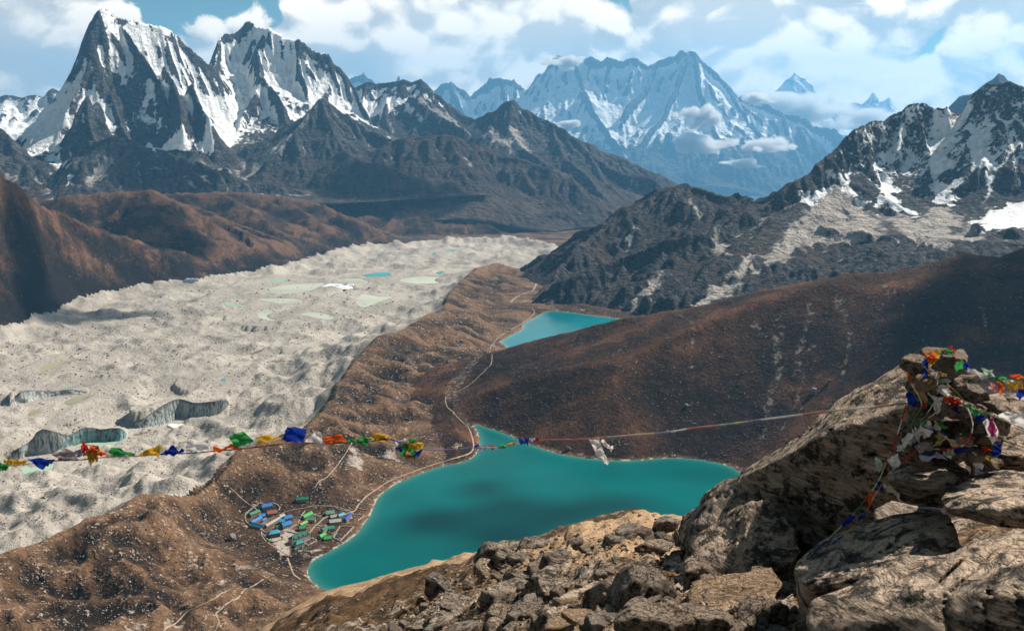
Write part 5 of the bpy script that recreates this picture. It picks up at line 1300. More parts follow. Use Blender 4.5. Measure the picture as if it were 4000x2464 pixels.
for pix, mt, lb, th in [([(2090, 2395), (2200, 2318), (2330, 2262), (2420, 2290), (2340, 2366), (2240, 2412), (2130, 2420)], ROCK_A, 'pale banded ledge running up the middle of the slope', 1.2), ([(2040, 2262), (2140, 2205), (2300, 2170), (2430, 2165), (2400, 2215), (2250, 2260), (2110, 2290)], ROCK_B, 'dark layered ledge above the pale banded one', 1.6),
                    ([(1850, 2370), (1900, 2300), (2010, 2265), (2110, 2285), (2080, 2350), (1960, 2395)], ROCK_B, 'dark low ledge left of the pale banded one', 1.5), ([(1880, 2190), (1905, 2140), (1960, 2122), (2060, 2112), (2090, 2140), (2000, 2185)], ROCK_D, 'black crag ridge on the slope skyline above the lake', 4.0), ([(2300, 2140), (2420, 2085), (2560, 2060), (2660, 2075), (2640, 2130), (2480, 2165)], ROCK_A, 'pale rough ledge below the tan gravel shoulder', 2.0),
                    ([(2560, 2230), (2640, 2170), (2720, 2150), (2760, 2210), (2700, 2270), (2610, 2280)], ROCK_A, 'grey knobbly ledge beside the dark layered outcrop', 1.0), ([(1660, 2430), (1740, 2360), (1850, 2345), (1900, 2400), (1840, 2464), (1720, 2470)], ROCK_B, 'dark knobbly ledge at the bottom edge of the scrub', 1.0)]:
    ledge(pix, mt, lb, th, 0.08, int(pix[0][0]) % 97)

# the many other rocks of the slope
rg = random.Random(5)
AREA = [(1480, 2464), (1640, 2330), (1780, 2230), (1900, 2150), (2090, 2105), (2250, 2110), (2450, 2110), (2640, 2060), (2720, 2120), (2800, 2250), (3090, 2290), (3120, 2464)]
def in_area(x, y, A):
    c = False
    for (x0, y0), (x1, y1) in zip(A, A[1:] + A[:1]):
        if (y0 > y) != (y1 > y) and x < (x1 - x0) * (y - y0) / (y1 - y0) + x0: c = not c
    return c
def zone_label(x, y, mt):
    tone = {ROCK_A.name: 'tan', ROCK_B.name: 'dark', ROCK_P.name: 'pale', ROCK_C.name: 'orange-tinged'}.get(mt.name, 'blackish')
    if y < 2190: zone = 'below the skyline crags above the lake' if x < 2250 else 'around the foot of the tan gravel shoulder'
    elif x < 1900: zone = 'at the edge of the brown scrub slope' if y < 2330 else 'near the bottom edge left of the orange slabs'
    elif x < 2330: zone = 'between the dark tilted slab and the orange slabs' if y < 2360 else 'round the orange slabs at the bottom edge'
    elif x < 2660: zone = 'round the tall dark split boulder' if y < 2370 else 'below the tall dark split boulder'
    else: zone = 'above the broad sandy slab' if y < 2290 else 'below the broad sandy slab'
    return '%s weathered rock %s' % (tone, zone), '%s rocks %s' % (tone, zone)


cnt = 0
while cnt < 150:
    x, y = rg.uniform(1480, 3120), rg.uniform(2060, 2464)
    if not in_area(x, y, AREA): continue
    s = rg.choice([16, 20, 24, 28, 34, 40, 52, 70, 100]) * (0.7 + 0.5 * (y - 2060) / 400)
    mt = rg.choice([ROCK_A, ROCK_B, ROCK_A, ROCK_P, ROCK_C, ROCK_A]) if y > 2200 else rg.choice([ROCK_D, ROCK_B])
    place_rock(x, y, s * rg.uniform(0.9, 1.6), s * rg.uniform(0.55, 1.0), mt, rg.randrange(9), *zone_label(x, y, mt), n=3, flat=rg.choice([0.5, 0.7, 0.9]))
    cnt += 1


def scatter_stones(name, pts, sizes, mat, seed, label, n_var=6):
    """countless small stones as one mesh of little faceted blocks"""
    rng = np.random.RandomState(seed)
    base = []
    for k in range(n_var):
        v, f = ico(1); r = 0.75 + 0.4 * rng.rand(len(v)); base.append((v * r[:, None] * np.array([1, 0.85, 0.6]), f))
    Vs, Fs, off = [], [], 0
    for i, (p, s) in enumerate(zip(pts, sizes)):
        v, f = base[i % n_var]; a = rng.rand() * 6.28; c, sn = math.cos(a), math.sin(a)
        vv = np.stack([v[:, 0] * c - v[:, 1] * sn, v[:, 0] * sn + v[:, 1] * c, v[:, 2]], 1) * s + p
        Vs.append(vv); Fs.append(f + off); off += len(v)
    return tag(obj(name, np_mesh(name, np.concatenate(Vs), np.concatenate(Fs), mat, False)), label, 'stones', kind='stuff')


pts, szs = [], []
while len(pts) < 1700:
    x, y = rg.uniform(1400, 3120), rg.uniform(1995, 2470)
    A2 = AREA if rg.random() < 0.8 else [(1400, 2464), (1500, 2330), (1850, 2170), (2270, 2045), (2480, 1998), (2640, 2020), (2700, 2200), (1900, 2464)]
    if not in_area(x, y, A2): continue
    h = fg_hit(x, y); s = rg.choice([4, 5, 6, 8, 11]) * h[3] / 3889
    pts.append((h[0], h[1], h[2] + s * 0.2)); szs.append(s)
scatter_stones('stones', pts, szs, ROCK_A, 3, 'small loose stones littering the summit slope')
# ------------------------------------------------------------------ cairn and prayer flags
def mat_cloth(name, col):
    m, t, b = new_mat(name)
    p = t.new('ShaderNodeTexCoord').outputs['Object']
    n = t.noise(p, 9.0, 4, 0.6); w = t.noise(t.mapping(p, (1, 1, 6)), 55.0, 2, 0.6)
    c = t.mix(t.ramp(n, 0.35, 0.7), col, tuple(x * 0.72 for x in col))
    c = t.mix(t.ramp(t.noise(p, 42.0, 3, 0.6), 0.60, 0.66, 0, 0.55), c, tuple(x * 0.35 for x in col))       # faded block print
    t.put(b.inputs['Base Color'], c); b.inputs['Roughness'].default_value = 0.9; b.inputs['Specular IOR Level'].default_value = 0.1
    tr = t.new('ShaderNodeBsdfTranslucent'); t.put(tr.inputs[0], c)
    mx_ = t.new('ShaderNodeMixShader'); mx_.inputs[0].default_value = 0.38
    out = [n_ for n_ in t.n if n_.type == 'OUTPUT_MATERIAL'][0]
    t.link(b.outputs[0], mx_.inputs[1]); t.link(tr.outputs[0], mx_.inputs[2]); t.link(mx_.outputs[0], out.inputs[0])
    t.link(t.bump(w, 0.004, 0.6), b.inputs['Normal'])
    return m


CLOTH = {k: mat_cloth(k + '_cloth', c) for k, c in dict(white=(0.78, 0.75, 0.74), red=(0.58, 0.045, 0.03), orange=(0.74, 0.14, 0.03), green=(0.05, 0.33, 0.09), yellow=(0.72, 0.43, 0.04), blue=(0.012, 0.045, 0.36),
                                                        pale_green=(0.42, 0.55, 0.45), grey=(0.34, 0.28, 0.29), pink=(0.66, 0.32, 0.26), cream=(0.70, 0.60, 0.44), magenta=(0.45, 0.05, 0.20), lilac=(0.42, 0.40, 0.62), mustard=(0.45, 0.33, 0.08)).items()}


def string_d(px):
    return 9.55 / math.cos(math.atan((px - 2000) / 3960.0))


def flag(parent, corners, col, D=None, seed=0, ripple=0.02, name='flag', n=10):
    """cloth square; corners = photo pixels of top-left, top-right, bottom-right, bottom-left (three give a triangle)"""
    rng = random.Random(seed * 13 + len(corners))
    if len(corners) == 3: corners = [corners[0], corners[1], corners[2], corners[2]]
    C = [np.array(at_dist(x, y, (string_d(x) if D is None else D) + rng.uniform(-0.05, 0.05))) for x, y in corners]
    u = np.linspace(0, 1, n); U, Vv = np.meshgrid(u, u)
    Pp = (C[0][None, None] * ((1 - U) * (1 - Vv))[..., None] + C[1] * (U * (1 - Vv))[..., None] + C[2] * (U * Vv)[..., None] + C[3] * ((1 - U) * Vv)[..., None])
    nrm = np.cross(C[1] - C[0], C[3] - C[0]); nrm = nrm / (np.linalg.norm(nrm) + 1e-9)
    ph, k1, k2 = rng.uniform(0, 6), rng.uniform(4, 8), rng.uniform(3, 7)
    wv = np.sin(U * k1 + Vv * k2 + ph) * ripple + 0.6 * ripple * np.sin(Vv * 9 - U * 5 + ph * 2)
    ed = ripple * 0.5 * np.sin(U * 17 + ph) * Vv
    Pp = Pp + nrm * wv[..., None]; Pp[..., 2] += ed
    o = COL_OBJ(name, np_mesh(name, Pp.reshape(-1, 3) - parent_loc(parent), grid_faces(n, n), CLOTH[col], True), parent)
    return o


def parent_loc(p):
    return np.array(p.location[:]) if p is not None else np.zeros(3)


def COL_OBJ(name, me, parent):
    o = obj(name, me, parent); return o


def cord(parent, pts, rad, mats, name='cord', seg=5):
    """thin twisted line through world points; colours change along it"""
    Q = smooth_poly(pts, 6, False); V, F, MI = [], [], []
    pl = parent_loc(parent)
    for i, p in enumerate(Q):
        a = Q[min(i + 1, len(Q) - 1)] - Q[max(i - 1, 0)]; a = a / (np.linalg.norm(a) + 1e-9)
        s = np.cross(a, (0, 0, 1.0)); s /= np.linalg.norm(s) + 1e-9; t = np.cross(s, a)
        r = rad * (0.8 + 0.5 * math.sin(i * 1.7) ** 2)
        for k in range(seg):
            an = 2 * math.pi * k / seg; V.append(p + (s * math.cos(an) + t * math.sin(an)) * r - pl)
    for i in range(len(Q) - 1):
        for k in range(seg):
            F.append((i * seg + k, i * seg + (k + 1) % seg, (i + 1) * seg + (k + 1) % seg, (i + 1) * seg + k)); MI.append(int(i / max(len(Q) - 1, 1) * len(mats) * 0.9999))
    me = np_mesh(name, np.array(V), np.array(F), None, True)
    for m in mats: me.materials.append(CLOTH[m])
    me.polygons.foreach_set('material_index', MI)
    return COL_OBJ(name, me, parent)


def empty(name, loc):
    e = bpy.data.objects.new(name, None); e.location = loc; e.empty_display_size = 0.1; link(e); return e


# the cairn: every stone its own part
cairn = tag(empty('cairn', at_dist(3680, 1820, 10.2)), 'stone cairn draped with prayer flags on the rocks at the right', 'cairn')
CST = [(3700, 1425, 110, 120, ROCK_P, .95), (3640, 1395, 90, 80, ROCK_C, .8), (3575, 1430, 110, 80, ROCK_A, .7), (3645, 1468, 110, 60, ROCK_B, .6), (3745, 1492, 170, 75, ROCK_A, .5), (3800, 1540, 130, 80, ROCK_B, .6), (3650, 1530, 150, 60, ROCK_A, .45), (3590, 1500, 110, 80, ROCK_B, .7), (3760, 1590, 190, 75, ROCK_B, .55),
       (3840, 1600, 110, 90, ROCK_A, .7), (3690, 1640, 180, 75, ROCK_B, .5), (3590, 1590, 110, 90, ROCK_B, .7), (3815, 1665, 130, 80, ROCK_A, .6), (3725, 1705, 170, 80, ROCK_B, .6), (3610, 1680, 120, 100, ROCK_B, .8), (3865, 1720, 120, 100, ROCK_A, .8), (3680, 1755, 160, 70, ROCK_B, .5), (3545, 1760, 120, 90, ROCK_A, .7), (3790, 1770, 140, 80, ROCK_B, .6), (3520, 1820, 110, 70, ROCK_A, .6), (3895, 1640, 80, 110, ROCK_A, .9), (3620, 1790, 130, 60, ROCK_B, .5)]
_rc = random.Random(77)
for _k in range(30):
    _t = _rc.random(); _y = 1400 + 420 * _t; _hw = 60 + 150 * _t
    CST.append((3690 + 20 * _t + _rc.uniform(-_hw, _hw), _y, _rc.uniform(40, 85), _rc.uniform(28, 55), _rc.choice([ROCK_A, ROCK_B, ROCK_P, ROCK_C]), _rc.choice([.5, .6, .8])))
for i, (x, y, w, h, mt, fl) in enumerate(CST):
    D = 10.15 + 0.25 * math.sin(i * 2.1) - (0.22 if i > 21 else 0); rr = random.Random(i); w, h = (w, h) if i > 21 else (w * 0.85, h * 0.85)
    o = obj('stone', rock_variant(i % 9, mt, 4, fl), cairn)
    o.location = Vector(at_dist(x, y, D)) - cairn.location
    sx, sz = w * D / 3889 / 1.7, h * D / 3889 / 1.5
    o.scale = (sx, (sx + sz) * 0.5, sz); o.rotation_euler = (rr.uniform(-.2, .2), rr.uniform(-.2, .2), rr.uniform(-.6, .6))
o = obj('stone', rock_variant(4, ROCK_B, 4, .9), cairn); o.location = Vector(at_dist(3690, 1640, 10.6)) - cairn.location; o.scale = (0.36, 0.26, 0.72)

# the long string across the valley
LINE = [(-420, 1842), (-30, 1822), (101, 1812), (216, 1799), (315, 1795), (429, 1783), (530, 1781), (634, 1772), (722, 1770), (816, 1763), (943, 1752), (1100, 1733), (1189, 1728), (1273, 1733), (1355, 1727), (1449, 1722), (1526, 1716), (1600, 1742), (1700, 1757), (1853, 1747), (1940, 1746), (2020, 1733), (2104, 1719), (2310, 1713), (2450, 1700), (2600, 1688), (2700, 1672), (2850, 1655), (3000, 1635), (3200, 1610), (3350, 1594), (3545, 1574)]
fs = tag(empty('prayer_flag_string', at_dist(2000, 1737, 9.55)), 'long prayer flag string stretched across the view to the cairn', 'prayer flags')
L3 = [at_dist(x, y, string_d(x)) for x, y in LINE]
cord(fs, L3[:12], 0.006, ['white', 'green', 'pink', 'blue', 'red'])
cord(fs, L3[11:24], 0.006, ['pink', 'green', 'blue', 'lilac', 'white', 'pink'])
cord(fs, L3[23:], 0.0095, ['pink', 'pale_green', 'cream', 'cream', 'lilac', 'white', 'white', 'pink', 'pink', 'pale_green', 'cream', 'lilac', 'white', 'white', 'pink', 'pale_green', 'cream', 'white', 'pink', 'pale_green'])
S = 0
for cn, col in [
    ([(-12, 1805), (34, 1812), (28, 1836), (-14, 1840)], 'green'), ([(13, 1790), (52, 1796), (50, 1816), (18, 1812)], 'yellow'), ([(50, 1797), (101, 1794), (98, 1818), (55, 1820)], 'yellow'), ([(104, 1794), (150, 1788), (216, 1798), (167, 1832)], 'blue'), ([(207, 1770), (262, 1750), (315, 1796), (225, 1800)], 'grey'), ([(293, 1760), (318, 1752), (326, 1780), (300, 1782)], 'lilac'),
    ([(319, 1727), (338, 1730), (350, 1768), (316, 1772)], 'red'), ([(346, 1736), (389, 1741), (384, 1768), (345, 1762)], 'red'), ([(352, 1740), (384, 1748), (431, 1783), (360, 1780)], 'orange'), ([(340, 1756), (388, 1746), (382, 1800), (352, 1814)], 'mustard'), ([(330, 1765), (350, 1770), (372, 1812), (340, 1792)], 'yellow'),
    ([(436, 1744), (470, 1752), (527, 1778), (424, 1784)], 'green'), ([(541, 1775), (600, 1742), (634, 1742), (620, 1781)], 'yellow'), ([(623, 1772), (680, 1746), (723, 1766), (640, 1776)], 'blue'), ([(729, 1724), (812, 1720), (817, 1758), (726, 1767)], 'white'), ([(829, 1752), (900, 1741), (945, 1746), (835, 1762)], 'orange'),
    ([(892, 1706), (950, 1682), (992, 1727), (917, 1748)], 'green'), ([(1000, 1704), (1060, 1700), (1102, 1716), (1010, 1730)], 'yellow'), ([(1116, 1664), (1198, 1676), (1189, 1727), (1104, 1722)], 'blue'), ([(1236, 1679), (1250, 1690), (1274, 1742), (1188, 1727)], 'white'), ([(1260, 1708), (1335, 1695), (1356, 1726), (1264, 1732)], 'orange'),
    ([(1358, 1724), (1400, 1712), (1450, 1708), (1430, 1737)], 'green'), ([(1447, 1697), (1490, 1692), (1527, 1704), (1450, 1720)], 'yellow'), ([(1455, 1716), (1500, 1700), (1527, 1712), (1505, 1724)], 'yellow'),
    ([(1545, 1728), (1566, 1722), (1560, 1768), (1540, 1766)], 'white'), ([(1575, 1722), (1592, 1713), (1570, 1742), (1560, 1740)], 'white'), ([(1564, 1738), (1600, 1722), (1612, 1760), (1566, 1782)], 'green'), ([(1592, 1730), (1650, 1728), (1652, 1748), (1596, 1766)], 'yellow'), ([(1606, 1764), (1652, 1752), (1640, 1776), (1610, 1786)], 'blue'), ([(1560, 1764), (1600, 1768), (1596, 1788), (1564, 1778)], 'mustard'),
    ([(1600, 1716), (1618, 1712), (1622, 1728), (1604, 1732)], 'green'), ([(1588, 1772), (1612, 1778), (1606, 1790), (1586, 1786)], 'red'), ([(1556, 1740), (1572, 1742), (1564, 1760), (1552, 1758)], 'blue'), ([(1605, 1766), (1628, 1770), (1624, 1786), (1606, 1784)], 'green'),
    ([(1853, 1738), (1872, 1738), (1866, 1752), (1854, 1748)], 'blue'), ([(1868, 1742), (1904, 1744), (1902, 1750), (1870, 1750)], 'lilac'), ([(1904, 1744), (1922, 1738), (1936, 1742), (1934, 1752)], 'red'), ([(1940, 1740), (1979, 1735), (1974, 1749), (1950, 1748)], 'green'), ([(1981, 1731), (2017, 1726), (2019, 1735), (1983, 1740)], 'yellow'), ([(2026, 1722), (2066, 1714), (2060, 1728), (2034, 1732)], 'blue'),
    ([(2064, 1720), (2088, 1710), (2090, 1720), (2070, 1727)], 'lilac'), ([(2084, 1711), (2104, 1708), (2104, 1721), (2090, 1722)], 'red'), ([(1770, 1748), (1790, 1734), (1800, 1730), (1784, 1752)], 'cream')]:
    flag(fs, cn, col, None, S, 0.022); S += 1
w1 = flag(fs, [(2301, 1714), (2340, 1710), (2352, 1752), (2322, 1756)], 'white', None, 91, 0.03, 'knotted_cloth')
flag(fs, [(2322, 1752), (2352, 1750), (2382, 1806), (2358, 1810)], 'white', None, 92, 0.03, 'knotted_cloth')
flag(fs, [(2336, 1716), (2360, 1722), (2396, 1750), (2378, 1754)], 'white', None, 93, 0.03, 'knotted_cloth')

# strings wound round the cairn
def small_string(label, line, Ds, cols, flags_, rad=0.006, name='prayer_flag_string'):
    pts = [at_dist(x, y, d) for (x, y), d in zip(line, Ds if isinstance(Ds, list) else [Ds] * len(line))]
    e = tag(empty(name, pts[0]), label, 'prayer flags')
    cord(e, pts, rad, cols)
    for i, (cn, c, D) in enumerate(flags_): flag(e, cn, c, D, hash(label) % 50 + i if False else len(label) + i, 0.02)
    return e


small_string('string of large white prayer flags hanging on the cairn front', [(3610, 1515), (3660, 1520), (3705, 1552), (3660, 1560), (3625, 1610), (3600, 1640)], 9.7, ['white', 'pale_green', 'white'],
             [([(3662, 1512), (3704, 1500), (3704, 1552), (3656, 1530)], 'white', 9.7), ([(3622, 1530), (3640, 1545), (3686, 1558), (3680, 1622), (3616, 1608)][:4], 'white', 9.65), ([(3640, 1556), (3684, 1550), (3688, 1590), (3660, 1616)], 'white', 9.66), ([(3618, 1616), (3634, 1640), (3646, 1682), (3578, 1686)], 'white', 9.65), ([(3578, 1680), (3646, 1680), (3620, 1706), (3600, 1700)], 'white', 9.66)])
small_string('red, green, cream and white flag string running from the cairn to the right edge', [(3705, 1550), (3760, 1578), (3830, 1612), (3890, 1628), (4010, 1680), (4120, 1740)], [9.7, 9.6, 9.5, 9.4, 9.2, 9.0], ['red', 'green', 'cream', 'white'],
             [([(3706, 1548), (3730, 1554), (3764, 1578), (3732, 1584)], 'red', 9.65), ([(3706, 1560), (3722, 1562), (3732, 1584), (3714, 1578)], 'red', 9.66), ([(3764, 1576), (3800, 1590), (3836, 1618), (3800, 1618)], 'green', 9.55), ([(3800, 1590), (3850, 1604), (3900, 1620), (3840, 1622)], 'cream', 9.5), ([(3885, 1624), (3934, 1606), (4010, 1640), (4000, 1684)], 'white', 9.35), ([(3950, 1625), (4020, 1612), (4090, 1660), (4010, 1690)], 'white', 9.25),
              ([(3838, 1646), (3874, 1626), (3904, 1692), (3878, 1734)], 'white', 9.5), ([(3868, 1630), (3878, 1634), (3886, 1690), (3872, 1705)], 'magenta', 9.47)])
small_string('tangled bright flag string fluttering past the cairn top to the right', [(3745, 1420), (3790, 1445), (3860, 1465), (3920, 1490), (4000, 1520), (4100, 1540)], [10, 9.9, 9.8, 9.7, 9.6, 9.5], ['white', 'green', 'yellow', 'orange'],
             [([(3772, 1442), (3820, 1448), (3880, 1476), (3840, 1474)], 'white', 9.8), ([(3838, 1446), (3880, 1438), (3884, 1468), (3850, 1468)], 'pale_green', 9.78), ([(3888, 1474), (3930, 1472), (3926, 1492), (3894, 1488)], 'green', 9.75), ([(3920, 1484), (3958, 1482), (3976, 1504), (3930, 1500)], 'white', 9.7), ([(3900, 1494), (3926, 1498), (3914, 1532), (3892, 1530)], 'orange', 9.7),
              ([(3936, 1494), (3995, 1490), (3990, 1516), (3938, 1526)], 'yellow', 9.68), ([(3974, 1508), (4000, 1504), (4008, 1545), (3978, 1558)], 'blue', 9.66), ([(3944, 1462), (3990, 1464), (4004, 1478), (3950, 1478)], 'orange', 9.7), ([(3865, 1490), (3884, 1500), (3888, 1530), (3868, 1520)], 'pink', 9.72), ([(3765, 1424), (3784, 1418), (3782, 1440), (3770, 1440)], 'blue', 9.8)])
small_string('knotted yellow, orange, green and blue flags on top of the cairn', [(3640, 1370), (3630, 1410), (3612, 1450), (3606, 1500)], 9.75, ['yellow', 'blue', 'white'],
             [([(3640, 1376), (3676, 1370), (3672, 1400), (3632, 1404)], 'mustard', 9.75), ([(3626, 1388), (3660, 1382), (3650, 1412), (3622, 1414)], 'orange', 9.72), ([(3644, 1398), (3672, 1388), (3652, 1418), (3628, 1432)], 'yellow', 9.7), ([(3686, 1358), (3716, 1364), (3722, 1388), (3700, 1378)], 'green', 9.7), ([(3700, 1356), (3724, 1352), (3730, 1376), (3706, 1372)], 'red', 9.9), ([(3610, 1436), (3628, 1432), (3624, 1478), (3604, 1478)], 'blue', 9.7),
              ([(3622, 1400), (3618, 1396), (3610, 1430), (3614, 1430)], 'blue', 9.7), ([(3636, 1440), (3662, 1450), (3652, 1482), (3634, 1480)], 'grey', 9.75), ([(3656, 1450), (3690, 1456), (3700, 1470), (3670, 1468)], 'mustard', 9.72), ([(3544, 1460), (3556, 1462), (3560, 1490), (3548, 1482)], 'orange', 9.8), ([(3566, 1498), (3600, 1492), (3596, 1520), (3564, 1524)], 'cream', 9.75), ([(3640, 1486), (3690, 1478), (3720, 1490), (3650, 1500)], 'pale_green', 9.8)])
small_string('blue and rust cloth bundle tied on the cairn side beside the long string', [(3545, 1530), (3560, 1560), (3570, 1600), (3600, 1640)], 9.7, ['blue', 'cream'],
             [([(3538, 1534), (3570, 1534), (3572, 1580), (3546, 1576)], 'blue', 9.7), ([(3550, 1570), (3580, 1560), (3602, 1598), (3570, 1596)], 'blue', 9.72), ([(3582, 1522), (3618, 1526), (3616, 1572), (3590, 1566)], 'pink', 9.75), ([(3600, 1560), (3618, 1566), (3614, 1596), (3606, 1590)], 'orange', 9.74), ([(3570, 1580), (3586, 1578), (3590, 1600), (3576, 1600)], 'mustard', 9.7), ([(3654, 1634), (3672, 1640), (3698, 1672), (3676, 1676)], 'green', 9.65), ([(3650, 1640), (3664, 1640), (3680, 1700), (3662, 1694)], 'cream', 9.68)])
small_string('frayed red and white cords trailing from the cairn down to the broad slab', [(3540, 1580), (3520, 1650), (3490, 1740), (3460, 1810), (3430, 1880), (3380, 1950), (3330, 2010), (3260, 2080), (3168, 2170)], [9.7, 9.7, 9.7, 9.6, 9.5, 9.4, 9.3, 9.2, 8.9], ['red', 'white', 'red', 'pink', 'cream', 'white', 'orange', 'green', 'pale_green', 'cream', 'blue'],
             [([(3424, 1788), (3446, 1796), (3440, 1834), (3416, 1846)], 'pale_green', 9.5), ([(3466, 1796), (3512, 1772), (3510, 1818), (3482, 1828)], 'white', 9.55), ([(3520, 1718), (3550, 1690), (3574, 1700), (3530, 1748)], 'white', 9.6), ([(3510, 1740), (3530, 1735), (3522, 1760), (3508, 1760)], 'white', 9.6), ([(3424, 1878), (3446, 1880), (3452, 1916), (3432, 1918)], 'blue', 9.45), ([(3446, 1890), (3470, 1900), (3530, 1960), (3500, 1930)], 'cream', 9.45),
              ([(3396, 1930), (3420, 1920), (3410, 1966), (3388, 1970)], 'orange', 9.4), ([(3292, 2040), (3330, 2010), (3336, 2024), (3296, 2056)], 'blue', 9.2)])
small_string('green and blue frayed cords on the pale slab below the cairn', [(3470, 1850), (3420, 1930), (3390, 1985), (3340, 2050), (3270, 2110), (3200, 2160)], [9.5, 9.4, 9.3, 9.2, 9.05, 8.95], ['mustard', 'cream', 'orange', 'green', 'yellow', 'blue', 'pink'], [([(3350, 2020), (3384, 2000), (3380, 2016), (3352, 2036)], 'blue', 9.15)])
small_string('crumpled dark blue flags lying at the foot of the cairn', [(3560, 1740), (3640, 1770), (3720, 1775), (3790, 1760), (3830, 1800)], [9.65, 9.6, 9.6, 9.7, 9.7], ['blue', 'mustard', 'blue', 'white'],
             [([(3570, 1740), (3650, 1720), (3640, 1760), (3590, 1765)], 'grey', 9.6), ([(3660, 1768), (3720, 1748), (3790, 1756), (3700, 1790)], 'blue', 9.65), ([(3590, 1785), (3660, 1768), (3700, 1785), (3600, 1800)], 'lilac', 9.6), ([(3680, 1700), (3720, 1716), (3762, 1742), (3730, 1746)], 'cream', 9.6), ([(3804, 1776), (3820, 1770), (3844, 1832), (3814, 1828)], 'white', 9.8), ([(3880, 1740), (3910, 1730), (3906, 1770), (3884, 1776)], 'blue', 10.0), ([(3840, 1790), (3880, 1780), (3870, 1800), (3844, 1802)], 'mustard', 9.9), ([(3655, 1700), (3672, 1690), (3676, 1740), (3660, 1738)], 'mustard', 9.6)])

tg = [at_dist(x, y, 9.62) for x, y in [(3600, 1420), (3640, 1480), (3590, 1540), (3660, 1600), (3600, 1660), (3700, 1700), (3640, 1750), (3760, 1740), (3800, 1660), (3760, 1560), (3700, 1500)]]
tangle = tag(empty('prayer_flag_string', tg[0]), 'tangle of small faded flags and cords knotted over the cairn stones', 'prayer flags')
cord(tangle, tg, 0.006, ['mustard', 'green', 'cream', 'blue', 'pale_green', 'red', 'white', 'mustard'])
cord(tangle, [at_dist(x, y, 9.6) for x, y in [(3560, 1500), (3600, 1580), (3560, 1660), (3590, 1740), (3530, 1800), (3470, 1850)]], 0.005, ['cream', 'green', 'white', 'red', 'cream'])
_rt = random.Random(12)
for _k in range(18):
    _t = _rt.random(); cx_, cy_ = 3680 + 30 * _t + _rt.uniform(-(50 + 130 * _t), 60 + 140 * _t), 1395 + 380 * _t
    s_ = _rt.uniform(10, 22); an = _rt.uniform(0, 6.28)
    cn = [(cx_ + s_ * math.cos(an + q) * (1.3 if k_ % 2 else 0.8), cy_ + s_ * math.sin(an + q)) for k_, q in enumerate((0, 1.5, 3.1, 4.6))]
    flag(tangle, cn, _rt.choice(['white', 'mustard', 'blue', 'green', 'red', 'cream', 'pale_green', 'grey', 'orange', 'yellow', 'blue', 'white']), 9.66 + _rt.uniform(-.04, .06), 200 + _k, 0.03, n=6)
# ------------------------------------------------------------------ the lakeside village
def mat_plain(name, col, var=0.25, scale=0.6, rough=0.7, bump=0.0, metal=False):
    m, t, b = new_mat(name)
    p = t.new('ShaderNodeTexCoord').outputs['Object']
    n = t.noise(p, scale, 4, 0.65); f = t.noise(p, scale * 7, 3, 0.6)
    c = t.mix(t.ramp(n, 0.35, 0.7), col, tuple(x * (1 - var) for x in col))
    c = t.mix(t.ramp(f, 0.6, 0.72, 0, 0.5), c, tuple(min(1, x * 0.5 + 0.14) for x in col))
    t.put(b.inputs['Base Color'], c); b.inputs['Roughness'].default_value = rough
    if bump: t.link(t.bump(f, bump, 0.8), b.inputs['Normal'])
    return m


def mat_roof(name, col):
    m, t, b = new_mat(name)
    p = t.new('ShaderNodeTexCoord').outputs['Object']
    n = t.noise(p, 0.35, 4, 0.6); f = t.noise(p, 2.2, 3, 0.6)
    w = t.new('ShaderNodeTexWave', wave_type='BANDS', bands_direction='X'); t.link(p, w.inputs['Vector']); w.inputs['Scale'].default_value = 2.2
    c = t.mix(t.ramp(n, 0.4, 0.7), col, tuple(x * 0.7 for x in col))
    c = t.mix(t.ramp(f, 0.64, 0.72, 0, 0.6), c, tuple(min(0.9, x * 0.6 + 0.16) for x in col))
    t.put(b.inputs['Base Color'], c); b.inputs['Roughness'].default_value = 0.62; b.inputs['Specular IOR Level'].default_value = 0.2
    t.link(t.bump(w.outputs['Fac'], 0.05, 0.5), b.inputs['Normal'])
    return m


M_STONE = mat_plain('stone_wall', (0.36, 0.315, 0.275), 0.45, 1.6, 0.95, 0.08)
M_WHITE = mat_plain('whitewash', (0.52, 0.48, 0.44), 0.2, 0.8, 0.9)
M_BROWNW = mat_plain('brown_wall', (0.16, 0.085, 0.065), 0.3, 0.9, 0.9)
M_GLASS = mat_plain('dark_window', (0.02, 0.022, 0.028), 0.2, 1.0, 0.15)
M_FRAME = mat_plain('window_frame', (0.30, 0.12, 0.09), 0.2, 2, 0.7)
M_DOOR = mat_plain('door_wood', (0.10, 0.10, 0.20), 0.3, 2, 0.7)
ROOFS = {k: mat_roof(k + '_roof', c) for k, c in dict(green=(0.015, 0.22, 0.12), blue=(0.02, 0.17, 0.46), navy=(0.01, 0.05, 0.34), sky=(0.06, 0.33, 0.50), red=(0.36, 0.13, 0.09), grey=(0.32, 0.29, 0.26), dark_green=(0.008, 0.12, 0.075), bright_green=(0.03, 0.36, 0.06), pale_green=(0.17, 0.34, 0.23), lime=(0.17, 0.33, 0.07), white=(0.44, 0.42, 0.40), teal=(0.02, 0.25, 0.24)).items()}


def vpix(x, y):
    """village close-up pixel -> photo pixel"""
    return 900 + x * 0.22486, 1900 + y * 0.22486


def quad_mesh(name, verts, faces, mat):
    me = bpy.data.meshes.new(name); me.from_pydata([tuple(v) for v in verts], [], faces); me.materials.append(mat); me.update(); return me


def box_mesh(name, x0, x1, y0, y1, z0, z1, mat):
    v = [(x0, y0, z0), (x1, y0, z0), (x1, y1, z0), (x0, y1, z0), (x0, y0, z1), (x1, y0, z1), (x1, y1, z1), (x0, y1, z1)]
    return quad_mesh(name, v, [(0, 3, 2, 1), (4, 5, 6, 7), (0, 1, 5, 4), (1, 2, 6, 5), (2, 3, 7, 6), (3, 0, 4, 7)], mat)


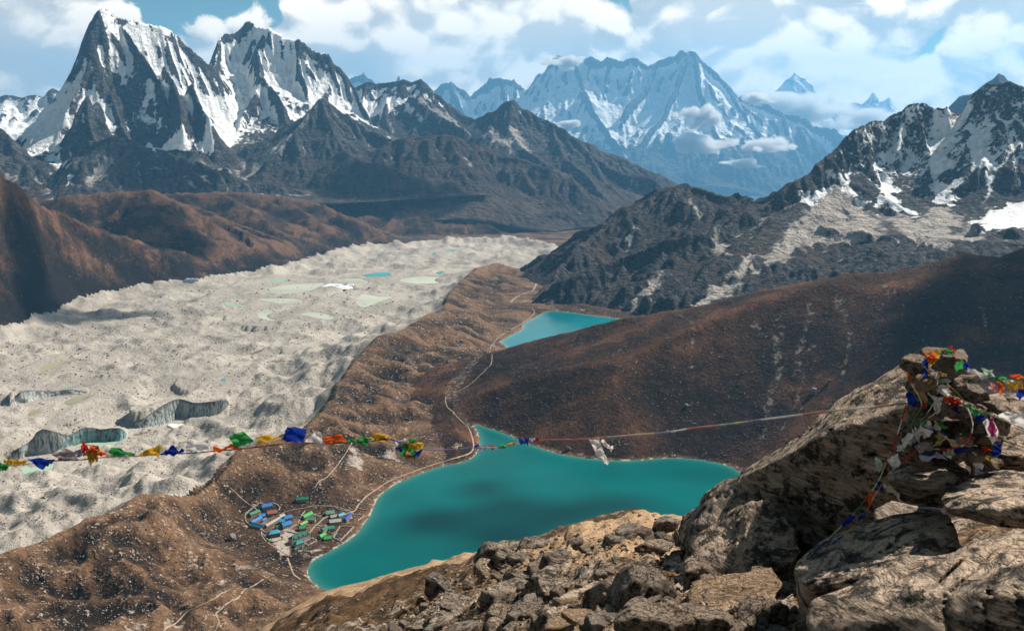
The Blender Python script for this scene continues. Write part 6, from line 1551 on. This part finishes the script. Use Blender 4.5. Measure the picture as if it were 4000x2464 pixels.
def house(line, w, h, roof, label, wall=None, storeys=1, hip=False, dormers=0, slope=0.42, door=True, name='house'):
    """line = village pixels of the two ends of the house's long axis at ground level"""
    (xa, ya, xb, yb) = line
    A = np.array(hit(*vpix(xa, ya), 1000, 1900)); B = np.array(hit(*vpix(xb, yb), 1000, 1900))
    c = (A + B) / 2; L = float(np.hypot(*(B - A)[:2])); ang = math.atan2(B[1] - A[1], B[0] - A[0])
    z = min(ground(A[0], A[1]), ground(B[0], B[1]), ground(c[0], c[1]))
    e = empty(name, (c[0], c[1], z - 0.3)); e.rotation_euler.z = ang
    tag(e, label, 'house', 'houses of the lakeside village')
    w = w * 0.9
    wl = wall or M_STONE; hx, hy = L / 2, w / 2; rise = w * slope; H_ = h + 0.3
    obj('wall', box_mesh('wall', -hx, hx, -hy, hy, -1.5, H_, wl), e)
    ov = 0.45; t = 0.18; k = (hy if hip else 0)
    rx = hx + ov; ry = hy + ov
    verts = [(-rx, -ry, H_ - ov * slope), (rx, -ry, H_ - ov * slope), (rx, ry, H_ - ov * slope), (-rx, ry, H_ - ov * slope), (-rx + k, 0, H_ + rise), (rx - k, 0, H_ + rise)]
    top = [(x, y, zz + t) for x, y, zz in verts]
    faces = [(6, 7, 11, 10), (8, 9, 10, 11), (7, 8, 11), (9, 6, 10), (0, 4, 5, 1), (2, 5, 4, 3), (1, 5, 2), (3, 4, 0), (0, 1, 7, 6), (1, 2, 8, 7), (2, 3, 9, 8), (3, 0, 6, 9)]
    rf = obj('roof', quad_mesh('roof', verts + top, faces, ROOFS[roof]), e)
    if not hip:
        for s in (-1, 1):
            gx = s * (hx - 0.01)
            obj('gable', quad_mesh('gable', [(gx, -hy, H_), (gx, hy, H_), (gx, 0, H_ + rise - 0.02)], [(0, 1, 2) if s > 0 else (0, 2, 1)], wl), e)
    obj('ridge_cap', box_mesh('ridge_cap', -rx + k, rx - k, -0.18, 0.18, H_ + rise + 0.02, H_ + rise + t + 0.12, ROOFS[roof]), rf)
    for dk in range(dormers):
        dx = -hx + (dk + 0.5) * L / dormers
        dv = [(dx - 1.8, -ry - 0.1, H_ - 0.1), (dx + 1.8, -ry - 0.1, H_ - 0.1), (dx, -ry - 0.1, H_ + 1.5), (dx, 0, H_ + rise * 0.85), (dx - 1.8, -ry * 0.4, H_ + 0.9), (dx + 1.8, -ry * 0.4, H_ + 0.9)]
        obj('dormer', quad_mesh('dormer', dv, [(0, 1, 2), (0, 2, 3, 4), (1, 5, 3, 2)], ROOFS[roof]), rf)
    n = max(2, int(L / 3.0)); sh = H_ / storeys
    wm = box_mesh('window', -0.5, 0.5, -0.06, 0.06, 0, 1.2, M_GLASS); fm = box_mesh('window_frame', -0.66, 0.66, -0.04, 0.04, -0.14, 1.34, M_FRAME)
    for st in range(storeys):
        for i in range(n):
            x = -hx + (i + 0.5) * L / n
            for sy in (-1, 1):
                if door and st == 0 and sy < 0 and i == n // 2: continue
                o = obj('window', wm, e); o.location = (x, sy * (hy + 0.05), st * sh + sh * 0.36)
                f = obj('window_frame', fm, o); f.location = (0, -sy * 0.02, 0)
        for sx in (-1, 1):
            o = obj('window', wm, e); o.location = (sx * (hx + 0.05), 0, st * sh + sh * 0.36); o.rotation_euler.z = math.pi / 2
            f = obj('window_frame', fm, o)
    if door:
        x = -hx + (n // 2 + 0.5) * L / n
        o = obj('door', box_mesh('door', -0.55, 0.55, -0.07, 0.07, 0, 2.0, M_DOOR), e); o.location = (x, -(hy + 0.04), 0.05)
    return e


for a in [
    ((335, 518, 500, 428), 7, 3.0, 'green', 'long low house with a plain green roof at the village edge nearest the moraine'), ((545, 395, 715, 345), 9, 4.2, 'blue', 'house with a bright blue roof behind the long green-roofed one'), ((640, 500, 810, 465), 10, 4, 'red', 'only house with a rust red roof'),
    ((490, 555, 625, 505), 8, 3.2, 'blue', 'blue-roofed house in front of the red-roofed one'), ((360, 655, 525, 568), 7, 3, 'blue', 'long blue-roofed house beside the patchy pale blue one'), ((370, 690, 560, 725), 8, 4, 'sky', 'house with a patchy pale blue roof at the corner of the yard', M_WHITE),
    ((552, 612, 618, 580), 4, 2.4, 'blue', 'small blue-roofed shed in the yard'), ((612, 712, 850, 578), 6, 3, 'grey', 'very long grey-roofed row house'), ((855, 556, 935, 528), 7, 3.2, 'white', 'short white-roofed house at the end of the grey row house'),
    ((935, 605, 1065, 570), 9, 5, 'blue', 'tall blue-roofed house at the end of the yard', None, 2), ((855, 640, 940, 630), 8, 4, 'sky', 'light blue-roofed house joined to the tall blue one'), ((895, 725, 1050, 680), 10, 5, 'blue', 'wide blue-roofed house below the light blue one', M_WHITE, 2), ((790, 735, 870, 712), 6, 2.8, 'dark_green', 'dark green-roofed shed left of the wide blue house'),
    ((660, 872, 855, 845), 10, 6, 'sky', 'two-storey brown house with a glossy light blue roof', M_BROWNW, 2, True), ((1040, 995, 1355, 890), 10, 8.2, 'dark_green', 'three-storey lodge with a dark green dormered roof, the largest building', M_WHITE, 3, True, 4), ((1120, 1048, 1262, 1005), 8, 5, 'teal', 'two-storey annex with a hipped green roof before the big lodge', M_WHITE, 2, True),
    ((1105, 1108, 1165, 1082), 3.2, 2.2, 'dark_green', 'tiny green hut in front of the big lodge'), ((1260, 565, 1412, 498), 8, 3.8, 'bright_green', 'house with a mid green roof above the pale green one'), ((1330, 600, 1475, 615), 9, 5, 'pale_green', 'two-storey house with a pale green roof', M_STONE, 2), ((1210, 695, 1325, 640), 6, 3, 'lime', 'narrow house with a yellow-green roof'),
    ((1190, 757, 1305, 738), 8, 3.8, 'green', 'green-roofed house below the yellow-green roof'), ((1660, 492, 1805, 488), 9, 4.2, 'pale_green', 'house with a whitish green roof at the top of the village', M_STONE), ((1735, 548, 1845, 535), 7, 3, 'grey', 'grey-roofed house behind the large white-roofed one'), ((1725, 640, 1918, 640), 9, 5, 'white', 'large house with a white metal roof near the lake', M_STONE, 2),
    ((1875, 548, 1968, 515), 7, 4, 'sky', 'house with a light blue roof beside the navy-roofed one'), ((1990, 612, 2088, 500), 6, 3, 'navy', 'long house with a navy blue roof nearest the lake'), ((1590, 795, 1685, 745), 7, 4, 'dark_green', 'dark green-roofed house above the bright green one', M_WHITE), ((1695, 752, 1795, 742), 8, 3.6, 'green', 'green-roofed house beside the walled field'),
    ((1548, 905, 1635, 850), 7, 3, 'bright_green', 'short wing with a bright green roof'), ((1625, 920, 1755, 912), 8, 3, 'bright_green', 'bright green-roofed house by the lake shore'), ((1145, 248, 1358, 232), 7, 3, 'green', 'lone green-roofed house apart above the village'), ((665, 955, 715, 945), 4, 2.3, 'lime', 'small hut with a yellowish roof below the brown house')]:
    house(*a)

M_TENT = {k: mat_cloth(k + '_tent', c) for k, c in dict(yellow=(0.72, 0.33, 0.03), purple=(0.20, 0.03, 0.30), blue=(0.02, 0.05, 0.40)).items()}
for x, y, k, lb in [(520, 462, 'yellow', 'yellow tent by the green house end'), (480, 490, 'yellow', 'second yellow tent from the green house end'), (447, 510, 'yellow', 'third yellow tent from the green house end'), (414, 525, 'yellow', 'fourth yellow tent, farthest from the green house end'), (345, 888, 'yellow', 'lone yellow tent on the turf by the big dark boulder'), (1005, 1072, 'yellow', 'yellow tent on the gravel before the big lodge'), (1490, 1020, 'purple', 'purple tent on the turf between lodge and lake'), (665, 630, 'blue', 'blue tarpaulin tent in the yard')]:
    p = hit(*vpix(x, y), 1000, 1900); s = 2.0 if k != 'blue' else 3.0
    e = tag(empty('tent', (p[0], p[1], ground(p[0], p[1]) - 0.1)), lb, 'tent', 'tents of the village')
    u = np.linspace(0, math.pi, 9); vv = np.linspace(-1, 1, 7)
    Vt = [(math.cos(a_) * s * 0.62 * math.sqrt(max(1 - 0.75 * q * q, 0.02)), q * s * 0.8, math.sin(a_) * s * 0.62 * math.sqrt(max(1 - 0.9 * q * q, 0.02))) for q in vv for a_ in u]
    me = np_mesh('canopy', np.array(Vt), grid_faces(7, 9), M_TENT[k], True); obj('canopy', me, e)
    obj('tent_door', quad_mesh('tent_door', [(-0.35, -s * 0.70, 0.02), (0.35, -s * 0.70, 0.02), (0, -s * 0.56, s * 0.40)], [(0, 1, 2)], M_GLASS), e)
    e.rotation_euler.z = x * 0.7


def stone_wall(pix, label, hgt=1.7, wid=1.5, close=False):
    """dry-stone wall following village pixels"""
    P3 = [np.array(hit(*vpix(x, y), 1000, 1900)) for x, y in pix]
    if close: P3.append(P3[0])
    Q = []
    for a, b in zip(P3[:-1], P3[1:]):
        m = max(2, int(np.linalg.norm(b - a) / 2.5))
        for i in range(m): Q.append(a + (b - a) * i / m)
    Q.append(P3[-1]); rng = random.Random(len(pix) * 7 + int(pix[0][0]))
    V, F = [], []
    for i, p in enumerate(Q):
        d = Q[min(i + 1, len(Q) - 1)] - Q[max(i - 1, 0)]; s = np.array([-d[1], d[0], 0]); s /= np.linalg.norm(s) + 1e-9
        g = ground(p[0], p[1]); j = rng.uniform(-.25, .25); hh = hgt * rng.uniform(0.7, 1.2)
        for k, (o, zz) in enumerate([(-wid / 2, -0.6), (-wid * 0.4, hh), (wid * 0.4, hh * rng.uniform(.85, 1.1)), (wid / 2, -0.6)]): V.append((p[0] + s[0] * (o + j), p[1] + s[1] * (o + j), g + zz))
    for i in range(len(Q) - 1):
        for k in range(3): F.append((i * 4 + k, i * 4 + k + 1, i * 4 + k + 5, i * 4 + k + 4))
    F.append((0, 1, 2, 3)); F.append(tuple(len(V) - 4 + k for k in (3, 2, 1, 0)))
    tag(obj('dry_stone_wall', np_mesh('dry_stone_wall', np.array(V), np.array(F), M_STONE, False)), label, 'stone wall', 'dry-stone walls of the village')


for pix, lb in [([(250, 560), (262, 480), (370, 385), (500, 290), (640, 330)], 'dry-stone wall curving round the long green-roofed house'), ([(730, 295), (820, 318), (862, 365), (840, 420)], 'curved dry-stone wall behind the bright blue-roofed house'), ([(255, 575), (300, 640), (345, 690)], 'short dry-stone wall at the village corner by the moraine'), ([(515, 755), (610, 800), (770, 775)], 'dry-stone wall between the grey row house and brown house'),
                ([(560, 830), (680, 965), (770, 965), (925, 910), (900, 860)], 'dry-stone wall round the brown two-storey house'), ([(870, 800), (970, 768), (1160, 655)], 'dry-stone wall beside the wide blue house'), ([(1480, 690), (1645, 702), (1660, 670)], 'dry-stone wall near the large white-roofed house'), ([(1905, 692), (2145, 702), (1908, 950), (1790, 895), (1905, 692)], 'square dry-stone wall round the brown field by the lake'),
                ([(1365, 812), (1480, 685), (1620, 560), (1705, 512)], 'straight dry-stone wall between lodge and white-roofed house'), ([(985, 782), (1160, 822)], 'short dry-stone wall behind the big lodge'), ([(2110, 482), (2320, 512), (2215, 600)], 'dry-stone wall of the plot beside the navy-roofed house'), ([(2190, 382), (2380, 412)], 'dry-stone wall nearest the lake at the top of the village'), ([(1280, 965), (1400, 905), (1500, 940), (1345, 1030), (1280, 985)], 'low stone edge of the paved yard by the big lodge'),
                ([(1170, 640), (1260, 470), (1300, 425)], 'dry-stone wall along the lane above the yellow-green roof'), ([(1850, 400), (1990, 430), (2080, 410)], 'dry-stone pens behind the whitish green roof')]:
    stone_wall(pix, lb)

# single boulders in the valley
def valley_boulder(px, py, w, h, mat, k, label, lo=1000, hi=3000):
    x, y, z = hit(px, py + h * 0.35, lo, hi); D = math.hypot(x, y); sc = D / 3889
    o = obj('boulder', rock_variant(k, mat, 4, 0.8)); o.location = (x, y, ground(x, y) + h * sc * 0.30); s = w * sc / 1.8; o.scale = (s, s * 0.8, h * sc / 1.45); o.rotation_euler.z = px
    tag(o, label, 'boulder')


VROCK = mat_rock('valley_boulder_rock', (0.20, 0.18, 0.165), lichen=0.5, scale=0.12)
VROCK2 = mat_rock('pale_valley_rock', (0.36, 0.31, 0.27), lichen=0.2, scale=0.12)
for a in [(907, 2098, 32, 26, VROCK, 1, 'big dark boulder on the turf left of the village'), (3177, 1527, 26, 24, VROCK, 2, 'lone dark boulder on the brown hill near the rock slab'), (949, 2124, 22, 12, VROCK2, 3, 'heap-like pale stone below the big dark boulder'), (166, 2252, 24, 16, VROCK, 4, 'dark boulder low on the moraine near the left edge'), (728, 2364, 20, 14, VROCK, 5, 'dark boulder near the bottom edge on the brown turf'),
          (2682, 1585, 18, 16, VROCK, 6, 'small dark boulder low on the brown hill'), (3240, 1487, 14, 12, VROCK, 7, 'small boulder above the lone dark boulder'), (2220, 1750, 22, 14, VROCK, 8, 'dark boulder on the shore under the flag string'), (2660, 1236, 16, 9, VROCK, 0, 'pale-ringed boulder on the brown hill crest')]:
    valley_boulder(*a)

# far hamlet below the left hill
for (px, py, l, w, rf, lb) in [(742, 1100, 40, 12, 'blue', 'tiny far house with a blue roof at the foot of the left hills'), (766, 1096, 16, 9, 'white', 'tiny far white hut beside the blue-roofed one')]:
    x, y, z = hit(px, py, 3000, 6000); e = tag(empty('house', (x, y, ground(x, y) - 1)), lb, 'house', 'far hamlet'); e.rotation_euler.z = 0.35
    obj('wall', box_mesh('wall', -l / 2, l / 2, -w / 2, w / 2, -6, 6, M_WHITE), e)
    rr = w / 2 + 1
    obj('roof', quad_mesh('roof', [(-l / 2 - 1, -rr, 5.5), (l / 2 + 1, -rr, 5.5), (l / 2 + 1, rr, 5.5), (-l / 2 - 1, rr, 5.5), (-l / 2 - 1, 0, 11), (l / 2 + 1, 0, 11)], [(0, 1, 5, 4), (2, 3, 4, 5), (1, 2, 5), (3, 0, 4), (0, 3, 2, 1)], ROOFS[rf]), e)
# ------------------------------------------------------------------ ice cliffs, paths, scattered rocks, clouds
def mat_ice(teal):
    m, t, b = new_mat('glacier_ice')
    p = position(t)
    v = t.mapping(p, (1, 1, 0.16)); s1 = t.noise(v, 1 / 5.0, 5, 0.7, 0.5); s2 = t.noise(v, 1 / 18.0, 4, 0.6, 0.8); n = t.noise(p, 1 / 3.0, 4, 0.7)
    ice = tuple(a * (1 - teal) + c * teal for a, c in zip((0.48, 0.50, 0.48), (0.10, 0.30, 0.32)))
    c = t.mix(t.ramp(s1, 0.46, 0.62), ice, (0.05, 0.055, 0.055))
    c = t.mix(t.ramp(s2, 0.52, 0.66, 0, 0.85), c, (0.075, 0.075, 0.07))
    c = t.mix(t.ramp(n, 0.55, 0.7, 0, 0.6), c, tuple(min(0.9, x * 1.3 + 0.08) for x in ice))
    c = t.mix(t.attr('rim'), c, (0.03, 0.03, 0.03))
    t.put(b.inputs['Base Color'], c); b.inputs['Roughness'].default_value = 0.4
    t.link(t.bump(t.math('ADD', s1, n), 2.5, 0.9), b.inputs['Normal'])
    return m


for c in CLIFFS:
    T = np.array(smooth_poly(c['t3'], 8, False)); Fo = np.array(smooth_poly(c['f3'], 8, False))
    n, rows = len(T), 10
    V = np.zeros((rows, n, 3)); rim = np.zeros((rows, n))
    for r in range(rows):
        f = r / (rows - 1)
        V[r] = Fo * (1 - f) + T * f
        out = T - Fo; out[:, 2] = 0
        bulge = np.sin(f * math.pi) * 0.25
        V[r, :, :2] += out[:, :2] * bulge
        rim[r] = sstep(0.78, 1.0, f) * 0.9
    arc = np.cumsum(np.r_[0, np.linalg.norm(np.diff(Fo, axis=0), axis=1)])
    A_, Rr = np.meshgrid(arc, np.arange(rows) / (rows - 1))
    nz = 3.0 * (ridged(A_ / 14, Rr * 1.2, 3, 501) - 0.5) + 1.2 * fbm(A_ / 4, Rr * 3, 3, 502)
    dirn = np.stack([V[0, :, 0], V[0, :, 1]], -1); dirn /= np.linalg.norm(dirn, axis=1)[:, None]
    V[..., 0] += dirn[None, :, 0] * (nz - 5.0); V[..., 1] += dirn[None, :, 1] * (nz - 5.0)
    V[0, :, 2] -= 4; V[-1, :, 2] += 0.8
    V[-1, :, :2] += dirn * 2
    tag(obj('ice_cliff', np_mesh('ice_cliff', V.reshape(-1, 3), grid_faces(rows, n), mat_ice(c['teal']), True, dict(rim=rim))), c['label'], 'ice cliff')


def ribbon(pix, width, mat, label, lo=1000, hi=5000, name='path', lift=0.5, jit=0.35):
    P3 = [np.array(hit(x, y, lo, hi)) for x, y in pix]
    Q = smooth_poly(P3, 10, False); rng = random.Random(len(pix)); V, F = [], []
    for i, p in enumerate(Q):
        d = Q[min(i + 1, len(Q) - 1)] - Q[max(i - 1, 0)]; s = np.array([-d[1], d[0]]); s = s / (np.linalg.norm(s) + 1e-9)
        w = width * rng.uniform(1 - jit, 1 + jit) / 2
        for o in (-w, 0, w): V.append((p[0] + s[0] * o, p[1] + s[1] * o, ground(p[0] + s[0] * o, p[1] + s[1] * o) + lift))
    for i in range(len(Q) - 1):
        for k in range(2): F.append((i * 3 + k, i * 3 + k + 1, i * 3 + k + 4, i * 3 + k + 3))
    tag(obj(name, np_mesh(name, np.array(V), np.array(F), mat, True)), label, name, kind='structure')


M_PATH = mat_plain('trodden_earth', (0.33, 0.25, 0.185), 0.3, 0.12, 0.95)
ribbon([(1300, 2040), (1345, 2010), (1385, 1995), (1400, 1972), (1425, 1945), (1455, 1922), (1520, 1880), (1600, 1848), (1700, 1812), (1790, 1786), (1838, 1768), (1850, 1740), (1842, 1700), (1828, 1668), (1800, 1642), (1760, 1602), (1742, 1576), (1746, 1546), (1790, 1528), (1830, 1506), (1872, 1468), (1900, 1440), (1922, 1400), (1914, 1372), (1935, 1332), (1962, 1308), (2010, 1280), (2058, 1250), (2088, 1222), (2078, 1204)], 2.4, M_PATH, 'pale footpath following the lake shores up the valley', 1000, 3600)
ribbon([(1995, 1182), (2020, 1160), (2055, 1145), (2086, 1128), (2096, 1106)], 6, M_PATH, 'far pale footpath leading to the tiny pale lake', 3000, 4600)
ribbon([vpix(*p) for p in [(560, 620), (700, 560), (850, 490), (1000, 425), (1290, 372), (1450, 335), (1640, 335), (1800, 352), (2000, 400), (2110, 440)]], 1.3, M_PATH, 'lane passing behind the village houses', 1000, 1900)
ribbon([(1123, 2178), (1133, 2205), (1140, 2225), (1150, 2245), (1175, 2262)], 2.2, M_PATH, 'straight pale path leading from the village to the near shore', 1000, 1900)
ribbon([(1128, 2170), (1080, 2140), (1046, 2118), (1026, 2095), (1020, 2065)], 1.8, M_PATH, 'footpath skirting the outer village wall', 1000, 1900)
ribbon([(840, 2470), (856, 2430), (845, 2395), (880, 2362), (935, 2330), (985, 2290), (1030, 2262)], 1.8, M_PATH, 'pale path winding over the flat at the bottom edge', 950, 1900)
ribbon([(640, 2464), (720, 2400), (770, 2370), (850, 2330), (900, 2300)], 1.4, M_PATH, 'faint path crossing the turf at the bottom edge', 950, 1900)
ribbon([(1230, 1905), (1290, 1850), (1330, 1800), (1365, 1745), (1375, 1725)], 1.3, M_PATH, 'thin trail climbing the moraine above the lake', 1000, 2400)
ribbon([(900, 1905), (960, 1960), (1010, 2000), (1020, 2040)], 1.3, M_PATH, 'thin trail running down the moraine to the village', 1000, 2400)


def rocks_over(region, count, smin, smax, mat, seed, label, lo, hi, power=3.0):
    rng = random.Random(seed); pts, szs = [], []
    xs = [p[0] for p in region]; ys = [p[1] for p in region]
    tries = 0
    while len(pts) < count and tries < count * 12:
        tries += 1
        x, y = rng.uniform(min(xs), max(xs)), rng.uniform(min(ys), max(ys))
        if not in_area(x, y, region): continue
        h = hit(x, y, lo, hi); D = math.hypot(h[0], h[1])
        if D > hi * 0.98: continue
        if float(fbm(np.array([h[0] / 90]), np.array([h[1] / 90]), 3, seed)[0]) < rng.uniform(-0.22, 0.30): continue
        s = (smin + (smax - smin) * rng.random() ** power) * D / 3889
        pts.append((h[0], h[1], ground(h[0], h[1]) + s * 0.25)); szs.append(s)
    scatter_stones('stones', pts, szs, mat, seed, label)


M_PSTONE = mat_plain('pale_field_stone', (0.30, 0.255, 0.22), 0.5, 0.25, 0.95)
M_DSTONE = mat_plain('dark_field_stone', (0.085, 0.078, 0.074), 0.4, 0.25, 0.95)
MOR = [(0, 2200), (500, 1990), (900, 1810), (1220, 1690), (1260, 1600), (1450, 1350), (1700, 1240), (1950, 1200), (2000, 1290), (1900, 1420), (1760, 1560), (1840, 1690), (1700, 1830), (1450, 1930), (1400, 2060), (1200, 2190), (1250, 2300), (1050, 2464), (0, 2464)]
rocks_over(MOR, 2600, 1.2, 5.5, M_PSTONE, 11, 'pale stones strewn over the brown moraine', 950, 3600)
rocks_over(MOR, 1300, 1.4, 7.0, M_DSTONE, 12, 'dark stones strewn over the brown moraine', 950, 3600)
RH = [(1830, 1640), (2010, 1390), (2430, 1255), (2900, 1165), (3340, 1070), (4000, 985), (4000, 1540), (3500, 1430), (3000, 1760), (2860, 1800), (2450, 1780), (2100, 1720)]
rocks_over(RH, 1300, 0.9, 3.6, M_PSTONE, 13, 'pale stones speckling the dark brown hill', 1400, 2700)
rocks_over(RH, 700, 1.4, 6.5, M_DSTONE, 14, 'dark stones speckling the dark brown hill', 1400, 2700)
GLR = [(0, 1340), (700, 1140), (1250, 1080), (1600, 1150), (1380, 1360), (1200, 1600), (850, 1780), (400, 1970), (0, 2150)]
rocks_over(GLR, 2400, 1.2, 5.0, M_PSTONE, 15, 'pale rubble blocks lying on the glacier', 1200, 5000)
rocks_over(GLR, 900, 1.4, 6.0, mat_plain('grey_rubble', (0.20, 0.185, 0.17), 0.4, 0.25, 0.95), 16, 'grey rubble blocks lying on the glacier', 1200, 5000)


# white ice patches among the ponds
M_ICEW = mat_plain('white_ice', (0.78, 0.80, 0.80), 0.15, 0.05, 0.5)
for pts_, lb in [([(1250, 1118), (1290, 1106), (1330, 1110), (1400, 1112), (1385, 1122), (1330, 1128), (1290, 1120), (1262, 1124)], 'bright white ice patch among the milky ponds'), ([(640, 1662), (690, 1655), (740, 1664), (720, 1676), (680, 1680)], 'white slush by the long grey ice cliff')]:
    cc = np.mean([on_glacier(*p) for p in pts_], 0); z = float(cc[2]) + 0.5
    poly = smooth_poly([at_z(x, y, z)[:2] for x, y in pts_], 2)
    ctr = np.mean(poly, 0); V = [(p[0], p[1], z - 3) for p in poly] + [(ctr[0] + (p[0] - ctr[0]) * 0.75, ctr[1] + (p[1] - ctr[1]) * 0.75, z + 2.5 + 1.5 * math.sin(i * 2.3)) for i, p in enumerate(poly)] + [(ctr[0], ctr[1], z + 3)]
    n = len(poly); F = [(i, (i + 1) % n, n + (i + 1) % n, n + i) for i in range(n)]; F3 = [(n + i, n + (i + 1) % n, 2 * n) for i in range(n)]
    me = bpy.data.meshes.new('ice_patch'); me.from_pydata(V, [], F + F3); me.materials.append(M_ICEW); me.update()
    tag(obj('ice_patch', me), lb, 'ice', kind='structure')


# cumulus puffs clinging to the far flanks
def mat_vapour(size, seed, dens):
    m = bpy.data.materials.new('cloud_vapour'); m.use_nodes = True; t = NT(m.node_tree); t.n.clear()
    o = t.new('ShaderNodeOutputMaterial'); v = t.new('ShaderNodeVolumePrincipled'); v.inputs['Color'].default_value = (1.0, 1.0, 1.0, 1); v.inputs['Anisotropy'].default_value = 0.2
    p = t.new('ShaderNodeTexCoord').outputs['Object']
    r = t.vmath('LENGTH', t.mapping(p, (1, 1, 1.5), loc=(0, 0, 0.15)))
    n = t.noise(t.mapping(p, loc=(seed, seed * 0.7, 0)), 1.5, 6, 0.60); c = t.voronoi(t.mapping(p, loc=(seed, 0, 0)), 2.6)
    f = t.math('SUBTRACT', t.math('ADD', n, t.math('MULTIPLY', t.math('SUBTRACT', 0.45, c), 0.30)), t.math('MULTIPLY', t.ramp(r, 0.15, 1.0, 0, 1, False), 0.55))
    t.link(t.math('MULTIPLY', t.ramp(f, 0.27, 0.40), dens / size), v.inputs['Density'])
    t.link(v.outputs[0], o.inputs['Volume'])
    return m


for (px, py, w, h, D, sd, lb) in [(2225, 478, 120, 60, 27200, 3, 'small cloud puff low before the cloud-topped far mountain'), (2740, 440, 190, 170, 27000, 7, 'tall cloud puff on the flank of the far pyramid peak'), (2750, 545, 300, 150, 26800, 9, 'largest cloud puff in front of the far pyramid peak'), (3000, 555, 220, 120, 26800, 13, 'cloud puff to the right of the largest one'), (2905, 632, 170, 60, 26600, 17, 'flat cloud puff below the largest one'),
                                  (2960, 380, 160, 80, 30000, 23, 'cloud wisp on the far pyramid peak\'s shoulder'), (3140, 400, 420, 190, 40500, 29, 'cloud bank before the faint snow peak'), (3410, 455, 420, 190, 40500, 31, 'cloud bank before the faint pair of snow tips'), (2190, 235, 190, 90, 30500, 37, 'cloud wrapped round the far summit')]:
    s = D / 3889; sz = w * s * 0.75
    v_, f_ = ico(3)
    o = obj('cloud_puff', np_mesh('cloud_puff', v_, f_, mat_vapour(sz, sd, 16.0), True)); o.location = at_dist(px, py, D); o.scale = (sz, sz * 0.8, h * s * 0.85)
    tag(o, lb, 'cloud', 'cloud puffs on the far range')


# fair-weather clouds overhead (above the frame), whose shadows fall on the lake and the hill
def cloud_over(target, blobs, label, alt=3700.0, dens=0.02):
    bm = bmesh.new()
    for (dx, dy, rx, ry, rz) in blobs:
        bmesh.ops.create_icosphere(bm, subdivisions=3, radius=1.0, matrix=Matrix.Translation((dx, dy, 0)) @ Matrix.Diagonal((rx, ry, rz, 1)))
    me = bpy.data.meshes.new('cloud'); bm.to_mesh(me); bm.free()
    m = bpy.data.materials.new('cloud_vapour'); m.use_nodes = True; t = NT(m.node_tree); t.n.clear()
    o = t.new('ShaderNodeOutputMaterial'); v = t.new('ShaderNodeVolumePrincipled'); v.inputs['Color'].default_value = (0.97, 0.97, 0.97, 1); v.inputs['Density'].default_value = dens
    t.link(v.outputs[0], o.inputs['Volume']); me.materials.append(m)
    k = (alt - target[2]) / SUN.z
    ob = obj('cloud', me); ob.location = (target[0] + SUN.x * k, target[1] + SUN.y * k, alt)
    tag(ob, label, 'cloud', 'clouds overhead', kind='stuff')


cloud_over(at_z(1900, 2070, Z_L1), [(-70, 30, 75, 60, 30), (20, -10, 80, 55, 34), (100, 60, 70, 50, 28), (40, 90, 60, 45, 25), (-10, 170, 45, 50, 20), (190, 100, 60, 40, 18)], 'small cloud overhead shading patches of the near lake', 3700, 0.022)
cloud_over(hit(3900, 1230, 1500, 2700), [(0, 0, 170, 200, 40), (130, 120, 200, 180, 40), (160, -150, 180, 160, 40), (330, 0, 220, 260, 40)], 'cloud overhead shading the right part of the brown hill', 3700, 0.03)
cloud_over(hit(120, 1090, 3000, 4500), [(0, 0, 420, 120, 50), (-350, -40, 330, 130, 50), (330, 100, 260, 100, 40)], 'cloud overhead shading the craggy left hill', 3700, 0.022)
cloud_over(hit(640, 960, 3500, 6000), [(0, 0, 260, 150, 50), (-220, 160, 220, 160, 45)], 'cloud overhead shading the second left hill', 3700, 0.02)
cloud_over(PATCH_S.hit(620, 640), [(0, 0, 420, 200, 60), (320, -40, 300, 160, 50), (-300, 40, 260, 150, 40)], 'cloud overhead shading the foothill below the tallest peak', 3700, 0.02)
cloud_over(PATCH_M.hit(1500, 700), [(0, 0, 420, 260, 60), (420, -60, 360, 200, 50)], 'cloud overhead shading the brown middle ranges', 3700, 0.018)
